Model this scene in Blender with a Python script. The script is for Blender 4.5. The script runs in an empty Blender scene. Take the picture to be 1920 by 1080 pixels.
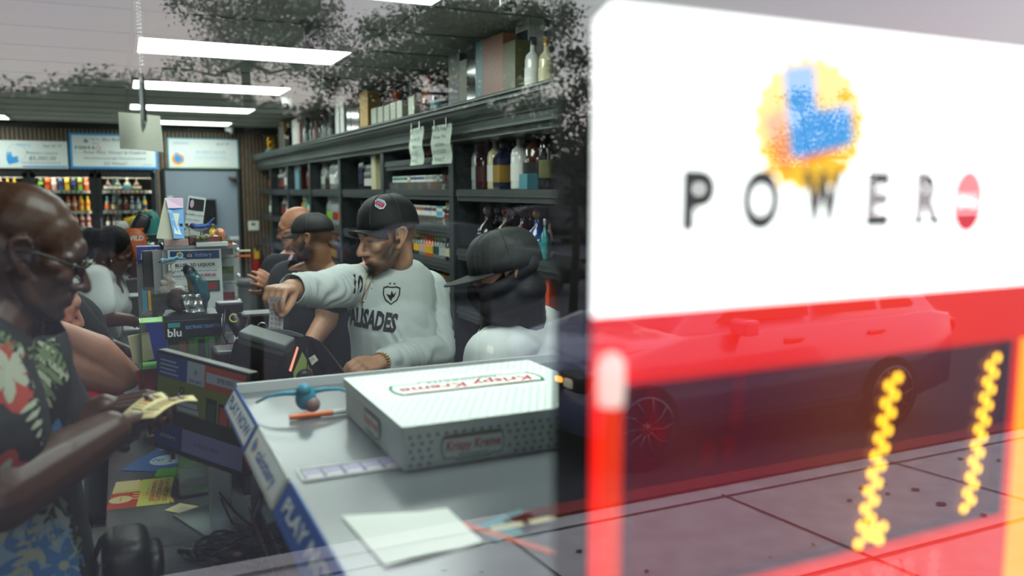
import bpy, bmesh, math, random
import numpy as np
from mathutils import Vector, Matrix, noise, Euler, Quaternion
from mathutils.bvhtree import BVHTree
random.seed(7)
S = bpy.context.scene
C = S.collection
R = math.radians
# ---------------------------------------------------------------- camera
FPX = 1550.0; YAW = R(25.2); PITCH = R(6.8); CAMZ = 1.72
cam = bpy.data.cameras.new('camera'); cam.sensor_width = 36; cam.lens = FPX/1920*36
cam.clip_start = .02; cam.clip_end = 400
cam.dof.use_dof = True; cam.dof.focus_distance = 2.75; cam.dof.aperture_fstop = 2.3
co = bpy.data.objects.new('camera', cam); C.objects.link(co); S.camera = co
co.location = (0, 0, CAMZ); co.rotation_euler = (R(90)-PITCH, 0, -YAW)
# ---------------------------------------------------------------- exposure, sky
S.view_settings.view_transform = 'Standard'; S.view_settings.look = 'None'
S.view_settings.gamma = 1; S.view_settings.use_curve_mapping = False
S.view_settings.exposure = 0.0
S.cycles.use_denoising = True
S.cycles.max_bounces = 8; S.cycles.transparent_max_bounces = 16; S.cycles.diffuse_bounces = 4; S.cycles.glossy_bounces = 4; S.cycles.transmission_bounces = 6
S.cycles.caustics_reflective = False; S.cycles.caustics_refractive = False
S.cycles.sample_clamp_indirect = 3
W = bpy.data.worlds.new('dusk_sky'); S.world = W; W.use_nodes = True
nt = W.node_tree; bg = nt.nodes['Background']
tc = nt.nodes.new('ShaderNodeTexCoord'); sx = nt.nodes.new('ShaderNodeSeparateXYZ'); nt.links.new(tc.outputs['Generated'], sx.inputs[0])
cr = nt.nodes.new('ShaderNodeValToRGB'); nt.links.new(sx.outputs['Z'], cr.inputs[0])
e = cr.color_ramp.elements
e[0].position = 0.0; e[0].color = (.60,.53,.55,1); e[1].position = .55; e[1].color = (.80,.84,.98,1)
q = cr.color_ramp.elements.new(.12); q.color = (.80,.745,.74,1)
q = cr.color_ramp.elements.new(.25); q.color = (.72,.735,.80,1)
no = nt.nodes.new('ShaderNodeTexNoise'); no.inputs['Scale'].default_value = 2.2; no.inputs['Detail'].default_value = 6; nt.links.new(tc.outputs['Generated'], no.inputs['Vector'])
mx = nt.nodes.new('ShaderNodeMix'); mx.data_type = 'RGBA'; mx.blend_type = 'MULTIPLY'; mx.inputs[0].default_value = .35
nt.links.new(cr.outputs[0], mx.inputs[6]); nt.links.new(no.outputs['Color'], mx.inputs[7]); 
gx = nt.nodes.new('ShaderNodeMapRange'); gx.inputs['From Min'].default_value = -1; gx.inputs['From Max'].default_value = 1; gx.inputs['To Min'].default_value = .75; gx.inputs['To Max'].default_value = 1.18; nt.links.new(sx.outputs['X'], gx.inputs['Value'])
vm = nt.nodes.new('ShaderNodeVectorMath'); vm.operation = 'SCALE'; nt.links.new(mx.outputs[2], vm.inputs[0]); nt.links.new(gx.outputs[0], vm.inputs['Scale'])
nt.links.new(vm.outputs[0], bg.inputs[0]); bg.inputs[1].default_value = 5.2
LIGHT_E = 12.5      # brightness of the ceiling troffers

# ---------------------------------------------------------------- pixel -> place
_cy, _sy, _cp, _sp = math.cos(YAW), math.sin(YAW), math.cos(PITCH), math.sin(PITCH)
def ray(px, py):
    r = (px-960)/FPX; u = (540-py)/FPX
    f = _cp + u*_sp; z = u*_cp - _sp
    return Vector((f*_sy + r*_cy, f*_cy - r*_sy, z))
def atY(px, py, Y): d = ray(px, py); return Vector((0,0,CAMZ)) + d*(Y/d.y)
def atX(px, py, X): d = ray(px, py); return Vector((0,0,CAMZ)) + d*(X/d.x)
def atZ(px, py, Z): d = ray(px, py); return Vector((0,0,CAMZ)) + d*((Z-CAMZ)/d.z)
def atD(px, py, D): return Vector((0,0,CAMZ)) + ray(px, py)*D        # D = distance along the lens axis
RIGHT = Vector((_cy, -_sy, 0)); FWD = Vector((_sy, _cy, 0)); UP = Vector((0,0,1))

# ---------------------------------------------------------------- materials
def lin(c):
    if isinstance(c, str): c = tuple(int(c[i:i+2],16) for i in (0,2,4))
    return tuple(((v/255)/12.92 if v/255 <= .04045 else ((v/255+.055)/1.055)**2.4) for v in c[:3])
MATS = {}
def mat(name, c='808080', rough=.6, metal=0, emit=0, spec=.5, trans=0, alpha=1, mott=0, mscale=8, bump=0, bscale=60, coat=0, attr=None, sheen=0, sss=0):
    if name in MATS: return MATS[name]
    m = bpy.data.materials.new(name); m.use_nodes = True; MATS[name] = m
    t = m.node_tree; b = t.nodes['Principled BSDF']; rgb = (*lin(c), 1)
    b.inputs['Base Color'].default_value = rgb; b.inputs['Roughness'].default_value = rough; b.inputs['Metallic'].default_value = metal
    b.inputs['Specular IOR Level'].default_value = spec; b.inputs['Transmission Weight'].default_value = trans; b.inputs['Alpha'].default_value = alpha
    b.inputs['Coat Weight'].default_value = coat; b.inputs['Sheen Weight'].default_value = sheen
    if sss: b.inputs['Subsurface Weight'].default_value = sss; b.inputs['Subsurface Radius'].default_value = (.01,.004,.002)
    if emit: b.inputs['Emission Color'].default_value = rgb; b.inputs['Emission Strength'].default_value = emit
    src = None
    if attr:
        a = t.nodes.new('ShaderNodeAttribute'); a.attribute_name = attr; src = a.outputs['Color']
        t.links.new(src, b.inputs['Base Color'])
    if mott or bump:
        g = t.nodes.new('ShaderNodeTexCoord')
    if mott:
        n = t.nodes.new('ShaderNodeTexNoise'); n.inputs['Scale'].default_value = mscale; n.inputs['Detail'].default_value = 5
        t.links.new(g.outputs['Object'], n.inputs['Vector'])
        r = t.nodes.new('ShaderNodeMapRange'); r.inputs['To Min'].default_value = 1-mott; r.inputs['To Max'].default_value = 1+mott
        r.inputs['From Min'].default_value = .3; r.inputs['From Max'].default_value = .7
        t.links.new(n.outputs['Fac'], r.inputs['Value'])
        v = t.nodes.new('ShaderNodeVectorMath'); v.operation = 'SCALE'
        if src: t.links.new(src, v.inputs[0])
        else: v.inputs[0].default_value = rgb[:3]
        t.links.new(r.outputs[0], v.inputs['Scale']); t.links.new(v.outputs[0], b.inputs['Base Color'])
    if bump:
        n = t.nodes.new('ShaderNodeTexNoise'); n.inputs['Scale'].default_value = bscale; n.inputs['Detail'].default_value = 4
        t.links.new(g.outputs['Object'], n.inputs['Vector'])
        bp = t.nodes.new('ShaderNodeBump'); bp.inputs['Strength'].default_value = bump; bp.inputs['Distance'].default_value = .01
        t.links.new(n.outputs['Fac'], bp.inputs['Height']); t.links.new(bp.outputs[0], b.inputs['Normal'])
    return m
def thin_glass(name, tint='ffffff', rough=0.0, fres=1.5, haze=0.0, hazec='ffffff'):
    """a pane one surface thick: clear film with a Fresnel mirror on it"""
    if name in MATS: return MATS[name]
    m = bpy.data.materials.new(name); m.use_nodes = True; MATS[name] = m
    t = m.node_tree; t.nodes.clear(); o = t.nodes.new('ShaderNodeOutputMaterial')
    tr = t.nodes.new('ShaderNodeBsdfTransparent'); tr.inputs[0].default_value = (*lin(tint),1)
    gl = t.nodes.new('ShaderNodeBsdfGlossy'); gl.inputs['Roughness'].default_value = rough
    f = t.nodes.new('ShaderNodeFresnel'); f.inputs[0].default_value = fres
    mx = t.nodes.new('ShaderNodeMixShader'); t.links.new(f.outputs[0], mx.inputs[0]); t.links.new(tr.outputs[0], mx.inputs[1]); t.links.new(gl.outputs[0], mx.inputs[2])
    out = mx.outputs[0]
    if haze:
        df = t.nodes.new('ShaderNodeBsdfDiffuse'); df.inputs[0].default_value = (*lin(hazec),1)
        m2 = t.nodes.new('ShaderNodeMixShader'); m2.inputs[0].default_value = haze; t.links.new(out, m2.inputs[1]); t.links.new(df.outputs[0], m2.inputs[2]); out = m2.outputs[0]
    t.links.new(out, o.inputs[0]); return m

# ---------------------------------------------------------------- tagging
def tag(o, label=None, cat=None, group=None, kind=None):
    if label: o['label'] = label
    if cat: o['category'] = cat
    if group: o['group'] = group
    if kind: o['kind'] = kind
    return o
def thing(name, label, cat, loc=(0,0,0), rotz=0, group=None):
    o = bpy.data.objects.new(name, None); C.objects.link(o); o.empty_display_size = .05
    o.location = loc; o.rotation_euler = (0,0,rotz); return tag(o, label, cat, group)
def struct(o, kind='structure'): o['kind'] = kind; return o
KIDS = {}
def dup(root, loc, rotz=None, label=None, group=None, scale=None, mats=None):
    r = root.copy(); C.objects.link(r); r.location = loc
    if rotz is not None: r.rotation_euler = (0,0,rotz)
    if scale: r.scale = (scale,)*3 if not hasattr(scale,'__len__') else scale
    if label: r['label'] = label
    if group: r['group'] = group
    for ch in KIDS.get(root.name, []):
        c = ch.copy(); C.objects.link(c); c.parent = r; KIDS.setdefault(r.name, []).append(c)
        for g in KIDS.get(ch.name, []):
            d = g.copy(); C.objects.link(d); d.parent = c; KIDS.setdefault(c.name, []).append(d)
    return r
def wloc(o):
    p = Vector(o.location)
    while o.parent: o = o.parent; p += Vector(o.location)
    return p

# ---------------------------------------------------------------- text glyphs
_tc = {}
def glyphs(body, size=1, align='CENTER', shear=0, bold=0, spacing=1):
    k = (body, align, shear, bold, spacing)
    if k not in _tc:
        cu = bpy.data.curves.new('t','FONT'); cu.body = body; cu.size = 1; cu.align_x = align; cu.align_y = 'CENTER'; cu.shear = shear; cu.resolution_u = 5 if len(body)==1 else 2; cu.space_character = spacing; cu.offset = bold
        ob = bpy.data.objects.new('t', cu); C.objects.link(ob)
        bpy.context.view_layer.update()
        me = bpy.data.meshes.new_from_object(ob.evaluated_get(bpy.context.evaluated_depsgraph_get()))
        _tc[k] = ([v.co.copy() for v in me.vertices], [tuple(p.vertices) for p in me.polygons])
        bpy.data.objects.remove(ob); bpy.data.curves.remove(cu); bpy.data.meshes.remove(me)
    return _tc[k]
def frame(origin, x, y):
    """4x4 with given x axis, y axis (made square) and z = x cross y"""
    x = Vector(x).normalized(); y = Vector(y); z = x.cross(y).normalized(); y = z.cross(x)
    m = Matrix((x,y,z)).transposed().to_4x4(); m.translation = Vector(origin); return m
def frame_z(origin, z, up=(0,0,1)):
    z = Vector(z).normalized(); u = Vector(up)
    if abs(z.dot(u.normalized())) > .98: u = Vector((0,1,0))
    x = u.cross(z).normalized(); y = z.cross(x); m = Matrix((x,y,z)).transposed().to_4x4(); m.translation = Vector(origin); return m
# ---------------------------------------------------------------- mesh builder
class MB:
    def __init__(s): s.v=[]; s.f=[]; s.m=[]; s.mats=[]; s.sm=[]; s.x=None
    def mi(s, m):
        if m is None: m = MATS.get('default') or mat('default')
        if isinstance(m, str): m = MATS[m]
        if m not in s.mats: s.mats.append(m)
        return s.mats.index(m)
    def add(s, vs, fs, m, M=None, smooth=False):
        n = len(s.v); vs = [Vector(v) for v in vs]
        if M is not None: vs = [M @ v for v in vs]
        s.v += vs; i = s.mi(m)
        for f in fs: s.f.append(tuple(a+n for a in f)); s.m.append(i); s.sm.append(smooth)
        return s
    def box(s, c, d, m, M=None, rz=0, bev=0, taper=1):
        x,y,z = (a/2 for a in d); c = Vector(c)
        if bev:
            bm = bmesh.new(); bmesh.ops.create_cube(bm, size=1)
            for v in bm.verts: v.co = Vector((v.co.x*d[0], v.co.y*d[1], v.co.z*d[2]))
            bmesh.ops.bevel(bm, geom=bm.edges[:], offset=bev, segments=2, affect='EDGES', profile=.6)
            vs = [v.co.copy() for v in bm.verts]; fs = [tuple(v.index for v in f.verts) for f in bm.faces]; bm.free()
        else:
            vs = [Vector((i*x*(taper if k>0 else 1), j*y*(taper if k>0 else 1), k*z)) for k in (-1,1) for j in (-1,1) for i in (-1,1)]
            fs = [(0,2,3,1),(4,5,7,6),(0,1,5,4),(2,6,7,3),(0,4,6,2),(1,3,7,5)]
        if rz: Q = Matrix.Rotation(rz,3,'Z'); vs = [Q@v for v in vs]
        return s.add([v+c for v in vs], fs, m, M)
    def lathe(s, prof, m, c=(0,0,0), M=None, n=16, smooth=True, cap=True, sx=1, sy=1):
        vs=[]; fs=[]; c = Vector(c)
        for r,z in prof:
            for k in range(n):
                a = 2*math.pi*k/n; vs.append(Vector((r*sx*math.cos(a), r*sy*math.sin(a), z))+c)
        for i in range(len(prof)-1):
            for k in range(n):
                a=i*n+k; b=i*n+(k+1)%n; fs.append((a,b,b+n,a+n))
        s.add(vs, fs, m, M, smooth)
        if cap:
            l=len(prof)-1
            fc=[]
            if prof[0][0]>1e-5: fc.append(tuple(reversed(range(n))))
            if prof[-1][0]>1e-5: fc.append(tuple(range(l*n,l*n+n)))
            if fc: s.add(vs, fc, m, M, False)
        return s
    def cyl(s, a, b, r, m, r2=None, n=12, M=None, smooth=True):
        a=Vector(a); b=Vector(b); L=(b-a).length
        if L<1e-7: return s
        Q = frame_z(a, b-a); r2 = r if r2 is None else r2
        return s.lathe([(r,0),(r2,L)], m, M=(M@Q if M is not None else Q), n=n, smooth=smooth)
    def tube(s, pts, r, m, n=8, M=None, closed=False):
        pts=[Vector(p) for p in pts]; rs = r if hasattr(r,'__len__') else [r]*len(pts)
        vs=[]; fs=[]; up=None
        for i,p in enumerate(pts):
            if closed: t=(pts[(i+1)%len(pts)]-pts[i-1])
            else: t=(pts[min(i+1,len(pts)-1)]-pts[max(i-1,0)])
            if t.length<1e-9: t=Vector((0,0,1))
            t.normalize()
            if up is None: up = Vector((0,0,1)) if abs(t.z)<.9 else Vector((1,0,0))
            x=up.cross(t)
            if x.length<1e-6: x=Vector((1,0,0)).cross(t)
            x.normalize(); up=t.cross(x)
            for k in range(n):
                a=2*math.pi*k/n; vs.append(p+(x*math.cos(a)+up*math.sin(a))*rs[i])
        for i in range(len(pts)-(0 if closed else 1)):
            j=(i+1)%len(pts)
            for k in range(n): fs.append((i*n+k, i*n+(k+1)%n, j*n+(k+1)%n, j*n+k))
        if not closed: fs += [tuple(reversed(range(n))), tuple(range((len(pts)-1)*n, len(pts)*n))]
        return s.add(vs, fs, m, M, True)
    def ell(s, c, r, m, M=None, n=16, h=10, rot=None):
        if not hasattr(r,'__len__'): r=(r,)*3
        prof=[]; vs=[]; fs=[]; c=Vector(c)
        for i in range(h+1):
            a=math.pi*i/h-math.pi/2
            for k in range(n):
                b=2*math.pi*k/n; v=Vector((r[0]*math.cos(a)*math.cos(b), r[1]*math.cos(a)*math.sin(b), r[2]*math.sin(a)))
                if rot is not None: v = rot@v
                vs.append(v+c)
        for i in range(h):
            for k in range(n):
                a=i*n+k; b=i*n+(k+1)%n
                if i==0: fs.append((a,b+n,a+n))
                elif i==h-1: fs.append((a,b,a+n))
                else: fs.append((a,b,b+n,a+n))
        return s.add(vs, fs, m, M, True)
    def prism(s, poly, t, m, M=None, smooth=False):
        """polygon in local XY, from z=0 to z=t"""
        n=len(poly); vs=[Vector((p[0],p[1],0)) for p in poly]+[Vector((p[0],p[1],t)) for p in poly]
        fs=[tuple(reversed(range(n))), tuple(range(n,2*n))]+[(i,(i+1)%n,(i+1)%n+n,i+n) for i in range(n)]
        return s.add(vs, fs, m, M)
    def poly(s, poly, m, M=None, z=0): return s.add([Vector((p[0],p[1],z)) for p in poly],[tuple(range(len(poly)))],m,M)
    def rect(s, x0, y0, x1, y1, m, M=None, z=0): return s.poly([(x0,y0),(x1,y0),(x1,y1),(x0,y1)], m, M, z)
    def disc(s, cx, cy, r, m, M=None, z=0, n=24, ry=None, a0=0, a1=360):
        ry = ry or r; full = a1-a0>=360
        pts=[(cx+r*math.cos(R(a0+(a1-a0)*k/n)), cy+ry*math.sin(R(a0+(a1-a0)*k/n))) for k in range(n if full else n+1)]
        if not full: pts.append((cx,cy))
        return s.poly(pts, m, M, z)
    def ring(s, cx, cy, r0, r1, m, M=None, z=0, n=32, a0=0, a1=360, sy=1):
        vs=[];fs=[]
        for k in range(n+1):
            a=R(a0+(a1-a0)*k/n)
            for r in (r0,r1): vs.append((cx+r*math.cos(a), cy+r*sy*math.sin(a), z))
        for k in range(n): fs.append((2*k,2*k+1,2*k+3,2*k+2))
        return s.add(vs,fs,m,M)
    def text(s, body, size, m, M=None, x=0, y=0, z=0, align='CENTER', sx=1, shear=0, bold=0, spacing=1, rot=0):
        vs, fs = glyphs(body, align=align, shear=shear, bold=bold, spacing=spacing)
        ca, sa = math.cos(rot), math.sin(rot)
        out=[]
        for v in vs:
            a,b = v.x*size*sx, v.y*size
            out.append((x+a*ca-b*sa, y+a*sa+b*ca, z))
        return s.add(out, fs, m, M)
    def squiggle(s, x0, y, w, h, m, M=None, z=0, lw=.001, n=None, seed=1):
        """a line of small handwriting-like marks"""
        rnd = random.Random(seed); n = n or max(3,int(w/h*1.3)); x=x0; st=w/n
        for k in range(n):
            if rnd.random()<.15: x+=st; continue
            hh = h*(.55+.45*rnd.random()); 
            s.add([(x,y-hh/2,z),(x+lw,y-hh/2,z),(x+lw+st*.3,y+hh/2,z),(x+st*.3,y+hh/2,z)],[(0,1,2,3)],m,M)
            if rnd.random()<.7: s.add([(x+st*.15,y+hh/2-lw,z),(x+st*.75,y+hh*.3,z),(x+st*.75,y+hh*.3+lw,z),(x+st*.15,y+hh/2,z)],[(0,1,2,3)],m,M)
            if rnd.random()<.5: s.add([(x+st*.6,y-hh/2,z),(x+st*.6+lw,y-hh/2,z),(x+st*.7+lw,y+hh/2,z),(x+st*.7,y+hh/2,z)],[(0,1,2,3)],m,M)
            x+=st
        return s
    def build(s, name, parent=None, loc=None, bevel=0, world=False, origin=None):
        off = Vector((0,0,0))
        if world and parent is not None: off = wloc(parent)
        if origin is not None: off = Vector(origin)
        me = bpy.data.meshes.new(name); me.from_pydata([tuple(v-off) for v in s.v], [], s.f)
        for m in s.mats: me.materials.append(m)
        me.polygons.foreach_set('material_index', s.m); me.polygons.foreach_set('use_smooth', s.sm)
        me.update()
        o = bpy.data.objects.new(name, me); C.objects.link(o)
        if origin is not None: o.location = origin
        if parent is not None: o.parent = parent; KIDS.setdefault(parent.name, []).append(o)
        if loc is not None: o.location = loc
        if bevel:
            b = o.modifiers.new('b','BEVEL'); b.width = bevel; b.segments = 2; b.limit_method='ANGLE'
        return o
def fixnormals(o):
    bm=bmesh.new(); bm.from_mesh(o.data); bmesh.ops.recalc_face_normals(bm, faces=bm.faces[:]); bm.to_mesh(o.data); bm.free(); return o
# ================================================================ the setting
CEIL = 2.57; YB = 12.1; XR = 2.25; XL = -4.2; GY = 0.33
mat('ceiling_tile','b4bcb6',.9,mott=.04,mscale=3); mat('grid_metal','8a908c',.5)
mat('floor_tile','7e7f7b',.45,mott=.15,mscale=5); mat('black_paint','101214',.55); mat('slat_wood','6b5a48',.5,mott=.18,mscale=14)
mat('slat_gap','0c0b0a',.9); mat('paint_grey','8f9aa6',.8); mat('white_paint','d8dad6',.6); mat('white_plastic','e4e6e2',.35); mat('chrome','c0c4c6',.2,metal=1)
mat('black_plastic','131416',.4); mat('dark_plastic','232628',.45); mat('steel','8d9394',.32,metal=1); mat('dark_frame','0a0b0c',.4); mat('wall_paint','7d7f7b',.85)
mat('troffer_light','f4fffa',.5,emit=LIGHT_E); mat('cooler_light','fff2dc',.5,emit=14.0); mat('paper','e8eae4',.7); mat('ink','1a1b1e',.6); mat('cream','e0d9c0',.7)
# floor
f = MB(); 
f.box(((XL+XR)/2,6.2,-.05),(XR-XL+.4,YB-.1+.3,.1),'floor_tile')
for k in range(14): f.box((XL+.46*k+.3,6.2,.0005),(.006,11.6,.001),'black_plastic')
for k in range(26): f.box(((XL+XR)/2,.45+.46*k,.0005),(XR-XL,.006,.001),'black_plastic')
struct(f.build('floor'))
# ceiling with its grid of bars
GYS = [3.1+.6667*k-.6667*5 for k in range(20)]
GXS = [-3.56,-2.34,-1.12,.1,1.34,2.1]
c = MB(); c.box(((XL+XR)/2,6.2,CEIL+.05),(XR-XL+.4,12.3,.1),'ceiling_tile')
for y in GYS:
    if y > .3: c.box(((XL+XR)/2,y,CEIL-.004),(XR-XL,.013,.006),'grid_metal')
for x in GXS: c.box((x,6.2,CEIL-.004),(.016,12,.006),'grid_metal')
struct(c.build('ceiling'))
# walls
w = MB(); w.box((XL-.1,6.2,CEIL/2),(.2,12.3,CEIL),'wall_paint'); struct(w.build('wall_left'))
w = MB(); w.box((XR+.1,6.2,CEIL/2),(.2,12.3,CEIL),'wall_paint'); struct(w.build('wall_right'))
# back wall of vertical timber slats with a black band on top, opening for the back room and for the coolers
DX0, DX1, DZ = .546, 1.49, 1.97
w = MB()
def slats(x0,x1,z0,z1,y):
    w.box(((x0+x1)/2,y+.03,(z0+z1)/2),(x1-x0,.06,z1-z0),'slat_gap')
    x = x0+.012
    while x+.03 < x1:
        w.box((x+.015,y-.008,(z0+z1)/2),(.032,.018,z1-z0),'slat_wood'); x += .049
slats(XL,XR,1.97,2.49,YB); slats(DX1+.04,XR,0,1.97,YB); slats(.44,DX0-.03,0,1.97,YB)
w.box(((XL+XR)/2,YB+.0,2.53),(XR-XL,.1,.08),'black_paint')
w.box(((XL+XR)/2,YB+.3,2.27),(XR-XL,.4,.55),'black_paint'); w.box(((DX1+XR)/2+.02,YB+.2,1),(XR-DX1,.25,2),'black_paint')
w.box((-3.0,YB+.05,1),(2.46,.1,2),'black_paint')
for x in (-.285,-1.035): w.box((x,YB+.05,.98),(.03,.08,1.97),'black_paint')
w.box((-1.9,YB+.05,1.955),(4.6,.08,.04),'black_paint'); w.box((-1.9,YB+1.1,1.2),(4.7,.05,2.6),'black_paint')  # black fillers and backing added to stop sky light leaking round the coolers
struct(w.build('wall_back'))
# doorway and the back room behind it
w = MB()
for x in (DX0-.012, DX1+.02): w.box((x,YB+.05,DZ/2),(.035,.14,DZ),'dark_frame')
w.box(((DX0+DX1)/2,YB+.05,DZ+.015),(DX1-DX0+.08,.14,.03),'dark_frame')
struct(w.build('door_1'))
for n_,c_,d_ in (('wall_far',(1.1,YB+2.4,1.2),(2.6,.1,2.5)),('wall_storeroom_left',(-.05,YB+1.4,1.2),(.1,1.9,2.5)),('wall_storeroom_right',(2.45,YB+1.4,1.2),(.1,1.9,2.5))):
    w = MB(); w.box(c_,d_,'paint_grey'); struct(w.build(n_))
w = MB(); w.box((1.1,YB+1.4,-.03),(2.6,2.2,.06),'floor_tile'); struct(w.build('floor_storeroom'))
w = MB(); w.box((1.1,YB+1.4,2.45),(2.6,2.2,.06),'ceiling_tile'); struct(w.build('ceiling_storeroom'))
# front wall with the shop window
w = MB()
WX0, WX1, WZ0, WZ1 = -1.6, 2.6, .35, 3.1
w.box(((XL+WX0)/2-.3,GY,1.6),(WX0-XL+.6,.16,3.4),'wall_paint'); w.box(((WX1+8)/2,GY,1.6),(8-WX1,.16,3.4),'wall_paint')
w.box(((WX0+WX1)/2,GY,WZ0/2-.05),(WX1-WX0,.16,WZ0+.1),'wall_paint'); w.box((1.2,GY+.05,3.5),(14,.26,.8),'wall_paint')
struct(w.build('wall_front'))
w = MB()
for x in (WX0,WX1): w.box((x,GY,(WZ0+WZ1)/2),(.05,.09,WZ1-WZ0),'dark_frame')
for z in (WZ0,WZ1): w.box(((WX0+WX1)/2,GY,z),(WX1-WX0,.09,.05),'dark_frame')
fr = struct(w.build('window_1'))
thin_glass('shop_glass','f4faf6',0,2.1)
w = MB(); w.add([(WX0,GY,WZ0),(WX1,GY,WZ0),(WX1,GY,WZ1),(WX0,GY,WZ1)],[(0,1,2,3)],'shop_glass'); w.build('window_pane',fr)

# ---------------------------------------------------------------- ceiling troffers
def troffer_build(label, x, y, group=None):
    t = thing('ceiling_light', label, 'ceiling light', (x,y,CEIL), 0, group)
    m = MB(); m.box((.61,.005,-.009),(1.2,.03,.018),'white_paint'); m.box((.61,.595,-.009),(1.2,.03,.018),'white_paint')
    m.box((.006,.3,-.009),(.02,.62,.018),'white_paint'); m.box((1.214,.3,-.009),(.02,.62,.018),'white_paint'); m.build('frame',t)
    m = MB(); m.box((.61,.3,-.008),(1.18,.565,.008),'troffer_light'); m.build('diffuser',t); return t
tr0 = troffer_build('lit white ceiling panel nearest the window, only its front corner showing at the top edge', .12, 3.1)
nm = ['biggest lit ceiling panel, behind the grey dome camera','second full lit ceiling panel, just past the biggest one','third lit ceiling panel, between the hanging black blade and the white camera','smallest lit ceiling panel in the right row, close to the back wall']
for k,n in enumerate(nm): dup(tr0,(.12,5.1+2*k,CEIL),label=n)
dup(tr0,(-2.36,11.1,CEIL),label='lit ceiling panel at the far left above the coolers')
dup(tr0,(.12,1.1,CEIL),label='unseen lit ceiling panel added over the ticket case by the window')  # unseen panel added to brighten the case top, sheet and donut box
for k in range(1,4): dup(tr0,(-2.36,3.1+2*k,CEIL),label='%s lit ceiling panel of the left row, outside the photo'%['nearest','middle','farther'][k-1])
o_=dup(tr0,(.5,YB+1.2,2.415),label='unseen lit ceiling panel added to brighten the back room')  # unseen panel added so the back room is not dark
# ---------------------------------------------------------------- air vent
t = thing('ceiling_vent','slotted white air vent in the ceiling above the left coolers','vent',(-.52,7.9,CEIL))
m = MB(); m.box((-.6,.3,-.006),(1.22,.6,.012),'white_paint'); m.box((-.6,.3,-.013),(1.08,.46,.004),'black_plastic'); m.build('frame',t)
for k in range(6):
    m = MB(); m.box((-.6,.11+.075*k,-.017),(1.08,.014,.012),'white_paint'); m.build('slat',t)
# ---------------------------------------------------------------- dome cameras
def cam_dome(label, p, s, m1, face=-20):
    t = thing('security_camera',label,'security camera',p,R(face)); t.scale=(s,s,s)
    m = MB(); m.lathe([(.085,0),(.085,-.018),(.07,-.03)],m1,n=24); m.build('mount_plate',t)
    m = MB(); m.lathe([(.062,-.028),(.06,-.06),(.052,-.1),(.03,-.13),(0,-.14)],m1,n=24,cap=False); m.build('shell',t)
    m = MB(); m.ell((-.012,-.03,-.105),(.038,.032,.036),'black_plastic'); 
    m.build('lens_dome',t); return t
mat('camera_grey','6f7a7c',.4)
cam_dome('grey dome security camera over the biggest ceiling light', atZ(590,42,CEIL),.95,'camera_grey')
cam_dome('white dome security camera beside the right end of the third light', atZ(540,177,CEIL),1.0,'white_plastic')
cam_dome('pale security camera half lost in tree reflections above the liquor shelf', atZ(618,148,CEIL),.95,'camera_grey',40)
cam_dome('small white security camera on the back wall band by the slats', Vector((1.37,11.85,CEIL)),.9,'white_plastic')
cam_dome('white security camera cut by the top edge above the tall boxes', atZ(958,-34,CEIL),.9,'white_plastic')

# ---------------------------------------------------------------- glass door coolers
mat('cooler_inside','1b1d1f',.5); mat('shelf_wire','b9bdb9',.4,metal=.3)
thin_glass('cooler_glass','f2f6f4',0,1.35)
CT = 1.935
def cooler(label, x0, x1, tint):
    wd = x1-x0
    t = thing('glass_door_cooler',label,'cooler',(x0,YB,0))
    m = MB(); m.box((wd/2,.85,CT/2),(wd,.04,CT),'cooler_inside'); m.box((.01,.45,CT/2),(.02,.8,CT),'cooler_inside'); m.box((wd-.01,.45,CT/2),(.02,.8,CT),'cooler_inside')
    m.box((wd/2,.45,CT-.02),(wd,.8,.04),'dark_frame'); m.box((wd/2,.45,.1),(wd,.8,.2),'dark_frame'); m.build('cabinet',t)
    m = MB(); b=.055
    m.box((b/2,.02,CT/2),(b,.05,CT),'dark_frame'); m.box((wd-b/2,.02,CT/2),(b,.05,CT),'dark_frame'); m.box((wd/2,.02,CT-b/2),(wd,.05,b+.02),'dark_frame'); m.box((wd/2,.02,.2),(wd,.05,.12),'dark_frame')
    d = m.build('door',t)
    m = MB(); m.add([(b,.02,.2),(wd-b,.02,.2),(wd-b,.02,CT-b),(b,.02,CT-b)],[(0,1,2,3)],'cooler_glass'); m.build('glass',d)
    m = MB(); m.box((b/2,-.02,1.1),(.02,.03,.5),'steel'); m.build('handle',d)
    m = MB()
    for x in (b*.45,wd-b*.45): m.box((x,.09,1.05),(.028,.02,1.5),'cooler_light')
    m.box((wd/2,.09,CT-.055),(wd-.1,.05,.02),'cooler_light'); m.box((wd/2,.09,.24),(wd-.1,.05,.02),'cooler_light')
    m.build('added_light_strip',t)  # strips hidden behind the frame, added to light the bottles
    for z in COOL_Z:
        m = MB(); m.box((wd/2,.45,z-.012),(wd-.05,.68,.012),'shelf_wire'); m.box((wd/2,.105,z-.012),(wd-.06,.012,.035),'white_plastic')
        rnd=random.Random(int(z*100)+int(x0*10))
        for k in range(int((wd-.1)/.055)): m.box((.06+.055*k,.098,z-.012),(.034,.004,.024),mat('tag%d'%rnd.randint(0,3)))
        m.build('shelf',t)
    return t
mat('tag0','3f6fb0'); mat('tag1','c2473a'); mat('tag2','e6e2d2'); mat('tag3','4c8f5f')
COOL_Z = [.55,.79,1.01,1.22,1.435,1.70]
cooler('right glass door cooler with wines and beers, next to the doorway', -.27,.43,'a')
cooler('middle glass door cooler with juice bottles, behind the bald man', -1.02,-.3,'b')
cooler('left glass door cooler of pink and gold bottles, cut by the photo edge', -1.77,-1.05,'c')
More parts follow.
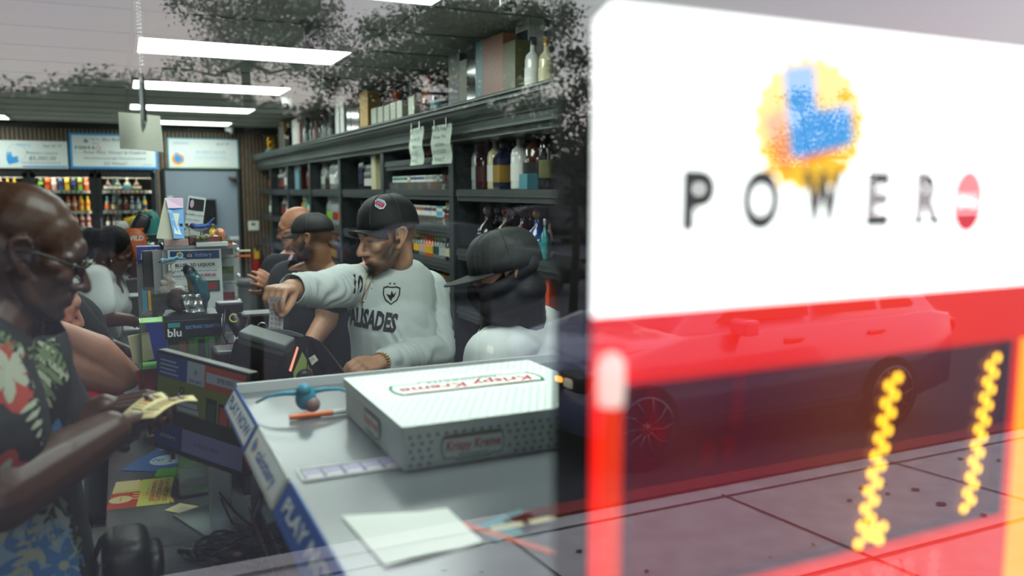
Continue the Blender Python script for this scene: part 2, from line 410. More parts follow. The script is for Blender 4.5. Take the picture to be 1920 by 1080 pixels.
# ================================================================ the street in front of the shop (seen mirrored in the window)
mat('concrete','b8b2b0',.85,mott=.14,mscale=6,bump=.3,bscale=40); mat('concrete_joint','3d3b3a',.9); mat('asphalt','35353a',.9,mott=.2,mscale=10); mat('curb_red','8c2a26',.7,mott=.2); mat('stain','4a4847',.8)
mat('bark','2c2622',.9,mott=.3,mscale=9,bump=.5); mat('leaf','46543f',.7); mat('leaf_dark','1a2418',.8); mat('stucco','4a4a52',.9,mott=.1)
def mY(Yv): return 2*GY - Yv
SL = -.062
def sw(x,y): return (x,y, -.02 + (y)*-SL*1.0 if y<0 else -.02)
m=MB(); m.add([sw(-14,.2),sw(20,.2),sw(20,-3.55),sw(-14,-3.55)],[(0,1,2,3)],'concrete')
m.add([sw(20,.2),sw(-14,.2),(-14,.2,-.5),(20,.2,-.5)],[(0,1,2,3)],'concrete')
for k in range(-9,14):
    x=1.52*k+.35; m.add([(x,.1,-.014),(x+.018,.1,-.014),(x+.018,-3.4,-.014-3.4*.062),(x,-3.4,-.014-3.4*.062)],[(0,3,2,1)],'concrete_joint')
for y in (-.9,-2.2,-3.35): m.add([(-14,y,-.014+y*.062),(20,y,-.014+y*.062),(20,y-.018,-.014+(y-.018)*.062),(-14,y-.018,-.014+(y-.018)*.062)],[(0,3,2,1)],'concrete_joint')
rr=random.Random(4)
for k in range(160):
    x=rr.uniform(0,9); y=rr.uniform(-3.3,-.5); r_=rr.uniform(.008,.03); m.add([(x+r_*math.cos(a*1.05)*1.2,y+r_*math.sin(a*1.05),-.013+y*.062) for a in range(6)],[tuple(reversed(range(6)))],'stain')
struct(m.build('sidewalk'))
m=MB(); m.box((11,-3.62,-.31),(18,.15,.18),'curb_red'); m.box((-6,-3.62,-.31),(16,.15,.18),'concrete'); struct(m.build('curb'))
m=MB(); m.box((3,-24,-.47),(120,40.8,.1),'asphalt'); 
pass
struct(m.build('street'))
# parked cars
mat('car_paint','5c6480',.25,metal=.2,coat=.8); mat('car_glass','0b0d10',.06); mat('tyre','0c0c0d',.8); mat('alloy','5f636a',.3,metal=.8); mat('car_trim','0b0b0c',.5)
mat('amber_lamp','ffa030',.3,emit=14); mat('head_lamp','fff0d0',.2,emit=.6); mat('tail_lamp','7a1010',.2); mat('car_grey','50535c',.25,metal=.3,coat=.7); mat('car_black','121317',.4,coat=.15,spec=.3)
def car_build(label, loc, rz, paint, ln=4.4):
    t=thing('parked_car',label,'car',loc,rz)
    # side profile, x from nose (0) to tail (ln)
    body=[(0,.32),(.02,.55),(.1,.72),(.35,.82),(1.25,.98),(1.35,1.0),(4.05,1.04),(4.32,1.0),(4.4,.75),(4.38,.35),(3.95,.25),(.3,.24)]
    roof=[(1.25,.96),(1.45,1.12),(2.05,1.42),(2.5,1.5),(3.4,1.48),(3.95,1.28),(4.2,1.02)]
    sx=ln/4.4; W=.88
    def loft(prof, offs, mt, m):
        prof=[(x if x>.88 or ln!=4.4 else .88-(.88-x)*.62,z) for x,z in prof]
        n=len(prof); rings=[]; vs=[]; fs=[]
        for yy,sc,dz in offs:
            cz=sum(p[1] for p in prof)/n; cx=sum(p[0] for p in prof)/n
            vs+=[((cx+(x-cx)*sc)*sx, yy, cz+(z-cz)*sc+dz) for x,z in prof]
        for i in range(len(offs)-1):
            for k in range(n): fs.append((i*n+k,i*n+(k+1)%n,(i+1)*n+(k+1)%n,(i+1)*n+k))
        fs.append(tuple(range(n))); fs.append(tuple(reversed(range((len(offs)-1)*n,len(offs)*n)))); m.add(vs,fs,mt,smooth=True)
    m=MB(); loft(body,[(-W,.955,0),(-W+.05,.985,0),(-W+.2,1,0),(W-.2,1,0),(W-.05,.985,0),(W,.955,0)],paint,m); o=fixnormals(m.build('body',t))
    m=MB()
    n=len(roof); ins=[(-W+.09,0),(-W+.26,1),(W-.26,1),(W-.09,0)]
    vs=[]
    for yy,u in ins:
        for x,z in roof: vs.append((x*sx, yy*(1 if u else 1)*(1-(max(0,z-.98)*.42 if not u else max(0,z-.98)*.12)), z if u else z-.015))
    fs=[]
    for i in range(3):
        for k in range(n-1): fs.append((i*n+k,i*n+k+1,(i+1)*n+k+1,(i+1)*n+k))
    fs.append(tuple(range(n))); fs.append(tuple(reversed(range(3*n,4*n)))); m.add(vs,fs,paint,smooth=True); fixnormals(m.build('roof',t))
    # windows
    for s_ in (-1,1):
        y_=s_*(W-.085)
        m=MB(); 
        def wq(pts): 
            vs=[(x*sx, s_*((W-.09)*(1-max(0,z-.98)*.42)+.008), z) for x,z in pts]; m.add(vs,[tuple(range(len(vs)))],'car_glass')
        wq([(1.62,1.07),(2.12,1.38),(2.52,1.44),(2.62,1.44),(2.62,1.07)]); wq([(2.7,1.07),(2.7,1.44),(3.3,1.42),(3.42,1.38),(3.42,1.07)]); wq([(3.48,1.07),(3.48,1.36),(3.72,1.26),(3.9,1.1),(3.86,1.07)])
        m.build('side_windows',t)
        m=MB(); m.box((1.75*sx,s_*(W+.09),1.06),(.14,.2,.13),paint,bev=.03); m.build('mirror',t)
        for hx in (2.35,3.3):
            m=MB(); m.box((hx*sx,s_*(W+.008),.9),(.2,.03,.03),'alloy',bev=.008); m.build('door_handle',t)
        m=MB()
        for hx in (1.55,2.66,3.62): m.box((hx*sx,s_*(W-.008),.68),(.008,.01,.6),'car_trim')
        m.box((2.2*sx,s_*(W-.002),.33),(2.1,.03,.06),'alloy'); m.box((2.2*sx,s_*(W-.004),.28),(2.2,.03,.05),'car_trim'); m.build('side_trim',t)
        for wx in (.88,3.5):
            m=MB(); m.lathe([(.4,-.01),(.4,.012)],'car_trim',M=Matrix.Translation((wx*sx,s_*(W-.03),.36))@Matrix.Rotation(R(90)*s_*-1,4,'X'),n=28); m.build('wheel_arch',t)
            Mw=Matrix.Translation((wx*sx,s_*(W-.1),.33))@Matrix.Rotation(R(90)*s_*-1,4,'X')
            m=MB(); m.lathe([(.2,-.02),(.32,-.01),(.335,.03),(.335,.1),(.315,.135),(.25,.14)],'tyre',M=Mw,n=32,cap=True); w_=m.build('wheel',t)
            m=MB(); m.lathe([(.25,.135),(.255,.15),(.235,.15)],'alloy',M=Mw,n=32,cap=False); m.lathe([(.0,.15),(.05,.15),(.05,.12)],'alloy',M=Mw,n=16,cap=False)
            for k in range(10):
                a=R(36*k); m.tube([Mw@Vector((.04*math.cos(a),.04*math.sin(a),.145)),Mw@Vector((.15*math.cos(a+.08),.15*math.sin(a+.08),.15)),Mw@Vector((.24*math.cos(a-.1),.24*math.sin(a-.1),.145))],.009,'alloy',n=5)
            m.build('hub_cap',w_)
    m=MB(); m.add([(1.47*sx,-.68,1.10),(1.47*sx,.68,1.10),(2.06*sx,.6,1.435),(2.06*sx,-.6,1.435)],[(0,1,2,3)],'car_glass'); 
    o=m.build('windshield',t); o.location=(-.02,0,.01)
    GX=.33 if ln==4.4 else 0
    m=MB(); m.box((GX,0,.56),(.06,1.0,.22),'car_trim',bev=.02); m.ell((GX-.035,0,.58),(.015,.06,.06),'alloy'); m.build('grille',t)
    NX=.33 if ln==4.4 else 0
    for s_ in (-1,1):
        m=MB(); m.box((NX+.1,s_*.68,.7),(.22,.34,.12),'car_trim',bev=.03); m.box((NX+.02,s_*.72,.7),(.1,.12,.07),'head_lamp',bev=.02); l=m.build('headlight',t)
        if paint=='car_paint' and s_==1:
            m=MB(); m.box((NX-.03,s_*.6,.71),(.03,.08,.04),'amber_lamp',bev=.01); m.build('turn_signal',l)
        m=MB(); m.box((4.3*sx,s_*.68,.88),(.2,.3,.12),'tail_lamp',bev=.03); m.build('tail_light',t)
    return t
VS=5.1
car_build('dark blue grey parked car mirrored across the red panel of the sign',(2.62,mY(VS)-.88,-.41),0,'car_paint')
c2=car_build('black parked car mirrored around the two men in caps',(8.55,mY(14.5)-.9,-.42),R(180),'car_black',4.6)
c3=car_build('small distant dark car mirrored above the round stoppered bottles',(17.4,mY(29),-.42),R(180),'car_black',4.3)
dup(c3,(21.8,mY(32),-.42),R(180),label='farthest pale edged car mirrored near the side of the sign')
# trees
def leafcloud(m, clumps, leaf, mt, rng, per=1.0):
    vs=[];fs=[]
    for (c,r,n) in clumps:
        for k in range(int(n*per)):
            d=Vector((rng.gauss(0,1),rng.gauss(0,1),rng.gauss(0,.8))); 
            p=c+d*(r*.45)
            a=Vector((rng.uniform(-1,1),rng.uniform(-1,1),rng.uniform(-.6,.6))).normalized(); b=a.cross(Vector((rng.uniform(-1,1),rng.uniform(-1,1),rng.uniform(-1,1)))).normalized()
            l=leaf*rng.uniform(.6,1.3); w_=l*.5; i=len(vs)
            vs+= [p-a*l*.5, p+b*w_*.5, p+a*l*.5, p-b*w_*.5]; fs.append((i,i+1,i+2,i+3))
    m.add(vs,fs,mt)
def at_v(px,py,Yv): p=atY(px,py,Yv); return Vector((p.x, mY(p.y), p.z))
rng=random.Random(11)
def tree(label, trunk_px, Yv, clumps, leaf=.075, dens=230, mt='leaf', gz=-.42, tr=.06, spread=.9):
    if mt=='leaf': leaf*=.62; dens*=3.4
    b=at_v(trunk_px,400,Yv); 
    t=thing('street_tree',label,'tree',(b.x,b.y,gz))
    cl=[]
    for (px,py,rp) in clumps:
        yv=Yv+rng.uniform(-spread,spread); p=at_v(px,py,yv); r=rp/FPX*yv*1.12; cl.append((p,r,dens*(rp/55)**2))
    m=MB(); leafcloud(m,cl,leaf,mt,rng); m.build('crown',t,world=True)
    m=MB(); top=max(c[0].z for c in cl); fork=Vector((b.x,b.y,min(c[0].z for c in cl)+.2*(top-min(c[0].z for c in cl))))
    m.tube([(b.x,b.y,gz),(b.x+.05,b.y,gz+1.2),fork],[tr*1.3,tr,tr*.8],'bark',n=10)
    for c_,r,_ in cl[::2]: 
        mid=(fork+c_)/2+Vector((0,0,-.1*(c_-fork).length)); m.tube([fork,mid,c_],[tr*.45,tr*.28,tr*.08],'bark',n=6)
    m.build('trunk',t,world=True); return t
tree('leafy street tree mirrored over the first ceiling lights',470,9.5,[(385,12,45),(430,20,55),(480,15,55),(540,22,60),(590,50,50),(460,62,45),(520,85,50),(390,105,36),(430,112,45),(480,118,40),(340,128,26),(640,95,40),(560,125,40),(575,10,50),(610,20,40),(330,8,20),(500,50,60),(430,60,50),(560,60,55),(520,10,55)],dens=230)
tree('leafy street tree mirrored beside the tall boxes on the cornice',905,8.6,[(700,55,34),(760,45,42),(820,38,55),(880,30,60),(940,35,55),(1000,30,45),(680,125,44),(735,120,55),(790,105,55),(850,105,60),(910,95,55),(970,100,55),(1010,140,45),(620,150,36),(700,175,40),(760,175,36),(660,215,30),(600,200,24),(1050,50,42),(1035,205,36),(940,170,40),(870,170,40),(1062,20,30),(995,200,40),(700,210,30),(760,215,30),(900,215,36),(900,60,60),(950,90,60),(930,140,55),(985,60,50),(870,130,55),(1000,100,50),(840,60,50)],dens=470)
tree('big dark tree mirrored in the strip beside the lit sign',1075,11,[(1080,110,45),(1095,170,45),(1060,200,36),(1090,250,46),(1040,250,46),(1000,245,50),(950,255,50),(1090,310,46),(1060,300,50),(1010,295,60),(1095,370,50),(1130,220,50),(1130,300,60),(1150,380,60),(1140,130,40)],mt='leaf_dark',dens=420,leaf=.1,spread=.6)
tree('tree mirrored over the lottery logo of the lit sign',1520,9,[(1500,190,40),(1540,230,55),(1500,260,55),(1570,260,50),(1600,230,36),(1460,290,50),(1620,290,50),(1530,300,60),(1585,180,20),(1400,320,50),(1680,330,60),(1500,340,60),(1750,300,60),(1850,280,60),(1900,170,36)],dens=300)
# far side of the street: hedge trees and low buildings
for i,(px,h_,lab) in enumerate([(-80,175,'leftmost'),(90,160,'second'),(230,140,'third'),(330,150,'fourth'),(450,185,'fifth'),(600,205,'sixth'),(760,200,'seventh'),(900,190,'eighth')]):
    tree('%s of the distant dark trees mirrored low across the left half'%lab,px,26+rng.uniform(-2,2),[(px+dx,h_+28+rng.uniform(0,18),40) for dx in (-70,-35,0,35,70)]+[(px+rng.uniform(-80,80),h_+95+rng.uniform(-10,30),70) for _ in range(5)]+[(px+rng.uniform(-70,70),h_+170,80) for _ in range(3)],mt='leaf_dark',dens=1100,leaf=.17,tr=.25,spread=1.0)
for i,(x0,x1,h_,Yv,lab) in enumerate([(-26,-6,3.6,36,'long low dark'),(-5,7,3.2,36,'middle low dark'),(8,22,3.4,36,'grey flat roofed'),(24,40,3.2,37,'wide grey')]):
    t=thing('shop_building',lab+' building mirrored beyond the street','building',((x0+x1)/2,mY(Yv),-.42)); L=x1-x0
    m=MB(); m.box((0,-4,h_/2),(L,8,h_),'stucco'); m.box((0,-4,h_+.1),(L+.4,8.4,.25),'dark_plastic'); m.build('wall',t)
    for k in range(int(L//4)):
        m=MB(); m.box((-L/2+2+4*k,.03,1.4),(2.4,.1,1.8),'car_glass'); m.build('window',t)
# ================================================================ the lit jackpot sign hanging just inside the glass
SG=.45
mat('sign_white','ffffff',.3,emit=2.6); mat('sign_red','ff2418',.35,emit=.85); mat('sign_orange','ffa01a',.35,emit=1.5); mat('sign_box','0a0b0c',.5); mat('led_panel_glow','5e2636',.25,emit=.5); mat('led_on','ffbe2c',.3,emit=6); mat('led_pink','ff7070',.3,emit=3); mat('led_dim','8a0c14',.3,emit=.8)
mat('logo_blue','3aa6f8',.3,emit=.8); mat('logo_pale','2f9df0',.3,emit=.9); mat('logo_yellow','ffc21a',.3,emit=1.1); mat('logo_orange','ff8a28',.3,emit=.95); mat('logo_black','15141c',.35,emit=.0); mat('logo_red','f21830',.35,emit=.8); mat('lamp_cap','ffd8d0',.4,emit=1.1); mat('bezel','6a5a78',.4)
t=thing('lottery_jackpot_sign','big backlit white and red POWER BALL jackpot sign with glowing LED digits','lit sign',(.47,SG+.02,1.30))
x0,x1,zb,zt=.268,.90,1.28,1.838
m=MB(); m.box(((x0+x1)/2-.47,.0075,(zb+zt)/2-1.3),(x1-x0,.052,zt-zb),'sign_box',bev=.004); m.build('housing',t)
def SP(px,py): p=atY(px,py,SG); return (p.x-.47, p.z-1.30)
FS=lambda y=-.0205: Matrix(((1,0,0,0),(0,0,-1,y),(0,1,0,0),(0,0,0,1)))
xl,xr=x0-.47,x1-.47; zw=1.6395-1.3
m=MB(); m.poly([(xl,zw),(xr,zw),(xr,zt-1.3-.004),(xl+.012,zt-1.3-.004),(xl,zt-1.3-.016)],'sign_white',FS()); m.build('white_panel',t)
# red field: a frame round the LED window
lx0,lx1,lz0,lz1=.291-.47,.686-.47,1.437-1.3,1.5925-1.3
m=MB(); F=FS()
m.rect(xl,lz1,xr,zw,'sign_red',F); m.rect(xl,zb-1.3,lx0,lz1,'sign_red',F); m.rect(lx1,zb-1.3,.697-.47,lz1,'sign_red',F); m.rect(lx0,zb-1.3,lx1,lz0,'sign_red',F)
m.build('red_panel',t)
m=MB(); m.rect(.697-.47,zb-1.3,xr,lz1,'sign_orange',F); m.build('orange_panel',t)
m=MB(); m.rect(lx0,lz0,lx1,lz1,'led_panel_glow',FS(-.0195));  # panel colour and emission carry the red LED glow and haze
for a,b,c,d in ((lx0,lz0,lx0+.006,lz1),(lx1-.01,lz0,lx1,lz1),(lx0,lz0,lx1,lz0+.006)): m.rect(a,b,c,d,'bezel',FS(-.0212))
m.build('led_window',t)
# digits
D=[]
def dots(a,b,n,off,mt,r,name='led_digit'):
    m=MB()
    for k in range(n):
        u=k/(n-1); px=a[0]+(b[0]-a[0])*u; py=a[1]+(b[1]-a[1])*u; x,z=SP(px,py); m.disc(x,z,r,mt,FS(-.022),n=10)
        if k<n: x,z=SP(px+off[0],py+off[1]); m.disc(x,z,r,mt,FS(-.022),n=10)
    return m
m=dots((1663,722),(1606,1018),10,(17,-15),'led_on',.0033)
for p in ((1637,1004),(1652,986),(1645,1010),(1636,990)): x,z=SP(*p); m.disc(x,z,.0033,'led_on',FS(-.022),n=10)
m.build('led_digit',t)
m=dots((1852,685),(1804,952),10,(14,-15),'led_on',.0033); m.build('led_digit',t)
m=MB()
for p in ((1600,1080),(1640,1068),(1660,1063),(1675,1060),(1700,1055),(1702,1075),(1748,1038),(1746,1058),(1744,1078),(1645,1085),(1665,1082)): x,z=SP(*p); m.disc(x,z,.002,'led_pink',FS(-.0222),n=10)
m.build('led_digit',t)
for pts in ([(1388,700),(1382,715),(1386,730),(1378,745),(1382,760),(1374,775),(1378,790)],[(1222,735),(1216,755),(1220,775),(1208,800),(1218,805),(1230,812),(1240,800),(1222,790),(1236,818)],[(1325,840),(1322,860),(1364,830),(1362,852)]):  # faint red blotches in the window, set as weakly emissive dots
    m=MB()
    for p in pts: x,z=SP(*p); m.disc(x,z,.0022,'led_dim',FS(-.0221),n=10)
    m.build('dim_digit',t)
# POWER + ball
zc=1.722-1.3
xs=[SP(p,375)[0] for p in (1305,1425,1540,1642,1735)]; zc=SP(1540,380)[1]
for ch,x in zip('POWER',xs):
    m=MB(); m.text(ch,.052,'logo_black',FS(-.0212),x,zc,bold=.06,sx={'P':1.0,'O':.78,'W':.6,'E':.95,'R':.85}[ch]); m.build('letter',t)
x,_=SP(1813,375)
m=MB(); m.disc(x,zc,.0185,'logo_red',FS(-.021),ry=.025); m.text('BALL',.013,'sign_white',FS(-.0216),x,zc,sx=1.0,bold=.02); b_=m.build('red_ball',t)
m=MB(); m.text('JACKPOT',.008,'logo_red',FS(-.0212),SP(1790,462)[0],SP(1790,462)[1],sx=1.1); m.build('small_lettering',t)
# sun and blue hand logo
m=MB(); cx,cz=SP(1518,232); n=40
m.poly([(cx+(.056 if k%2 else .05)*math.cos(math.tau*k/n),cz+(.05 if k%2 else .044)*math.sin(math.tau*k/n)) for k in range(n)],'logo_yellow',FS(-.0211))
m.poly([SP(*p) for p in ((1430,225),(1465,200),(1480,290),(1478,330),(1452,300))],'logo_orange',FS(-.0213)); m.poly([SP(*p) for p in ((1482,296),(1590,262),(1572,285),(1500,312))],'logo_orange',FS(-.0213)); m.build('sun_logo',t)
m=MB(); m.poly([SP(*p) for p in ((1465,128),(1524,122),(1528,200),(1536,207),(1592,196),(1598,264),(1588,272),(1492,297),(1480,292),(1474,230))],'logo_blue',FS(-.0216)); m.build('blue_logo',t)
# glowing tube with a pale cap at the left of the LED window
m=MB(); x,z=SP(1140,700); 
m.cyl((x,-.024,zb-1.3),(x,-.024,z-.012),.0075,mat('tube_red','ff3a1c',.4,emit=.9),n=14); tb=m.build('edge_tube',t)
m=MB(); m.lathe([(.0085,z-.02),(.009,z-.01),(.009,z+.008),(.004,z+.014)],'lamp_cap',c=(x,-.024,0),n=16); m.build('tube_cap',tb)
m=MB()
for s_ in (.33,.78): m.cyl((s_-.47,0,zt-1.3),(s_-.47,0,2.57-1.3),.0012,'steel',n=6)
m.build('hanging_wire',t)
# ================================================================ bottles and packs
def bottle_mesh(kind, glass, cap, label, name='bottle', full=False):
    """full: a thing with parts; else one mesh"""
    prof = {
     'wine':[(.0,.0),(.036,.0),(.038,.01),(.038,.17),(.034,.2),(.015,.235),(.014,.29)],
     'liquor':[(.0,.0),(.040,.0),(.042,.01),(.042,.16),(.036,.185),(.015,.205),(.014,.25)],
     'square':[(.0,.0),(.044,.0),(.045,.01),(.045,.15),(.03,.175),(.014,.19),(.014,.225)],
     'slim':[(.0,.0),(.03,.0),(.031,.01),(.031,.2),(.013,.24),(.012,.3)],
     'mini':[(.0,.0),(.018,.0),(.019,.005),(.019,.062),(.009,.078),(.008,.092)],
     'flask':[(.0,.0),(.03,.0),(.032,.008),(.032,.11),(.012,.13),(.012,.15)],
     'soda':[(.0,.0),(.03,.0),(.033,.02),(.029,.09),(.033,.13),(.03,.17),(.013,.2),(.013,.215)],
     'can':[(.0,.0),(.028,.0),(.033,.012),(.033,.12),(.028,.13),(.0,.13)],
     'round':[(.0,.0),(.05,.0),(.062,.03),(.065,.07),(.055,.115),(.018,.15),(.016,.185)],
     'decanter':[(.0,.0),(.05,.0),(.05,.01),(.048,.1),(.042,.14),(.02,.165),(.018,.2)],
    }[kind]
    capz = {'wine':(.255,.305,.0165),'liquor':(.235,.275,.019),'square':(.205,.245,.02),'slim':(.28,.33,.0155),'mini':(.086,.105,.011),'flask':(.138,.168,.017),'soda':(.205,.228,.017),'can':None,'round':(.18,.235,.026),'decanter':(.19,.25,.027)}[kind]
    lab = {'wine':(.05,.13),'liquor':(.04,.12),'square':(.035,.12),'slim':(.06,.14),'mini':(.018,.05),'flask':(.03,.09),'soda':(.09,.13),'can':None,'round':(.04,.08),'decanter':(.03,.09)}[kind]
    rl = {'wine':.0385,'liquor':.0425,'square':.0455,'slim':.0315,'mini':.0195,'flask':.0325,'soda':.0332,'round':.0655,'decanter':.0505,'can':.03}[kind]
    n = 4 if kind=='square' else 12
    flat = .6 if kind=='flask' else 1
    M = Matrix.Rotation(R(45),4,'Z') if kind=='square' else Matrix.Identity(4)
    if kind=='square': prof=[(r*1.25 if r>.02 else r,z) for r,z in prof]
    a = MB(); a.lathe(prof, glass, n=n, M=M, smooth=kind!='square', sy=flat, cap=False)
    b = MB(); 
    if capz:
        z0,z1,rc = capz
        if kind=='round': b.ell((0,0,(z0+z1)/2),(rc,rc,(z1-z0)/2),cap,n=12,h=8)
        else: b.lathe([(rc,z0),(rc,z1-.003),(rc*.85,z1)],cap,n=12)
    l = MB()
    if lab: l.lathe([(rl*(1.25 if kind=='square' else 1)+.0006,lab[0]),(rl*(1.25 if kind=='square' else 1)+.0006,lab[1])],label,n=n,M=M,cap=False,smooth=kind!='square',sy=flat)
    return a,b,l
def join(*ms):
    o = MB()
    for s_ in ms:
        n=len(o.v); o.v += s_.v
        for f_,mi_,sm_ in zip(s_.f,s_.m,s_.sm): o.f.append(tuple(i+n for i in f_)); o.m.append(o.mi(s_.mats[mi_])); o.sm.append(sm_)
    return o
_bm = {}
def put_bottle(kind, glass, cap, label, p, text, cat='bottle', group=None, name=None, s=1, rz=0, full=False, h=None):
    name = name or {'wine':'wine_bottle','liquor':'liquor_bottle','square':'liquor_bottle','slim':'slim_bottle','mini':'miniature_bottle','flask':'miniature_bottle','soda':'juice_bottle','can':'drink_can','round':'round_bottle','decanter':'decanter'}[kind]
    k = (kind,glass,cap,label,full,name)
    hs = {'wine':.305,'liquor':.275,'square':.245,'slim':.33,'mini':.105,'flask':.168,'soda':.228,'can':.13,'round':.235,'decanter':.25}[kind]
    if h: s = h/hs
    if k not in _bm:
        a,b,l = bottle_mesh(kind,glass,cap,label)
        if full:
            t = thing(name,text,cat,p,rz,group); t.scale=(s,s,s)
            a.build('glass_body',t)
            if b.v: b.build('cap',t)
            if l.v: l.build('paper_label',t)
        else:
            t = join(a,b,l).build(name); tag(t,text,cat,group); t.location=p; t.rotation_euler=(0,0,rz); t.scale=(s,s,s)
        _bm[k]=t; return t
    r = dup(_bm[k],p,rz,text,group,s)
    if not group and 'group' in r: del r['group']
    return r
BC = dict(clear='b9c2c0',green='1f4a33',brown='3a2114',black='101213',blue='1d3f7a',red='8a1d1a',amber='a0641c',gold='b18a3c',purple='2b1d4a',white='dfe0da',teal='2f8f8a',pink='d6a9a6',orange='d8621c',yellow='e0b92a',lime='7fb83a',navy='141a38',silver='a9adb0',darkred='3c1012',cream='d8cfa6',olive='5a5a34',slate='2e3a42',copper='9a5a3c',tealbox='3d7f8a',cyan='49a7c4')
for k_,v_ in BC.items():
    mat('g_'+k_,v_,.12,spec=.6,coat=.3); mat('c_'+k_,v_,.4)
MATS['g_clear'].node_tree.nodes['Principled BSDF'].inputs['Transmission Weight'].default_value=.55
MATS['c_gold'].node_tree.nodes['Principled BSDF'].inputs['Metallic'].default_value=.7
MATS['c_silver'].node_tree.nodes['Principled BSDF'].inputs['Metallic'].default_value=.6
mat('lit_drink_a','e8b070',.3)
# cooler contents
rnd = random.Random(3)
def cool_row(x0, x1, z, kind, cols, where, h, y=YB+.17, name=None, cat='bottle', step=None, grp=None):
    st = step or (.075 if kind!='can' else .07); n=int((x1-x0)/st)
    for k in range(n):
        g,c_,l = cols[k*len(cols)//n] if len(cols)<n else cols[k%len(cols)]
        w_ = {'g':'glass'}
        put_bottle(kind,'g_'+g,'c_'+c_,'c_'+l,(x0+st*(k+.5),y,z-.004),'%s %s with %s top, %s'%(g,cat,c_,where),cat,'%s %ss %s'%(g,cat,where),name,h=h,rz=rnd.random())
A0,A1=-.20,.37
cool_row(A0,A1,1.70,'round',[('darkred','black','white'),('green','green','white'),('clear','white','cyan'),('brown','gold','cream'),('orange','orange','gold')],'on the top shelf of the right cooler',.2,step=.115)
cool_row(A0,A1,1.435,'liquor',[('clear','cyan','orange'),('brown','cyan','cream'),('green','black','brown'),('darkred','brown','red'),('blue','white','silver'),('cyan','red','white'),('yellow','cyan','blue')],'on the second shelf of the right cooler',.2)
cool_row(A0,A1,1.22,'wine',[('brown','black','white'),('brown','gold','white'),('amber','black','cream'),('black','yellow','yellow'),('brown','lime','gold'),('black','orange','gold')],'on the third shelf of the right cooler',.19)
cool_row(A0,A1,1.01,'wine',[('yellow','cream','cream'),('amber','gold','cream'),('black','gold','gold')],'on the fourth shelf of the right cooler',.2)
B0,B1=-.96,-.36
cool_row(B0,B1,1.70,'soda',[('green','white','lime'),('orange','white','red'),('pink','red','white'),('blue','white','navy'),('yellow','green','gold'),('navy','white','blue'),('lime','white','red'),('orange','lime','pink')],'on the top shelf of the middle cooler',.215)
cool_row(B0,B1,1.435,'soda',[('red','orange','red'),('purple','blue','blue'),('orange','orange','white'),('yellow','yellow','orange')],'on the second shelf of the middle cooler',.2)
cool_row(B0,B1,1.22,'soda',[('cream','gold','orange'),('orange','white','cream'),('pink','white','red')],'on the third shelf of the middle cooler',.19)
cool_row(-1.7,-1.1,1.70,'slim',[('darkred','pink','pink'),('pink','pink','darkred'),('yellow','yellow','gold')],'on the top shelf of the left cooler',.2)
cool_row(-1.7,-1.1,1.435,'slim',[('darkred','pink','pink'),('gold','gold','gold')],'on the second shelf of the left cooler',.2)

# ---------------------------------------------------------------- giant cheques
mat('cheque_paper','d9dfdd',.6); mat('cheque_blue','2f8fd0',.5); mat('light_blue','5fa8d8',.5); mat('teal_edge','3aa0b4',.5); mat('sun_yellow','f2c230',.5); mat('sun_orange','e8862a',.5)
mat('faint_blue','7fa8c8',.6); mat('navy','1c3f73',.5); mat('grey_ink','3a3e42',.6); mat('red_ink','b8232f',.5); mat('pale_yellow','e9df9a',.6)
FB = Matrix.Rotation(R(90),4,'X')       # drawing plane x,z facing -Y
def face(x0, z0, y): m = FB.copy(); m.translation=(x0,y,z0); return m
def thumb_logo(m, M, x, y, s, sun=True, z=.001):
    if sun:
        pts=[]
        for k in range(36):
            r_=.62 if k%3 else .8
            pts.append((x+s*r_*math.cos(R(k*10)), y-s*.05+s*r_*math.sin(R(k*10))))
        m.poly(pts,'sun_yellow',M,z); m.disc(x,y-.05*s,s*.56,'sun_orange',M,z+.0003)
    P=[(-.35,.62),(.08,.70),(.12,.22),(.58,.30),(.62,-.3),(-.22,-.52),(-.38,-.1)]
    m.poly([(x+a*s,y+b*s) for a,b in P],'cheque_blue',M,z+.0006)
    m.poly([(x+a*s,y+b*s) for a,b in [(-.35,.62),(.08,.70),(.1,.45),(-.33,.3)]],'light_blue',M,z+.0008)
def cheque(label, x0,z0,x1,z1, border, lines, n):
    t = thing('giant_cheque',label,'giant cheque',((x0+x1)/2,YB-.03,z0)); w_=x1-x0; h_=z1-z0
    m = MB(); m.box((0,0,h_/2),(w_,.012,h_),border); M=face(-w_/2,0,-.0075)
    e_=.03 if n==1 else .012; m.rect(e_,e_,w_-e_,h_-e_,'cheque_paper',M,.0005); m.build('board',t)
    m = MB(); lines(m,M,w_,h_); m.build('print',t); return t
def hand(m,M,s,size,x,y,mt='ink',**k): m.text(s,size,mt,M,x,y,.0016,shear=.25,**k)
def ch0(m,M,w,h):
    thumb_logo(m,M,.13,.11,.13,False); m.ring(.2,.19,.1,.104,'faint_blue',M,.0015); m.rect(.25,.012,w-.012,.03,'cheque_blue',M,.001)
    m.text('lottery',.055,'light_blue',M,.2,h-.05,.0016,align='LEFT'); hand(m,M,'Sept 30, 19',.045,w-.17,h-.06,'grey_ink')
    hand(m,M,'Peterson Liquors',.05,w*.62,h*.56,'grey_ink'); hand(m,M,'$5,000.00',.075,w*.62,h*.36); hand(m,M,'Authorized Retailer Bonus Check #1193',.026,w*.6,h*.2,bold=.01)
    m.text('Pay to the',.03,'faint_blue',M,.36,h*.56,.0016); m.text('Amount',.03,'faint_blue',M,.36,h*.36,.0016)
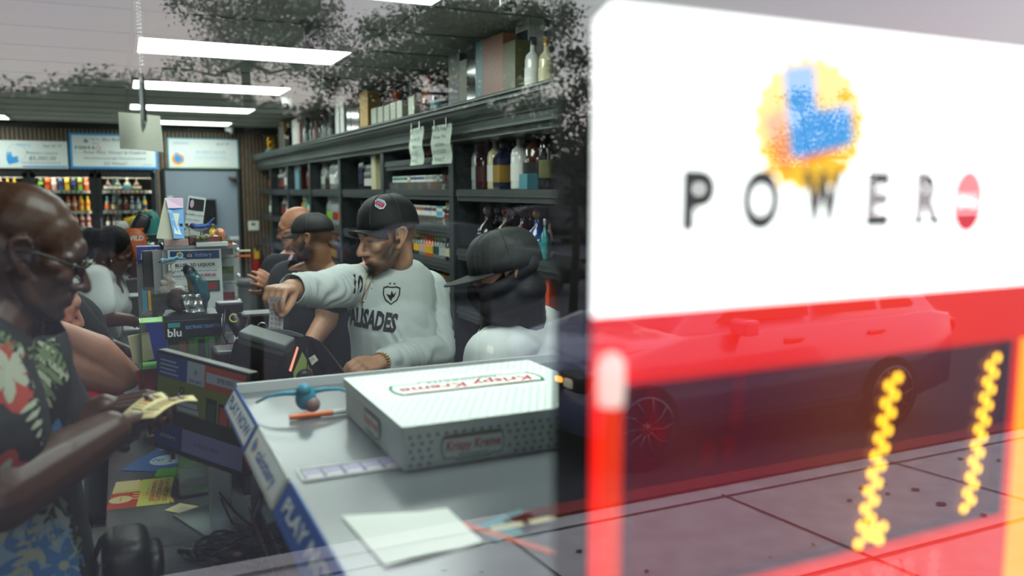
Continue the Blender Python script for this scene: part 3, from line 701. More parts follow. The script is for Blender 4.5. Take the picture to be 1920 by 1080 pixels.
def ch1(m,M,w,h):
    thumb_logo(m,M,.19,h-.1,.045); 
    for k,ch in enumerate('POWER'): m.text(ch,.055,'ink',M,.075+.05*k,h-.19,.0016,bold=.03)
    m.disc(.33,h-.19,.028,'red_ink',M,.0012); m.disc(.33,h-.19,.02,'cheque_paper',M,.0014)
    hand(m,M,'Pay To',.035,.3,h-.08,'grey_ink'); hand(m,M,'Here!',.035,.3,h-.13,'grey_ink'); hand(m,M,'Blue Bird L',.055,.5,h-.08)
    m.text('Pay to',.03,'light_blue',M,.09,h*.45,.0016); hand(m,M,'Power BALL Winner! $175,600.00',.055,.52,h*.46,sx=.95)
    hand(m,M,'One hundred seventy eight Thousand six hundred',.045,w*.5,h*.3,sx=.8); hand(m,M,'5/5 Winner!',.055,w*.5,h*.15); m.text('lottery',.04,'light_blue',M,w-.13,.06,.0016)
def ch2(m,M,w,h):
    m.rect(.014,.014,w-.014,.022,'sun_yellow',M,.001); thumb_logo(m,M,.12,.13,.12); m.ring(.12,.13,.05,.06,'sun_orange',M,.0025)
    m.text('calottery',.055,'light_blue',M,.17,h-.065,.0016); hand(m,M,'8-27-19',.05,w-.2,h-.07,'grey_ink')
    hand(m,M,'BLUEBIRD LIQUOR',.045,w*.6,h*.55,'faint_blue'); hand(m,M,'Seventy five thousand dollars',.035,w*.6,h*.38,'faint_blue'); m.rect(.3,h*.47,w-.08,h*.475,'faint_blue',M,.0015); m.rect(.3,h*.3,w-.08,h*.305,'faint_blue',M,.0015)
cheque('giant white lottery cheque for $5,000.00, lowest on the left above the coolers',-1.34,1.985,-.585,2.325,'cheque_paper',ch0,0)
cheque('giant lottery cheque in a thick blue frame with POWER lettering',-.56,1.985,.475,2.44,'cheque_blue',ch1,1)
cheque('giant lottery cheque with sun logo and thin teal edge above the doorway',.60,2.0,1.50,2.405,'teal_edge',ch2,2)

# ---------------------------------------------------------------- back of the shop
t = thing('wall_shelf','small grey timber shelf on a bracket in the back room','shelf',(1.9,YB+2.35,0))
m = MB(); m.box((0,-.1,1.91),(.55,.2,.03),'slat_wood'); m.build('board',t)
m = MB(); m.box((-.12,-.01,1.78),(.02,.02,.26),'steel'); m.tube([(-.12,-.02,1.66),(-.12,-.17,1.89)],.008,'steel'); m.build('bracket',t)
m = MB(); m.lathe([(.09,1.926),(.12,1.96),(.12,2.05),(.06,2.08)],'black_plastic',c=(1.98,YB+2.24,0),n=20); m.tube([(1.86,YB+2.24,2.0),(1.76,YB+2.2,2.06),(1.7,YB+2.2,2.02)],.008,'black_plastic')
tag(m.build('kettle',origin=(1.98,YB+2.24,1.926)),'dark rounded kettle on the small shelf in the back room','kettle')
t = thing('television','small black wall television in the back room','television',(1.27,YB+2.3,1.35))
m = MB(); m.box((0,-.03,.0),(.28,.05,.42),'black_plastic',bev=.006); m.build('body',t)
m = MB(); m.box((0,.01,0),(.1,.03,.1),'steel'); m.build('wall_mount',t)
t = thing('light_switch','white light switch on the back room wall','switch',(.72,YB+2.34,1.55)); m=MB(); m.box((0,-.005,0),(.08,.01,.13),'white_plastic',bev=.003); m.build('plate',t); m=MB(); m.box((0,-.012,0),(.02,.01,.04),'white_plastic'); m.build('toggle',t)
t = thing('utility_sink','pale sink with a chrome tap in the back room','sink',(1.9,YB+2.06,0))
m=MB(); m.box((0,0,.45),(.6,.45,.9),'white_paint'); m.box((0,0,.92),(.66,.5,.05),'white_plastic',bev=.01); m.build('basin',t)
m=MB(); m.tube([(0,.18,.94),(0,.18,1.16),(0,.12,1.2),(0,.06,1.15)],.012,'chrome'); m.build('tap',t)
put_bottle('slim','g_green','c_green','c_green',(2.12,YB+2.0,.945),'tall green bottle beside the sink in the back room',h=.32)
t = thing('thermostat','square white thermostat on the slatted wall','thermostat',(1.67,YB-.02,1.215))
m=MB(); m.box((0,0,0),(.145,.03,.13),'white_plastic',bev=.006); m.build('case',t); m=MB(); m.box((-.005,-.017,.02),(.06,.003,.035),mat('lcd','5f6f5a',.3)); m.build('screen',t)
t = thing('fire_extinguisher','red fire extinguisher with a yellow tag on the slatted wall','fire extinguisher',(1.69,YB-.09,.52))
mat('ext_red','a01818',.3)
m=MB(); m.lathe([(0,0),(.055,.0),(.06,.02),(.06,.28),(.045,.33),(.02,.35)],'ext_red',n=20); m.build('cylinder',t)
m=MB(); m.box((0,-.02,.37),(.035,.1,.05),'black_plastic'); m.box((.02,-.03,.42),(.11,.03,.015),'black_plastic'); m.build('valve',t)
m=MB(); m.tube([(.02,-.03,.36),(.08,-.02,.3),(.08,-.03,.15),(.07,-.03,.05)],.01,'black_plastic'); m.build('hose',t)
m=MB(); m.box((-.01,-.065,.31),(.07,.004,.14),'c_yellow'); m.build('inspection_tag',t)
m=MB(); m.box((0,.07,.2),(.05,.03,.3),'steel'); m.build('bracket',t)
t = thing('trash_can','tall brushed steel trash can with black lid behind the counter','trash can',tuple(Vector((atY(478,600,8.6).x,8.6,0))))
m=MB(); m.lathe([(.15,0),(.155,.02),(.155,.76)],'steel',n=28); m.build('drum',t); m=MB(); m.lathe([(.165,.76),(.165,.8),(.13,.83),(0,.835)],'black_plastic',n=28); m.build('lid',t)
# ================================================================ the long liquor shelving
mat('shelf_grey','2b3335',.42,mott=.06); mat('shelf_dark','15191a',.5); mat('cornice_grey','39443f',.38)
XS=1.77; POST=[3.05,4.53,5.95,7.27,8.56,9.8,11.0,11.97]; CZ=2.13
BAYN=['bay nearest the window','bay with the cigarettes','bay behind the white cap man','bay of clear bottles','narrow bay by the tall boxes','far bay','last bay by the slats']
LV=[1.72,1.38,1.04,.70,.36,.06]; LC=[1.92,1.72,1.50,1.285,1.06,.83,.60,.36,.06]
def shelving(i):
    y0,y1=POST[i],POST[i+1]; L=y1-y0
    t=thing('liquor_shelf_unit','dark grey wall shelving, '+BAYN[i],'shelving',(XS,y0,0))
    m=MB(); m.box((.44,L/2+.004,1.02),(.02,L-.012,2.04),'shelf_dark'); m.build('back_panel',t)
    m=MB(); m.box((.22,.03,1.02),(.44,.05,2.04),'shelf_grey'); m.box((-.005,.04,1.02),(.02,.07,2.04),'shelf_grey'); m.build('upright',t)
    for z in (LC if i==1 else LV):
        m=MB(); thick=.02 if z==1.92 else .035
        m.box((.22,L/2+.02,z-thick/2),(.44,L-.06,thick),'shelf_grey'); 
        m.box((-.006,L/2,z-.022),(.014,L-.07,.028),'shelf_grey'); m.box((.0,L/2,z-.05),(.012,L-.07,.03),'shelf_grey'); m.box((-.012,L/2,z-.035),(.008,L-.07,.006),'cornice_grey')
        m.build('shelf',t)
    return t
for i in range(7): shelving(i)
t=thing('cornice_ledge','long moulded dark grey ledge crowning the liquor shelves','ledge',(XS,POST[0]-.05,CZ-.1))
LL=POST[-1]-POST[0]+.12
def extrudeY(prof, L, mt, m): 
    n=len(prof); vs=[(a,0,b) for a,b in prof]+[(a,L,b) for a,b in prof]
    fs=[(i,(i+1)%n,(i+1)%n+n,i+n) for i in range(n)]+[tuple(range(n)),tuple(reversed(range(n,2*n)))]
    m.add(vs,fs,mt)
m=MB(); extrudeY([(.46,.15),(-.12,.15),(-.132,.143),(-.132,.135),(-.115,.131),(-.115,.122),(-.127,.119),(-.127,.112),(-.108,.108),(-.104,.09),(-.085,.07),(-.058,.056),(-.056,.046),(-.044,.042),(-.040,.012),(-.052,.006),(-.052,-.004),(-.03,-.008),(-.024,-.028),(-.034,-.032),(-.034,-.04),(.0,-.045),(.46,-.045)],LL,'cornice_grey',m); m.build('moulding',t)
TOPZ=CZ+.05
# goods on the shelves (x = front edge + small setback)
def shelf_row(i, z, y0, y1, specs, x=XS+.09, rows=1, jitter=.004, where='', step=None):
    """specs: list of (kind, glass, cap, label, height, n, words)"""
    y=y0
    for kind,g,c_,l,h,n,words in specs:
        hs={'wine':.08,'liquor':.088,'square':.095,'slim':.068,'mini':.041,'flask':.07,'soda':.068,'round':.115,'decanter':.105,'can':.07}[kind]
        hh={'wine':.305,'liquor':.275,'square':.245,'slim':.33,'mini':.105,'flask':.168,'soda':.228,'can':.13,'round':.235,'decanter':.25}[kind]
        st=hs*h/hh
        for k in range(n):
            if y+st>y1: return
            for r_ in range(rows):
                put_bottle(kind,'g_'+g,'c_'+c_,'c_'+l,(x+r_*st*1.02+random.uniform(-jitter,jitter),y+st/2,z+.0005),words+' '+where,group=words+' '+where if n*rows>1 else None,h=h,full=(kind!='mini' and y<6.0))
            y+=st
def packbox(name,label,cat,x,y,z,d,mt,group=None,rz=0,extra=None,bev=.002):
    m=MB(); m.box((0,0,d[2]/2),d,mt,bev=bev)
    if extra: extra(m,d)
    o=m.build(name,origin=(0,0,0)); o.location=(x,y,z); o.rotation_euler=(0,0,rz); return tag(o,label,cat,group)
FX=lambda M=None: None
def faceX(d): # drawing plane on the -X side of a box (normal -X): local x -> -y
    m=Matrix(((0,0,-1,-d[0]/2-.0006),(-1,0,0,0),(0,1,0,0),(0,0,0,1))); return m
# bay 0 (nearest window), top shelf 1.72
z=1.72; P=lambda px,py,x=XS+.1: atX(px,py,x)
w0='on the top shelf nearest the window'
def at_px(px, kind, g, c_, l, h, words, x=XS+.1, zz=z, full=True, py=340):
    p=atX(px,py,x); put_bottle(kind,'g_'+g,'c_'+c_,'c_'+l,(x,p.y,zz+.0005),words+' '+w0,h=h,full=full,rz=R(0))
at_px(893,'slim','silver','black','clear',.3,'grey glass bottle at the end')
at_px(906,'liquor','darkred','red','darkred',.29,'dark red bottle',x=XS+.12)
at_px(929,'liquor','cream','cream','white',.30,'tall cream ceramic bottle')
at_px(944,'square','navy','navy','gold',.26,'navy square bottle with gold mark',x=XS+.08)
at_px(958,'square','navy','navy','gold',.26,'second navy square bottle with a red tag',x=XS+.20)
at_px(974,'liquor','white','silver','white',.30,'white bottle with a silver neck')
at_px(989,'wine','black','orange','black',.34,'black bottle with orange neck band',x=XS+.22)
at_px(1008,'decanter','brown','copper','black',.36,'dark brown decanter bottle')
at_px(1026,'wine','black','silver','olive',.33,'black bottle close to the shelf end')
at_px(1043,'wine','brown','gold','olive',.33,'olive labelled bottle beside the sign',x=XS+.2)
o=packbox('tin_box','turquoise tin box between bottles on the top shelf nearest the window','tin',XS+.035,atX(996,342,XS+.05).y+.0,1.7205,(.06,.09,.075),'c_tealbox')
# bay 0 shelf 1.38: round stoppered jars
w0='on the second shelf nearest the window'
for px,g,c_,l,x_,nm in [(915,'black','silver','black',.12,'black flask with a silver ball stopper'),(934,'black','silver','black',.2,'rear black flask with a small silver stopper'),(950,'brown','copper','copper',.12,'brown flask with a bronze ball stopper'),(966,'brown','copper','orange',.2,'brown flask with an orange band and bronze stopper'),(982,'darkred','brown','pink',.12,'wine coloured flask with a dark stopper'),(998,'darkred','copper','copper',.2,'wine coloured flask with copper ring'),(1009,'blue','gold','cyan',.1,'blue flask with a pale gold ball stopper'),(1022,'teal','silver','teal',.08,'small teal bottle with a silver stopper'),(1031,'pink','red','red',.16,'pink bottle hung with a red tag')]:
    at_px(px,'round' if px<1020 else 'slim',g,c_,l,.25 if px<1015 else .2,nm,x=XS+x_,zz=1.38,py=450)
# orange case and yellow box lower in bay 0
mat('case_orange','d2491a',.5); mat('case_yellow','caa13a',.5)
p=atX(1025,585,XS+.05); packbox('orange_carton','lower bright orange carton behind the masked man','carton',XS+.12,p.y,1.04+.0005,(.2,.16,.135),'case_orange')
packbox('orange_carton','upper bright orange carton stacked behind the masked man','carton',XS+.12,p.y,1.176,(.2,.16,.15),'case_orange')
packbox('yellow_carton','yellow printed carton beside the orange cartons','carton',XS+.12,atX(1011,560,XS+.05).y+.06,1.0405,(.16,.09,.23),'case_yellow')
shelf_row(0,1.04,3.7,4.45,[('liquor','brown','black','cream',.26,3,'brown bottle'),('liquor','clear','silver','white',.26,3,'clear bottle')],where='on the third shelf nearest the window')
# bay 1: cigarettes and miniatures
y0,y1=POST[1]+.06,POST[2]-.03
def packs(z,h,d,cols,where,rows=1,grp='cigarette packs'):
    y=y1-.02; k=0; rr=random.Random(int(z*100))
    while y-d>y0:
        cc,band=cols[(k//4)%len(cols)] if rr.random()<.85 else cols[rr.randrange(len(cols))]
        key=('pk',cc,band,h)
        lab='%s cigarette pack with %s band %s'%(cc,band,where)
        if key not in _bm:
            m=MB(); m.box((0,0,h/2),(.024,.054,h),'c_'+cc); m.box((0,0,h*.8),(.025,.055,h*.18),'c_'+band); m.box((0,0,h*.35),(.025,.04,h*.22),'c_'+band)
            o=m.build('cigarette_pack'); tag(o,lab,'cigarette pack',lab); o.location=(XS+.05,y-d/2,z); _bm[key]=o
        else: dup(_bm[key],(XS+.05+rr.uniform(0,.006),y-d/2,z),label=lab,group=lab)
        y-=d; k+=1
PC=[('white','teal'),('white','green'),('white','blue'),('white','silver'),('darkred','red'),('white','gold'),('silver','white'),('white','teal'),('brown','gold')]
packs(1.7205,.092,.058,PC,'on the upper cigarette shelf')
packs(1.5005,.115,.058,[('white','orange'),('white','red'),('white','copper'),('white','blue'),('cyan','white'),('white','brown')],'on the second cigarette shelf')
mat('acrylic','dfe6e4',.1,alpha=.25)
thin_glass('clear_acrylic','eef4f2',.02,1.45,haze=.06); thin_glass('green_acrylic','7cf03a',.02,1.45,haze=.1,hazec='60e020'); thin_glass('shade_acrylic','8d9492',.03,1.45,haze=.12,hazec='8a9090')
for z in (1.72,1.50):
    m=MB(); m.box((XS+.02,(y0+y1)/2,z+.025),(.003,y1-y0,.05),'clear_acrylic'); tag(m.build('shelf_fence',origin=(XS+.02,(y0+y1)/2,z)),'clear plastic lip along the %s cigarette shelf'%('upper' if z>1.6 else 'second'),'shelf lip')
    for k in range(24):
        pass
# gold capped minis on 1.50 right end
for k in range(5):
    for j in range(2): put_bottle('mini','g_brown','c_yellow','c_red',(XS+.05+j*.05,y0+.02+.045*k,1.5005),'little yellow capped bottle at the end of the second cigarette shelf',group='little yellow capped bottles on the cigarette shelf',h=.14)
cc=[('yellow','yellow','lime'),('orange','orange','pink'),('orange','orange','yellow'),('lime','lime','lime'),('clear','silver','clear'),('clear','white','silver'),('black','black','cream'),('darkred','black','white')]
def minis(z,h,cols,where,rows=1,kind='flask'):
    y=y1-.03; st=.055*h/.14; k=0
    n=int((y1-y0-.04)/st)
    for k in range(n):
        g,c_,l=cols[(n-1-k)*len(cols)//n]
        for j in range(rows):
            lab='%s miniature bottle with %s cap %s'%(g,c_,where)
            put_bottle(kind,'g_'+g,'c_'+c_,'c_'+l,(XS+.045+j*.06,y-st/2-k*st,z+.0005),lab,group=lab,h=h)
minis(1.285,.14,[('brown','black','cream'),('clear','black','cream'),('brown','black','cream'),('black','darkred','red'),('green','yellow','yellow'),('clear','orange','pink'),('orange','orange','yellow'),('clear','lime','green'),('clear','silver','clear'),('black','black','cream')][::-1],'on cigarette bay shelf three')
minis(1.06,.13,[('clear','gold','white'),('green','yellow','yellow'),('clear','silver','white'),('brown','gold','cream'),('black','black','cream'),('yellow','gold','gold')],'on cigarette bay shelf four')
minis(.83,.12,[('clear','red','red'),('clear','red','cyan'),('orange','red','yellow'),('green','red','lime'),('pink','purple','gold')],'on cigarette bay shelf five')
minis(.60,.14,[('brown','black','cream'),('cyan','white','blue')],'on cigarette bay shelf six',rows=1)
# thin upper shelf 1.92 in bay 1
shelf_row(1,1.92,POST[1]+.06,POST[2]-.05,[('flask','copper','copper','darkred',.16,4,'copper flask'),('flask','clear','blue','silver',.16,4,'pale flask with blue cap'),('flask','brown','brown','copper',.16,4,'brown flask')],where='on the thin shelf above the cigarettes',x=XS+.12)
# bay 2: 5.95-7.27
W='on the top shelf behind the jersey man'
shelf_row(2,1.72,6.02,7.2,[('wine','black','black','cream',.25,1,'black bottle with cream label'),('slim','darkred','darkred','darkred',.34,1,'tall dark red tube bottle'),('wine','black','black','white',.3,1,'black bottle with white label'),('liquor','brown','gold','cream',.2,1,'short brown bottle')],where=W)
packbox('gift_box','plain cream gift box on the top shelf behind the white cap man','box',XS+.1,6.43,1.7205,(.11,.12,.32),'c_cream')
shelf_row(2,1.72,6.52,7.2,[('liquor','black','silver','white',.2,4,'short black bottle with white label'),('wine','navy','orange','navy',.32,2,'navy bottle with orange tip')],where=W)
shelf_row(2,1.38,6.02,7.2,[('liquor','teal','silver','silver',.25,2,'teal bottle'),('liquor','blue','black','blue',.26,2,'blue bottle'),('liquor','darkred','red','red',.24,4,'ruby bottle'),('liquor','clear','black','pink',.25,4,'pink labelled bottle')],where='on the second shelf behind the jersey man')
shelf_row(2,1.04,6.02,7.2,[('liquor','brown','gold','cream',.26,5,'brown bottle'),('liquor','clear','red','white',.26,5,'red capped clear bottle')],where='on the third shelf behind the jersey man')
# bay 3: 7.27-8.56 clear long necks with colour, then brown baskets
shelf_row(3,1.72,7.35,8.5,[('round','clear','white','silver',.3,2,'large pale round bottle'),('wine','clear','silver','white',.33,4,'clear bottle with pale label'),('slim','green','black','green',.26,2,'slim green bottle'),('liquor','darkred','black','black',.22,2,'small dark red bottle'),('slim','clear','gold','clear',.3,3,'slim clear bottle with gold cap')],where='on the top shelf of the clear bottle bay')
shelf_row(3,1.38,7.33,8.5,[('slim','clear','gold','yellow',.29,3,'slim clear bottle with yellow band'),('slim','clear','silver','orange',.29,4,'slim clear bottle with orange band'),('slim','clear','silver','red',.29,4,'slim clear bottle with red band'),('slim','clear','silver','lime',.29,4,'slim clear bottle with green band')],where='on the second shelf of the clear bottle bay')
shelf_row(3,1.04,7.33,8.5,[('square','gold','blue','brown',.22,3,'golden squat bottle with a blue top'),('liquor','purple','silver','purple',.24,3,'purple bottle'),('liquor','darkred','orange','gold',.25,3,'dark red bottle with orange cap'),('liquor','brown','gold','gold',.26,4,'brown gold bottle')],where='on the third shelf of the clear bottle bay')
# bay 4 8.56-9.8
shelf_row(4,1.72,8.62,9.75,[('wine','black','gold','cream',.26,4,'black wine bottle with cream label'),('liquor','darkred','red','red',.26,2,'red bottle'),('slim','brown','gold','brown',.28,2,'slim brown bottle')],where='on the top shelf of the narrow bay')
packbox('gift_tube','dark red gift tube on the top shelf of the narrow bay','tube',XS+.1,9.42,1.7205,(.1,.1,.3),'c_darkred')
packbox('gift_box','bright blue gift box on the top shelf of the narrow bay','box',XS+.1,9.56,1.7205,(.1,.12,.36),'c_cyan')
packbox('gift_box','pale grey gift box beside the bright blue one','box',XS+.1,9.69,1.7205,(.1,.1,.36),'c_silver')
shelf_row(4,1.38,8.62,9.75,[('wine','cream','gold','white',.26,3,'pale bottle'),('square','cream','cream','cream',.24,3,'cream square bottle'),('wine','teal','teal','teal',.27,2,'teal wine bottle'),('wine','gold','white','gold',.27,3,'gold bottle')],where='on the second shelf of the narrow bay')
shelf_row(4,1.04,8.62,9.75,[('liquor','brown','gold','yellow',.26,12,'brown bottle with yellow label')],where='on the third shelf of the narrow bay')
# bay 5 9.8-11.1
shelf_row(5,1.72,9.87,11.0,[('liquor','darkred','orange','orange',.3,3,'amber red bottle'),('wine','clear','silver','white',.33,3,'clear bottle with white label'),('liquor','darkred','black','red',.26,3,'dark bottle with red label'),('liquor','black','silver','black',.26,3,'black bottle')],where='on the top shelf of the far bay')
shelf_row(5,1.38,9.87,11.0,[('liquor','brown','gold','gold',.28,3,'golden brown bottle'),('liquor','clear','white','white',.25,3,'clear bottle'),('liquor','darkred','black','red',.26,4,'dark red bottle')],where='on the second shelf of the far bay')
shelf_row(5,1.04,9.87,11.0,[('liquor','yellow','gold','yellow',.22,3,'yellow bottle'),('liquor','brown','gold','cream',.22,7,'brown bottle')],where='on the third shelf of the far bay')
# ---------------------------------------------------------------- goods standing on the cornice
def topspan(px0,px1,ytop,x=1.82,ybot=None):
    a=atX(px0,200,x); b=atX(px1,200,x); yc=(a.y+b.y)/2; d=ray((px0+px1)/2,ytop); h=CAMZ+d.z*(x/d.x)-TOPZ
    return yc, abs(a.y-b.y), h
def topbox(px0,px1,yt,mt,label,name='bottle_box',cat='box',extra=None,dx=.1,x=1.80,thin=1):
    yc,wd,h=topspan(px0,px1,yt,x); wd=min(wd,.34)*thin
    return packbox(name,label+' on top of the cornice',cat,x+dx/2,yc,TOPZ+.0005,(dx,wd,max(.08,h)),mt,extra=extra)
def gold_words(a,b=None,mt='c_gold',y=.62,s=.03):
    def f_(m,d):
        F=faceX(d); m.text(a,s,mt,F,0,d[2]*y,.0); 
        if b: m.text(b,s*.5,mt,F,0,d[2]*y-.035,.0); m.disc(0,d[2]*y+.04,.008,mt,F)
    return f_
topbox(905,943,68,'c_copper','tall copper orange presentation box',extra=gold_words('Cuatro','','c_cream',.1,.03),dx=.14)
topbox(892,905,77,'c_tealbox','slim teal presentation box',extra=gold_words('1','','c_cream',.15,.03))
topbox(943,966,78,'c_olive','olive fabric covered box',extra=None)
topbox(841,862,103,'c_slate','dark slate box with gold lettering',extra=gold_words('Buchanan',"AGED 18",'c_gold',.62,.03))
topbox(862,876,112,'c_olive','dark green box with a yellow foot',dx=.08)
topbox(875,892,92,'g_black','black glossy wrapped bottle box',dx=.08)
def navy_box(m,d):
    F=faceX(d); m.rect(-d[1]/2+.015,0.01,d[1]/2-.004,d[2]-.06,'c_navy',F,0); m.text('RESERVE',.014,'ink',F,0,d[2]-.03,.0005)
topbox(966,990,37,'c_white','tall white and navy box',extra=navy_box,dx=.09,x=1.88)
topbox(674,689,172,'c_gold','slim gold box',dx=.1)
topbox(650,657,182,'g_black','narrow black box left of the gold one')
topbox(658,672,186,'g_brown','brown box with dark glass front')
def silhouette(m,d):
    F=faceX(d); h=d[2]; m.poly([(-.01,.03),(.03,.03),(.028,h*.45),(.034,h*.6),(.012,h*.8),(0,h*.68),(-.012,h*.5)],'ink',F)
topbox(628,644,183,'c_white','white box printed with a black bottle shape',extra=silhouette)
def gframe(m,d):
    F=faceX(d); m.rect(-d[1]/2+.02,.03,d[1]/2-.02,d[2]-.03,'c_navy',F)
topbox(517,534,228,'c_gold','gold framed dark display box',extra=gframe,dx=.12)
topbox(546,556,224,'c_white','white box beside the pink tube',dx=.1)
topbox(556,560,230,'c_pink','thin bright pink box',dx=.08)
silv=['leftmost','second','third','fourth','fifth','sixth']
xs=[(695,706),(707,718),(719,730),(731,742),(743,754),(765,777)]
mat('scale_print','a7ab98',.35,metal=.3,mott=.35,mscale=120)
for (a_,b_),n_ in zip(xs,silv):
    topbox(a_,b_,{695:203,707:200,719:197,731:192,743:189,765:181}[a_],'scale_print','%s patterned silver box in the row of boxes'%n_,dx=.07,thin=.9)
def topbottle(px,yt,kind,g,c_,l,label,x=1.86,name=None):
    yc,_,h=topspan(px-3,px+3,yt,x); put_bottle(kind,'g_'+g,'c_'+c_,'c_'+l,(x,yc,TOPZ+.0005),label+' on top of the cornice',h=h,full=True,name=name)
topbottle(704,180,'liquor','black','silver','black','dark bottle with a steel cap behind the silver boxes',x=1.95)
topbottle(717,176,'liquor','navy','black','navy','navy bottle behind the silver boxes',x=1.95)
topbottle(743,168,'round','orange','orange','red','round orange bottle behind the silver boxes',x=1.95)
topbottle(753,163,'liquor','darkred','black','red','dark red bottle behind the silver boxes',x=1.95)
topbottle(762,161,'liquor','navy','silver','white','navy and white bottle behind the silver boxes',x=1.95)
topbottle(771,155,'slim','silver','silver','navy','slim silver banded bottle behind the silver boxes',x=1.95)
topbottle(804,142,'decanter','copper','copper','darkred','mosaic patterned jar with a cork top')
topbottle(823,137,'decanter','navy','brown','teal','larger teal and navy painted jar')
topbottle(1024,72,'liquor','cream','gold','cream','cream cloth wrapped bottle',x=1.84)
topbottle(999,70,'liquor','white','navy','white','white ceramic bottle with navy beading',x=1.82)
topbottle(952,52,'liquor','black','orange','black','black bottle with amber stopper behind the olive box',x=1.98)
topbottle(690,205,'liquor','darkred','copper','black','speckled dark bottle left of the silver boxes')
for k,(px,yt,g,c_,nm) in enumerate([(566,222,'white','silver','tall white swan necked bottle'),(575,220,'clear','black','clear bottle with black stopper'),(583,228,'clear','silver','clear bottle with silver stopper'),(592,226,'pink','gold','pale pink bottle'),(601,222,'clear','black','large clear bottle with dark top'),(610,216,'clear','red','clear bottle with a red neck'),(619,208,'clear','teal','clear bottle with teal crown'),(540,232,'black','white','black bottle with white cap')]):
    topbottle(px,yt,'liquor' if k%2 else 'slim',g,c_,g,nm)
# golden ornament
yc,_,h=topspan(500,512,262,1.84)
packbox('painted_base','teal and yellow painted box at the far end of the cornice','box',1.84,yc,TOPZ+.0005,(.1,.34,.07),'c_teal')
t=thing('gold_ornament','golden figurine ornament at the far end of the cornice','ornament',(1.84,yc,TOPZ+.0715))
m=MB(); mat('gold_metal','d8a23a',.25,metal=1)
for k in range(14):
    a=k*2.4; m.ell((.03*math.cos(a),.06*math.sin(a*1.3),.03+.009*k),(.028,.03,.03),'gold_metal',n=8,h=6)
m.build('figure',t); m=MB(); m.lathe([(.06,0),(.06,.015)],'gold_metal',n=16); m.build('base',t)
# handwritten notices clipped under the cornice
def notice(label, px0,px1,py0,py1, lines, seed, x):
    a=atX(px0,py0,x); b=atX(px1,py1,x); yc=(a.y+b.y)/2; wd=abs(a.y-b.y); h=a.z-b.z
    t=thing('handwritten_notice',label,'notice',(x,yc,b.z),R(-4 if seed==1 else 3))
    F=Matrix(((0,0,-1,0),(-1,0,0,0),(0,1,0,0),(0,0,0,1)))
    m=MB(); n=8; vs=[];fs=[]
    for j in range(n+1):
        for i in range(2): vs.append((((-1)**i)*0+.006*math.sin(j*1.1), wd/2-wd*i, h*j/n))
    for j in range(n): fs.append((2*j,2*j+1,2*j+3,2*j+2))
    m.add(vs,fs,mat('notice_paper','c8d6c8',.7)); m.build('sheet',t)
    m=MB()
    for k,s_ in enumerate(lines): m.text(s_,h*.15,'ink',F,0,h*(.88-.19*k),.012,shear=.1,sx=min(1.1,wd/(len(s_)*h*.15*.52)))
    m.build('writing',t)
    for s_ in (-.3,.3):
        m=MB(); m.box((0,s_*wd,h+.008),(.012,.012,.05),'chrome'); m.build('clip',t)
notice('left handwritten sheet reading January under the cornice',765,797,243,308,['January 19,2025','Winner was sold','here =','$54,120.00','Fantasy 5'],1,1.66)
notice('right handwritten sheet reading $119,510.00 under the cornice',811,844,237,306,['June 25, Friday','Winner Was','sold here','$119,510.00','Fantasy 5'],2,1.66)

shelf_row(6,1.72,11.07,11.9,[('liquor','brown','gold','cream',.28,3,'brown bottle'),('liquor','darkred','black','red',.28,3,'dark red bottle')],where='on the top shelf of the last bay')
shelf_row(6,1.38,11.07,11.9,[('wine','black','gold','cream',.28,4,'black bottle'),('liquor','clear','silver','white',.28,3,'clear bottle')],where='on the second shelf of the last bay')
# ================================================================ the counters
mat('counter_dark','4a4d50',.35,mott=.25,mscale=90); mat('counter_side','2a2725',.6); mat('case_top','62666a',.22,mott=.05,mscale=4); mat('white_trim','cfd3d2',.35); mat('play_blue','1d57a8',.4); mat('sign_paper','e3e6e4',.5); mat('tk_dark','2a2824',.6)
t=thing('sales_counter','long dark speckled shop counter with the till and lottery displays on it','counter',(.22,3.6,0))
m=MB(); m.box((.0,0,.925),(.58,3.44,.05),'counter_dark',bev=.004); m.build('worktop',t)
m=MB(); m.box((.03,0,.45),(.46,3.36,.9),'counter_side'); m.build('body',t)
t=thing('window_counter','wider end of the counter under the ticket case, by the window','counter',(.47,1.29,0))
m=MB(); m.box((.0,0,.925),(1.08,1.17,.05),'counter_dark',bev=.004); m.build('worktop',t)
m=MB(); m.box((.02,0,.45),(1.0,1.12,.9),'counter_side'); m.build('body',t)
# raised scratch-ticket case beside the window
t=thing('ticket_display_case','glass topped scratch ticket case at the window end of the counter','display case',(.55,1.26,.95))
cx0,cx1,cy0,cy1=.205-.55,1.0-.55,.66-1.26,1.825-1.26
m=MB(); m.box(((cx0+cx1)/2,(cy0+cy1)/2,.33),(cx1-cx0,cy1-cy0,.012),'case_top'); m.build('top_panel',t)
m=MB(); m.box(((cx0+cx1)/2,cy1-.004,.344),(cx1-cx0,.008,.024),'white_trim'); m.box((cx1-.004,(cy0+cy1)/2,.344),(.008,cy1-cy0,.016),'white_trim'); m.build('rear_lip',t)
m=MB(); m.box((cx0+.02,(cy0+cy1)/2,.16),(.004,cy1-cy0-.02,.32),'shade_acrylic'); m.build('side_glass',t)
m=MB(); m.box(((cx0+cx1)/2+.03,(cy0+cy1)/2,.005),(cx1-cx0-.06,cy1-cy0-.03,.01),'dark_plastic'); m.box((cx1-.02,(cy0+cy1)/2,.165),(.02,cy1-cy0-.03,.32),'dark_plastic'); m.box(((cx0+cx1)/2,cy0+.02,.165),(cx1-cx0-.06,.012,.32),'dark_plastic'); m.box(((cx0+cx1)/2+.02,cy1-.03,.165),(cx1-cx0-.08,.012,.32),'dark_plastic'); m.build('carcass',t)
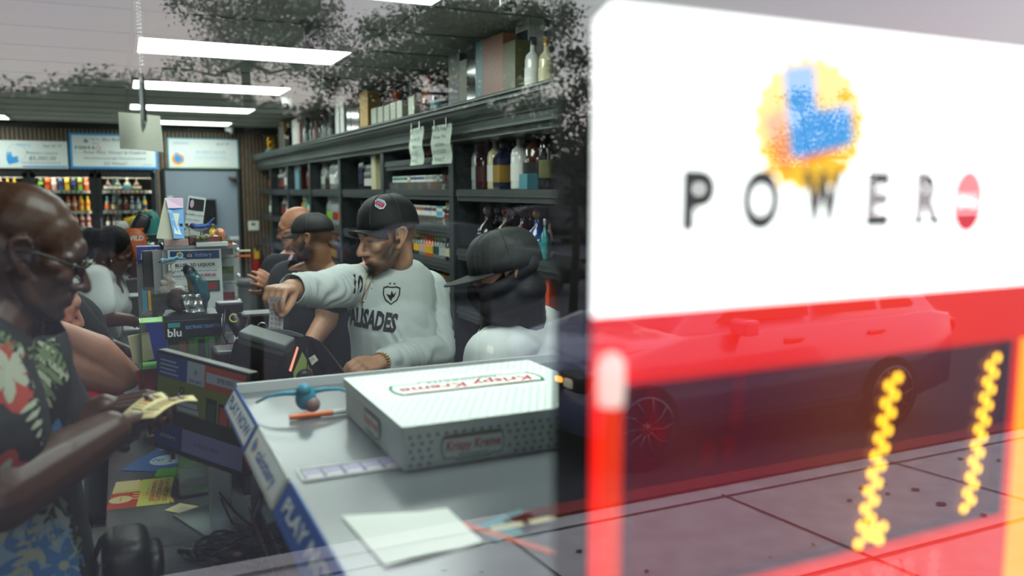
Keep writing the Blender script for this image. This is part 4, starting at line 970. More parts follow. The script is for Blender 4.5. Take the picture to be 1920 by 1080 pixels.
# ticket rolls standing behind the side glass
rr=random.Random(5)
tkc=['tk_a','tk_b','tk_c','tk_d','tk_e','tk_f']
for n_,c_ in zip(tkc,['6a3a22','27445c','7a2420','3f5a2c','55432c','3c3550']): mat(n_,c_,.45,mott=.5,mscale=60)
for k in range(11):
    y=1.26+cy0+.06+.1*k
    for j in range(3):
        m=MB(); m.box((0,0,.046),(.003,.088,.09),tkc[(k*2+j*3)%6],M=Matrix.Rotation(R(-14),4,'Y')); m.box((.0,0,.062),(.0042,.06,.02),mat('tk_pale','9a9484',.5),M=Matrix.Rotation(R(-14),4,'Y'))
        o=m.build('scratch_ticket'); o.location=(.235+.012*j,y,.962+.1*j); tag(o,'scratch ticket in the %s row behind the side glass of the ticket case'%['lowest','middle','top'][j],'lottery ticket','tickets in the %s row of the window case'%['lowest','middle','top'][j])
# slanted fascia signs along the top left edge
def fascia(label,y0,y1,bg_,fr_,txt,tc_,tx=1,logo=False):
    L=y1-y0; t=thing('fascia_sign',label,'sign',(.178,(y0+y1)/2,1.256)); t.rotation_euler=(0,R(30),0); t.scale=(1,1,.6)
    M=Matrix(((0,0,-1,0),(-1,0,0,0),(0,1,0,0),(0,0,0,1)))      # faces -X
    m=MB(); m.box((0,0,.04),(.004,L,.085),fr_); m.build('plate',t)
    F=M.copy(); F.translation=(-.0028,0,0)
    m=MB(); 
    if bg_: m.rect(-L/2+.012,.008,L/2-.012,.074,bg_,F)
    m.text(txt,.05,tc_,F,0 if not logo else .02,.041,.0006,bold=.02,sx=tx)
    if logo: thumb_logo(m,F,-L/2+.045,.045,.03,z=.0007)
    m.build('print',t); return t
fascia('blue and white PLAY NOW strip at the far end of the ticket case',1.50,1.82,'sign_paper','play_blue','PLAY NOW','play_blue',1.05)
fascia('white lottery strip with blue lettering between the two PLAY NOW strips',1.20,1.49,'sign_paper','white_trim','calottery','play_blue',.9,True)
fascia('solid blue PLAY NOW strip nearest the window',.80,1.185,None,'play_blue','PLAY NOW','sign_paper',1.25)
fascia('grey blank strip at the window end of the ticket case',.67,.795,None,'white_trim','','play_blue')
mat('red_tag','c02a24',.5)
m=MB(); m.box((0,0,0),(.002,.1,.035),'red_tag'); o=m.build('price_tag',origin=(0,0,0)); o.location=(.199,1.66,1.2); tag(o,'small red tag under the far PLAY NOW strip','tag')
# tickets lying under and on the top
mat('tk_lilac','9a90b0',.4,mott=.3,mscale=70); mat('tk_lav','8d86b0',.4); mat('tk_cream','c9c2a4',.4)
for k in range(5):
    m=MB(); m.box((0,0,.0006),(.028,.042,.001),'tk_lilac'); m.rect(-.011,-.002,.011,.012,'tk_lav',z=.0013); m.rect(-.011,-.016,.011,-.008,'tk_cream',z=.0013)
    o=m.build('scratch_ticket'); o.location=(.245+.031*k,1.235,1.2868); tag(o,'pale lilac scratch ticket in the strip before the donut box','lottery ticket','lilac tickets before the donut box')
m=MB(); m.box((.075,-.026,.0012),(.17,.003,.002),'white_trim'); m.box((.075,.026,.0012),(.17,.003,.002),'white_trim'); m.box((-.01,0,.0012),(.003,.055,.002),'white_trim'); m.box((.16,0,.0012),(.003,.055,.002),'white_trim'); tag(m.build('ticket_sleeve',origin=(0,0,0)),'clear plastic sleeve holding the strip of lilac tickets','ticket sleeve').location=(.236,1.235,1.2866)
# big white sheet
m=MB(); P4=[atZ(640,965,1.2895),atZ(838,955,1.2895),atZ(905,1015,1.2895),atZ(722,1060,1.2895)]
n=8; vs=[];fs=[]
for j in range(n+1):
    for i in range(n+1):
        u,v=i/n,j/n; p=(P4[0]*(1-u)+P4[1]*u)*(1-v)+(P4[3]*(1-u)+P4[2]*u)*v; p.z=1.2885+.006*max(0,u-.75)**1*2+.002*math.sin(u*5)*v; vs.append(p)
for j in range(n):
    for i in range(n): a=j*(n+1)+i; fs.append((a,a+n+1,a+n+2,a+1))
m.add(vs,fs,'paper',smooth=True); tag(m.build('paper_sheet',origin=P4[0]),'large blank white sheet on the glass case in front of the donut box','paper')
for k,(px,py,sx_,c_,lab) in enumerate([(955,985,.09,'c_tealbox','teal ticket under the glass near the sign'),(1010,975,.08,'c_slate','slate blue ticket beside the teal one near the sign')]):
    p=atZ(px,py,1.287); m=MB(); m.box((0,0,.0006),(sx_,.06,.001),c_,rz=.3); m.rect(-sx_*.3,-.01,sx_*.3,.004,'tk_cream',z=.0014); o=m.build('flat_ticket'); o.location=(p.x,p.y,1.2865); tag(o,lab,'lottery ticket')
p=atZ(930,1010,1.287); m=MB(); m.box((0,0,.0006),(.16,.012,.001),mat('coral','c25a44',.5),rz=R(-62)); o=m.build('curb_reflection'); o.location=(p.x+.01,p.y,1.2866); tag(o,'coral red paper band right of the large white sheet','paper band')  # flat coral strip painted in for the reflection of the red curb
# donut box
mat('box_white','eef6f1',.55); mat('kk_green','1f7a52',.5); mat('kk_red','c8283c',.5); mat('dot_grey','8f9a98',.6); mat('dot_pale','c6d6cf',.6)
bx0,by0,bw,bd,bh=.372,1.185,.40,.372,.0715
t=thing('donut_box','white dotted donut box with red and green lettering on the ticket case','box',(bx0+bw/2,by0+bd/2,1.2866))
m=MB(); m.box((0,0,bh/2),(bw-.006,bd-.006,bh),'box_white',bev=.002); m.build('tray',t)
m=MB(); m.box((0,0,bh-.002),(bw,bd,.005),'box_white',bev=.002); m.box((0,-bd/2+.0008,bh-.009),(bw,.0016,.018),'box_white'); m.box((-bw/2+.0008,0,bh-.009),(.0016,bd,.018),'box_white'); l=m.build('lid',t)
m=MB()
for i in range(26):
    for j in range(26):
        x=-bw/2+.012+.0152*i; y=-bd/2+.010+.0142*j
        if abs(x+.02)<.16 and -.03<y<.12: continue
        m.disc(x+(.0076 if j%2 else 0)-.004,y,.0028,'dot_pale',z=bh+.0012,n=8)
Mt=Matrix.Rotation(R(180),4,'Z'); Mt.translation=(.0,.04,bh+.0014)
def kk(m,M,w,h,z=0):
    o_=[(-w/2,-h*.12),(-w/2+w*.03,-h*.42),(-w*.3,-h*.42),(-w*.27,-h*.5),(w*.27,-h*.5),(w*.3,-h*.42),(w/2-w*.03,-h*.42),(w/2,-h*.12),(w/2,h*.22),(w/2-w*.03,h*.5),(-w/2+w*.03,h*.5),(-w/2,h*.22)]
    m.poly(o_,'kk_green',M,z); m.poly([(a*.965,b*.86) for a,b in o_],'box_white',M,z+.0003)
    m.text('Krispy Kreme',h*.55,'kk_red',M,0,h*.08,z+.0006,shear=.2,bold=.02,sx=w/(h*.55*6.4)); m.text('DOUGHNUTS',h*.17,'kk_green',M,0,-h*.33,z+.0006,bold=.03,sx=w*.5/(h*.17*6.6)); m.rect(-w*.44,h*.4,w*.44,h*.44,'kk_red',M,z+.0005)
kk(m,Mt,.30,.085); m.build('lid_print',l)
Fm=Matrix(((1,0,0,0),(0,0,-1,-bd/2-.0004),(0,1,0,0),(0,0,0,1)))
m=MB()
for i in range(26):
    for j in range(5):
        x=-bw/2+.012+.0150*i+(.004 if j%2 else 0); z=.009+.0112*j
        if -.145<x+.0<-.02 and z<.05: continue
        m.disc(x,z,.0030,'dot_grey',Fm,z=.0005,n=10)
F2=Fm.copy(); F2.translation=(-.083,-bd/2-.0006,.028); kk(m,F2,.108,.04); m.build('front_print',t)
m=MB(); F3=Matrix(((0,0,-1,-bw/2-.0006),(-1,0,0,-.01),(0,1,0,.03),(0,0,0,1))); kk(m,F3,.095,.04); m.build('end_print',t)
# blue bird toy with spread wings and the orange marker
mat('toy_blue','2f8fa8',.4,mott=.15,mscale=30); mat('toy_belly','8a6e68',.5); mat('marker_orange','e0661a',.4)
p=atZ(578,775,1.287); p.y+=.02
t=thing('bluebird_toy','small blue bird ornament with thin curved wings on the ticket case','ornament',(p.x,p.y,1.2866))
m=MB(); m.ell((0,0,.026),(.021,.019,.024),'toy_blue'); m.ell((-.004,-.006,.044),(.015,.014,.013),'toy_blue'); m.build('body',t)
m=MB(); m.ell((.010,-.012,.015),(.016,.012,.015),'toy_belly'); m.build('belly',t)
for s_ in (-1,1):
    m=MB(); pts=[(s_*.012,.0,.038),(s_*.04,.008,.038),(s_*.07,.014,.034),(s_*.092,.02,.022)]; m.tube(pts,[.006,.0045,.003,.002],'toy_blue'); m.build('wing',t)
p=atZ(583,781,1.287)
t=thing('orange_marker','orange marker pen lying before the blue bird ornament','pen',(p.x,p.y-.01,1.2866))
m=MB(); m.cyl((-.042,0,.006),(.04,0,.006),.0055,'marker_orange'); m.build('barrel',t); m=MB(); m.cyl((.04,0,.006),(.065,0,.006),.005,'white_plastic'); m.build('cap',t)
# ---------------------------------------------------------------- customer side: monitor on its stand
mat('screen_blue','1c386c',.3,emit=0.099); mat('screen_olive','5a6314',.3,emit=0.099); mat('screen_orange','8b3514',.3,emit=0.113); mat('screen_lilac','636084',.3,emit=0.090); mat('screen_dark','141e15',.3,emit=0.045); mat('screen_green','294029',.3,emit=0.054); mat('screen_white','7e8792',.3,emit=0.135); mat('screen_navy','17295c',.3,emit=0.090); mat('alu','9aa3a3',.35,metal=.9)
A=atY(288,652,2.12); B=atY(462,697,1.86); A2=atY(287,838,2.13); B2=atY(444,893,1.87)
ux=(B-A); Wd=ux.length; ux.normalize(); uz=((A-A2)+(B-B2))/2; Hd=uz.length
Mm=frame(A2, ux, uz); Hd=(Hd); 
bse=atZ(440,975,.95)
t=thing('customer_monitor','flat customer monitor showing a lottery page, on a silver stand','monitor',(bse.x,bse.y,.95)); T_=Matrix.Translation(-Vector((bse.x,bse.y,.95)))
Mq=T_@Mm
m=MB(); m.box((Wd/2,Hd/2,-.014),(Wd,Hd,.028),'black_plastic',M=Mq,bev=.004); m.build('casing',t)
m=MB(); b=.008; X=lambda u:b+(Wd-2*b)*u; Y=lambda v:b+.006+(Hd-2*b-.006)*v
def sr(u0,v0,u1,v1,mt,z=.0006): m.rect(X(u0),Y(v0),X(u1),Y(v1),mt,Mq,z)
sr(0,0,1,1,'screen_olive'); sr(0,.76,.35,1,'screen_blue',.0009); sr(.35,.76,.55,1,'screen_white',.0009); sr(.55,.76,1,1,'screen_orange',.0009); sr(.57,.82,.98,.93,'screen_white',.0012)
sr(0,0,1,.25,'screen_lilac',.0009); sr(0,.0,.32,.25,'screen_navy',.0012); sr(.0,.25,1,.42,'screen_dark',.0009)
for k,c_ in enumerate(('screen_green','screen_orange','screen_green')): sr(.58+.14*k,.27,.7+.14*k,.66-.02*k,'screen_dark',.0011); sr(.595+.14*k,.42,.685+.14*k,.6,c_,.0013)
for k in range(4): sr(.03,.8+.045*k,.03+.22-.03*(k%2),.815+.045*k,'screen_white',.0013)
sr(.1,.5,.48,.55,'screen_white',.0012); sr(.1,.44,.5,.485,'screen_white',.0012); sr(.25,.6,.36,.63,'screen_white',.0012); m.ring(X(.3),Y(.66),.006,.009,'screen_dark',Mq,.0014)
thumb_logo(m,Mq,X(.45),Y(.9),.011,z=.0014); m.text('hot spot',.012,'screen_navy',Mq,X(.45),Y(.80),.0015,bold=.02); m.text('$98,000',.016,'screen_dark',Mq,X(.78),Y(.875),.0016)
m.text('SCRATCHERS',.014,'screen_navy',Mq,X(.6),Y(.12),.0014); m.text('calottery',.016,'screen_white',Mq,X(.15),Y(.12),.0016); m.build('screen',t)
m=MB(); c0=Mq@Vector((Wd*.62,Hd*.1,-.03)); m.box((c0.x,c0.y,.1),(.05,.035,.2),'alu',bev=.004); m.build('stand_neck',t)
m=MB(); 
bp=[atZ(325,970,.95),atZ(445,930,.95),atZ(545,975,.95),atZ(388,1012,.95)]; m.prism([((q-Vector((bse.x,bse.y,.95))).x,(q-Vector((bse.x,bse.y,.95))).y) for q in bp][::-1],.006,'alu'); m.build('stand_foot',t)
m=MB(); a_=Mq@Vector((Wd*.5,.02,-.03)); m.tube([a_,a_+Vector((.0,-.02,-.06)),Vector((.0,-.03,.03)),Vector((.02,-.08,.02)),Vector((.05,-.12,.012))],.004,'black_plastic'); m.tube([a_+Vector((.02,0,0)),a_+Vector((.01,-.015,-.08)),Vector((-.01,-.05,.012)),Vector((.03,-.1,.012))],.003,'black_plastic'); m.build('cable',t)
# coil of cables
t=thing('cable_coil','tangle of black cables on the counter beside the monitor foot','cables',tuple(atZ(425,1040,.95)))
m=MB(); rr=random.Random(9)
for k in range(7):
    cx_,cy_=rr.uniform(-.02,.03),rr.uniform(-.03,.05); r_=rr.uniform(.025,.05); ph=rr.random()*6; m.tube([(cx_+r_*1.3*math.cos(ph+a*.5),cy_+r_*math.sin(ph+a*.5),.006+.006*k*(.5+.3*math.sin(a))) for a in range(0,12)],.0035,'black_plastic',n=6)
m.tube([(-.09,.04,.012),(-.05,.0,.014),(0,-.05,.012),(.05,-.1,.01)],.008,'black_plastic'); m.box((.0,.03,.015),(.05,.03,.02),'black_plastic',bev=.004)
m.build('cable_bundle',t)
p=atZ(445,1050,.95); t=thing('candy_ring','small gold and cream wrapped candy beside the cables','candy',(p.x,p.y,.95))
m=MB(); m.lathe([(.0,0),(.009,.003),(.012,.01),(.009,.017),(0,.02)],mat('candy','e0a878',.3,mott=.4,mscale=200),n=12); m.build('candy',t); m=MB(); m.lathe([(.0125,.008),(.0125,.012)],'c_gold',n=12); m.build('wrapper_band',t)
# flyer
def flat_quad(name,label,cat,px,mt,z,draw=None):
    q=[atZ(*p,z) for p in px]; c_=sum(q,Vector())/4
    x=((q[1]-q[0])+(q[2]-q[3]))/2; y=((q[0]-q[3])+(q[1]-q[2]))/2; w_,h_=x.length,y.length
    M=frame(q[3],x,y); T2=Matrix.Translation(-c_)@M
    t=thing(name,label,cat,c_); m=MB(); m.box((w_/2,h_/2,0),(w_,h_,.001),mt,M=T2); m.build('sheet',t)
    if draw: m=MB(); draw(m,T2,w_,h_); m.build('print',t)
    return t
mat('fly_lime','c9cc5a',.45); mat('fly_red','b8322a',.45); mat('fly_gold','e0b04a',.45); mat('fly_tan','d8c48a',.5)
def fly(m,M,w,h):
    m.rect(0,0,w*.47,h*.55,'fly_red',M,.001); m.rect(0,h*.62,w*.42,h,'fly_tan',M,.0012); m.rect(0,h*.95,w*.45,h,'fly_red',M,.0011)
    for k in range(3): m.ring(w*.36,h*.0,h*(.28+.09*k),h*(.32+.09*k),'fly_gold',M,.0013,a0=0,a1=90)
    m.disc(w*.18,h*.3,h*.13,'fly_tan',M,.0014); m.text('HOT SPOT',w*.05,'fly_red',M,w*.18,h*.3,.0016,rot=R(-90),bold=.02)
    for s_,x in (('PLAY HOT SPOT',.90),("WITH BULLS-EYE",.79),('FOR BIGGER PRIZES',.685)): m.text(s_,w*.105,'fly_red',M,w*x,h*.5,.0015,rot=R(-90),bold=.02,sx=.9*h/(len(s_)*w*.105*.62))
    m.text('WIN UP TO $500',w*.05,'fly_red',M,w*.6,h*.5,.0015,rot=R(-90))
flat_quad('lottery_flyer','lime and red PLAY HOT SPOT flyer lying on the counter','flyer',[(198,908),(306,896),(319,944),(199,957)],'fly_lime',.9512,fly)
def tk(m,M,w,h): m.rect(w*.1,h*.15,w*.9,h*.8,'cream',M,.001); m.squiggle(w*.15,h*.5,w*.7,h*.3,'fly_gold',M,.0013)
flat_quad('lottery_slip','small yellow lottery slip between the flyer and the monitor foot','lottery slip',[(335,942),(374,950),(350,964),(308,957)],'pale_yellow',.9512,tk)
mat('bro_blue','3f66a0',.45); mat('bro_pale','b8c8d8',.5)
def bro(m,M,w,h): m.disc(w*.55,h*.45,w*.3,'bro_pale',M,.001,ry=h*.22); m.text('Blue Line',h*.22,'bro_blue',M,w*.55,h*.45,.0013); m.rect(w*.1,h*.82,w*.8,h*.95,'bro_pale',M,.001)
flat_quad('blue_brochure','blue oval printed brochure on the counter under the monitor','brochure',[(240,838),(330,842),(318,885),(225,882)],'bro_blue',.9515,bro)
flat_quad('pink_slip','small pale pink slip on the far counter before the white shirt woman','paper slip',[(250,643),(272,640),(273,652),(262,650)],'c_pink',.9512)
# shoulder bag at the bottom
t=thing('black_bag','black leather bag resting on the counter edge at the photo bottom','bag',(-.02,1.74,.951))
mat('leather','111214',.45,bump=.2,bscale=60)
bm_=MB()
def cushion(c,r,p=.5,n=28,h=18):
    vs=[];fs=[]
    for i in range(h+1):
        a=math.pi*i/h-math.pi/2
        for k in range(n):
            b=2*math.pi*k/n; f_=lambda v:math.copysign(abs(v)**p,v)
            vs.append((c[0]+r[0]*f_(math.cos(a))*f_(math.cos(b)),c[1]+r[1]*f_(math.cos(a))*f_(math.sin(b)),c[2]+r[2]*f_(math.sin(a))))
    for i in range(h):
        for k in range(n): a=i*n+k; b=i*n+(k+1)%n; fs.append((a,b,b+n,a+n))
    return vs,fs
bm_.add(*cushion((-.005,0,.05),(.045,.075,.05),.6),'leather',smooth=True); bm_.build('body',t)
m=MB(); m.add(*cushion((.045,-.012,.035),(.018,.06,.035),.7),'leather',smooth=True); m.build('front_pocket',t)
m=MB(); m.tube([(-.04,-.05,.05),(-.05,-.08,.07),(-.055,-.1,.03),(-.03,-.12,.012)],.006,'leather'); m.tube([(-.03,.04,.09),(-.05,.05,.07),(-.07,.03,.03)],.006,'leather'); m.build('strap',t)

# clear acrylic box under the monitor
a=atZ(338,938,.951); b=atZ(425,925,.951)
t=thing('acrylic_box','empty clear acrylic box with green shelf and black base behind the monitor foot','box',((a.x+b.x)/2,a.y+.07,.9505)); w_=b.x-a.x
m=MB(); 
for x in (-w_/2,w_/2): m.box((x,0,.08),(.003,.12,.16),'clear_acrylic')
for y in (-.06,.06): m.box((0,y,.08),(w_,.003,.16),'clear_acrylic')
m.build('walls',t); m=MB(); m.box((0,0,.005),(w_+.006,.126,.01),'black_plastic',bev=.002); m.build('base',t); m=MB(); m.box((0,0,.075),(w_-.006,.11,.003),'green_acrylic'); m.build('shelf',t)
m=MB(); m.prism([(0,0),(.06,-.02),(.075,.05),(.01,.06)],.003,mat('lime_sheet','5fae2a',.3)); o=m.build('green_card',origin=(0,0,0)); p=atZ(290,895,.951); o.location=(p.x,p.y,.9508); tag(o,'lime green acrylic plate lying left of the clear box on the counter','plate')
# ================================================================ people: builder
def V(*a): return Vector(a)
class Body:
    """soft solid: balls, tapered limbs and ellipsoids fused into one continuous skin"""
    def __init__(s): s.mb=MB(); mat('tmp')
    def limb(s, pts, rs, n=14):
        pts=[Vector(p) for p in pts]
        for i,(p,r) in enumerate(zip(pts,rs)):
            s.mb.ell(p,r,'tmp',n=n,h=8)
            if i: 
                a,b=pts[i-1],p
                if (b-a).length>1e-4: s.mb.cyl(a,b,rs[i-1],'tmp',r2=r,n=n)
        return s
    def ell(s,c,r,rot=None,n=18,h=12): s.mb.ell(c,r,'tmp',rot=rot,n=n,h=h); return s
    def mesh(s, voxel=.005, smooth=2, name='body'):
        o=s.mb.build('tmp_'+name)
        md=o.modifiers.new('r','REMESH'); md.mode='VOXEL'; md.voxel_size=voxel; md.use_smooth_shade=True
        if smooth: sm=o.modifiers.new('s','SMOOTH'); sm.iterations=smooth; sm.factor=.6
        bpy.context.view_layer.update(); dg=bpy.context.evaluated_depsgraph_get()
        me=bpy.data.meshes.new_from_object(o.evaluated_get(dg)); bpy.data.objects.remove(o); me.materials.clear()
        return me
def paint(me, fn, name='col'):
    n=len(me.vertices); co_=np.empty(n*3); me.vertices.foreach_get('co',co_); co_=co_.reshape(-1,3)
    colr=fn(co_); a=me.color_attributes.new(name,'FLOAT_COLOR','POINT'); out=np.ones((n,4)); out[:,:3]=colr; a.data.foreach_set('color',out.ravel())
def wrinkle(me, fn):
    n=len(me.vertices); no_=np.empty(n*3); me.vertices.foreach_get('normal',no_); co_=np.empty(n*3); me.vertices.foreach_get('co',co_)
    co_=co_.reshape(-1,3); no_=no_.reshape(-1,3); d=fn(co_); co_+=no_*d[:,None]; me.vertices.foreach_set('co',co_.ravel()); me.update()
def mesh_obj(me, name, mats, parent, world=True):
    me.name=name
    off=wloc(parent) if world else Vector((0,0,0)); me.transform(Matrix.Translation(-off)); me.materials.clear()
    for m_ in (mats if isinstance(mats,list) else [mats]): me.materials.append(MATS[m_] if isinstance(m_,str) else m_)
    for p in me.polygons: p.use_smooth=True
    o=bpy.data.objects.new(name,me); C.objects.link(o); o.parent=parent; KIDS.setdefault(parent.name,[]).append(o); return o
def cut(me, keep):
    """drop the vertices where keep(co) is False (open hems)"""
    bm=bmesh.new(); bm.from_mesh(me); bmesh.ops.delete(bm, geom=[v for v in bm.verts if not keep(v.co)], context='VERTS'); bm.to_mesh(me); bm.free(); me.update(); return me
def slice_(me, p, n, rad):
    """clean straight cut of an opening: drop what lies beyond the plane within rad of p"""
    p=Vector(p); n=Vector(n).normalized(); bm=bmesh.new(); bm.from_mesh(me)
    fs=[f for f in bm.faces if (f.calc_center_median()-p).length<rad]
    g=list({e for f in fs for e in f.edges}|{v for f in fs for v in f.verts}|set(fs))
    bmesh.ops.bisect_plane(bm,geom=g,plane_co=p,plane_no=n,dist=1e-6)
    bmesh.ops.delete(bm,geom=[v for v in bm.verts if (v.co-p).dot(n)>1e-5 and (v.co-p).length<rad],context='VERTS'); bm.to_mesh(me); bm.free(); me.update(); return me
def solid(o,t): md=o.modifiers.new('s','SOLIDIFY'); md.thickness=t; md.offset=0; return o
# --- the head, drawn in its own frame: x = its left side, y = forward, z = up, origin between the ears. metres for a .235 m tall head
def head_frame(center, face_dir, up=(0,0,1), s=1.0):
    f=Vector(face_dir).normalized(); u=Vector(up); x=f.cross(u).normalized()*-1; u2=x.cross(f).normalized()*1
    if u2.dot(u)<0: u2=-u2
    x=f.cross(u2)  # right side
    m=Matrix((x*s,f*s,u2*s)).transposed().to_4x4(); m.translation=Vector(center); return m
def rotE(x=0,y=0,z=0): return Euler((R(x),R(y),R(z))).to_matrix()
def add_head(B, M, P={}):
    """M head frame; P tweaks"""
    g=lambda k,d: P.get(k,d)
    s=(M.to_3x3()@Vector((1,0,0))).length; Rm=M.to_3x3()*(1/s)
    def e(c,r,rot=None): B.ell(M@Vector(c), [a*s for a in r], rot=(Rm@rot if rot is not None else Rm))
    def l(pts,rs,n=10): B.limb([M@Vector(p) for p in pts],[r*s for r in rs],n=n)
    w=g('w',1)
    e((0,-.022,.048),(.073*w,.092,.078)); e((0,.02,.040),(.066*w,.062,.062)); e((0,.036,.0),(.060*w,.052,.062)); e((0,-.05,.02),(.062*w,.058,.06))
    e((0,.034,-.040),(.053*w,.055,.058)); e((0,.045,-.075),(.045*w,.046,.034)); e((0,.074,-.098),(.020*w,g('chin',.021),.017))
    for q in (-1,1):
        l([(q*.058*w,-.0,-.035),(q*.048*w,.03,-.075),(q*.02,.07,-.098)],[.014,.015,.014])           # jaw line
        e((q*.036,.067,-.022),(.021,.02,.02)); e((q*.047*w,.045,-.006),(.018,.024,.014))              # cheeks
        l([(q*.012,.083,.016),(q*.030,.082,.021),(q*.046,.068,.015)],[.008,g('brow',.0095),.008])                # brow
        e((q*.031,.072,.002),(.0145,.0125,.0105))                                                      # lids over the eye
        l([(q*.019,.079,-.0035),(q*.032,.0815,-.005),(q*.044,.073,-.003)],[.0028,.0034,.0028])
        e((q*.0115,.098,-.0385),(.0085,.010,.008))                                                      # nostril wing
        # ear
        E=[(q*.073*w,.010,-.034),(q*.078*w,.0,-.026),(q*.086*w,-.016,-.006),(q*.089*w,-.026,.012),(q*.088*w,-.022,.026),(q*.082*w,-.004,.032),(q*.076*w,.009,.020),(q*.074*w,.010,.006)]
        l(E,[.007,.006,.0055,.0055,.0055,.0052,.0045,.004]); e((q*.076*w,-.012,.004),(.0050,.016,.026)); e((q*.075*w,.004,-.030),(.007,.008,.009)); e((q*.074*w,.010,-.004),(.008,.005,.008))
    e((0,.076,.030),(.045,.020,.026))                                                                  # forehead
    nl=g('nose',1.0)
    l([(0,.084,.012),(0,.094+.004*nl,-.006),(0,.100+.010*nl,-.024),(0,.101+.012*nl,-.035)],[.0085,.0085,.0095,.0105*g('nosew',1)])
    l([(0,.092,-.042),(0,.090,-.052)],[.006,.006])
    lp=g('lips',1.0)
    l([(-.021,.082,-.061),(-.009,.0925,-.0575),(.009,.0925,-.0575),(.021,.082,-.061)],[.0045,.0065*lp,.0065*lp,.0045])
    l([(-.018,.082,-.066),(0,.0915,-.0715),(.018,.082,-.066)],[.0045,.0075*lp,.0045])
    e((0,.078,-.064),(.030,.014,.018)); 
def hand(B, W, ax, back, side, curl=(30,35,25), spread=6, thumb=(35,20), s=1.0, thumb_dir=None, fcurl=None, palm=.086):
    """W wrist, ax fingers' direction, back = normal of the back of the hand, side=+1 if the thumb is on ax x back side"""
    y=Vector(ax).normalized(); z=Vector(back); x=y.cross(z).normalized()*side; z=(z-y*z.dot(y)).normalized()
    P_=lambda a,b,c: Vector(W)+(x*a+y*b+z*c)*s
    pl=palm
    B.limb([W-y*.02,P_(0,.01,0)],[.026*s,.025*s])
    for a in (-.026,-.009,.009,.026): B.limb([P_(a*.45,.008,0),P_(a,pl*.55,.001),P_(a*1.08,pl-.004,.001)],[.0165*s,.0135*s,.0115*s],n=10)
    fl=[(.030,.074,.0093),(.0102,.082,.0097),(-.0105,.076,.0092),(-.030,.060,.0082)]
    for i,(a,L,r) in enumerate(fl):
        cs=fcurl[i] if fcurl else curl
        p=P_(a,pl-.006,.001); ang=0; pts=[p]; sp=R(spread)*(1.5-i)
        for seg,cu in zip((.48,.30,.22),cs):
            ang+=R(cu); d=(y*math.cos(ang)-z*math.sin(ang))+x*math.sin(sp)*math.cos(ang); p=p+d.normalized()*L*seg*s; pts.append(p)
        B.limb(pts,[r*1.05*s,r*s,r*.93*s,r*.78*s],n=10)
    td=thumb_dir or (.75,.62,-.25)
    d=(x*td[0]+y*td[1]+z*td[2]).normalized(); p0=P_(.020,.016,-.006); p1=p0+d*.042*s; d2=(d+(y*.5-x*.35-z*.2)*math.sin(R(thumb[0]))*1.4).normalized(); p2=p1+d2*.032*s; d3=(d2+(-x*.5-z*.1+y*.3)*math.sin(R(thumb[1]))*1.2).normalized(); p3=p2+d3*.024*s
    B.limb([p0,p1,p2,p3],[.0175*s,.0125*s,.0108*s,.009*s],n=10)
    return dict(x=x,y=y,z=z,tip=p3)
def skin_fn(base, M=None, extras=()):
    """base rgb + per-region colours: extras = [(centre in head frame, radii, rgb, softness)]"""
    b=np.array(lin(base))
    Mi=np.array(M.inverted()) if M is not None else None
    def f(co_):
        out=np.tile(b,(len(co_),1))
        n_=np.sin(co_[:,0]*61+co_[:,2]*37)*np.sin(co_[:,1]*53-co_[:,2]*71); out*= (1+.05*n_)[:,None]
        if Mi is not None:
            h=co_@Mi[:3,:3].T+Mi[:3,3]
            for c_,r_,rgb,soft in extras:
                for q in ((1,-1) if c_[0] else (1,)):
                    d=np.sqrt((((h-np.array((c_[0]*q,c_[1],c_[2])))/np.array(r_))**2).sum(1)); k=np.clip((1+soft-d)/(2*soft),0,1)[:,None]; out=out*(1-k)+np.array(lin(rgb))*k
        return out
    return f
def project(me_verts_faces, target_bvh, M, depth_dir, off=.0018, maxlen=.02, dev=.07):
    """lay flat artwork (verts in 2-D, faces) onto a surface along a direction"""
    vs,fs=me_verts_faces; bm=bmesh.new(); bv=[bm.verts.new(M@Vector(v)) for v in vs]
    for f in fs:
        try: bm.faces.new([bv[i] for i in f])
        except Exception: pass
    bmesh.ops.triangulate(bm,faces=bm.faces[:])
    for _ in range(5):
        le=[e_ for e_ in bm.edges if e_.calc_length()>maxlen]
        if not le: break
        bmesh.ops.subdivide_edges(bm,edges=le,cuts=1); bmesh.ops.triangulate(bm,faces=[f for f in bm.faces if len(f.verts)>3])
    d=Vector(depth_dir).normalized(); dead=[]
    for v in bm.verts:
        h=target_bvh.ray_cast(v.co-d*.6,d)
        if h[0] is None or abs((h[0]-M.translation).dot(d))>dev: dead.append(v)
        else: v.co=h[0]-d*off
    bmesh.ops.delete(bm,geom=dead,context='VERTS')
    vs=[v.co.copy() for v in bm.verts]; 
    for i,v in enumerate(bm.verts): v.index=i
    fs=[tuple(v.index for v in f.verts) for f in bm.faces]; bm.free(); return vs,fs
def art(fn):
    a=MB(); fn(a); return a
def legs(B, hip, feet, r=(.09,.055,.04)):
    for (h_,k_,a_) in feet: B.limb([h_,k_,a_],r)
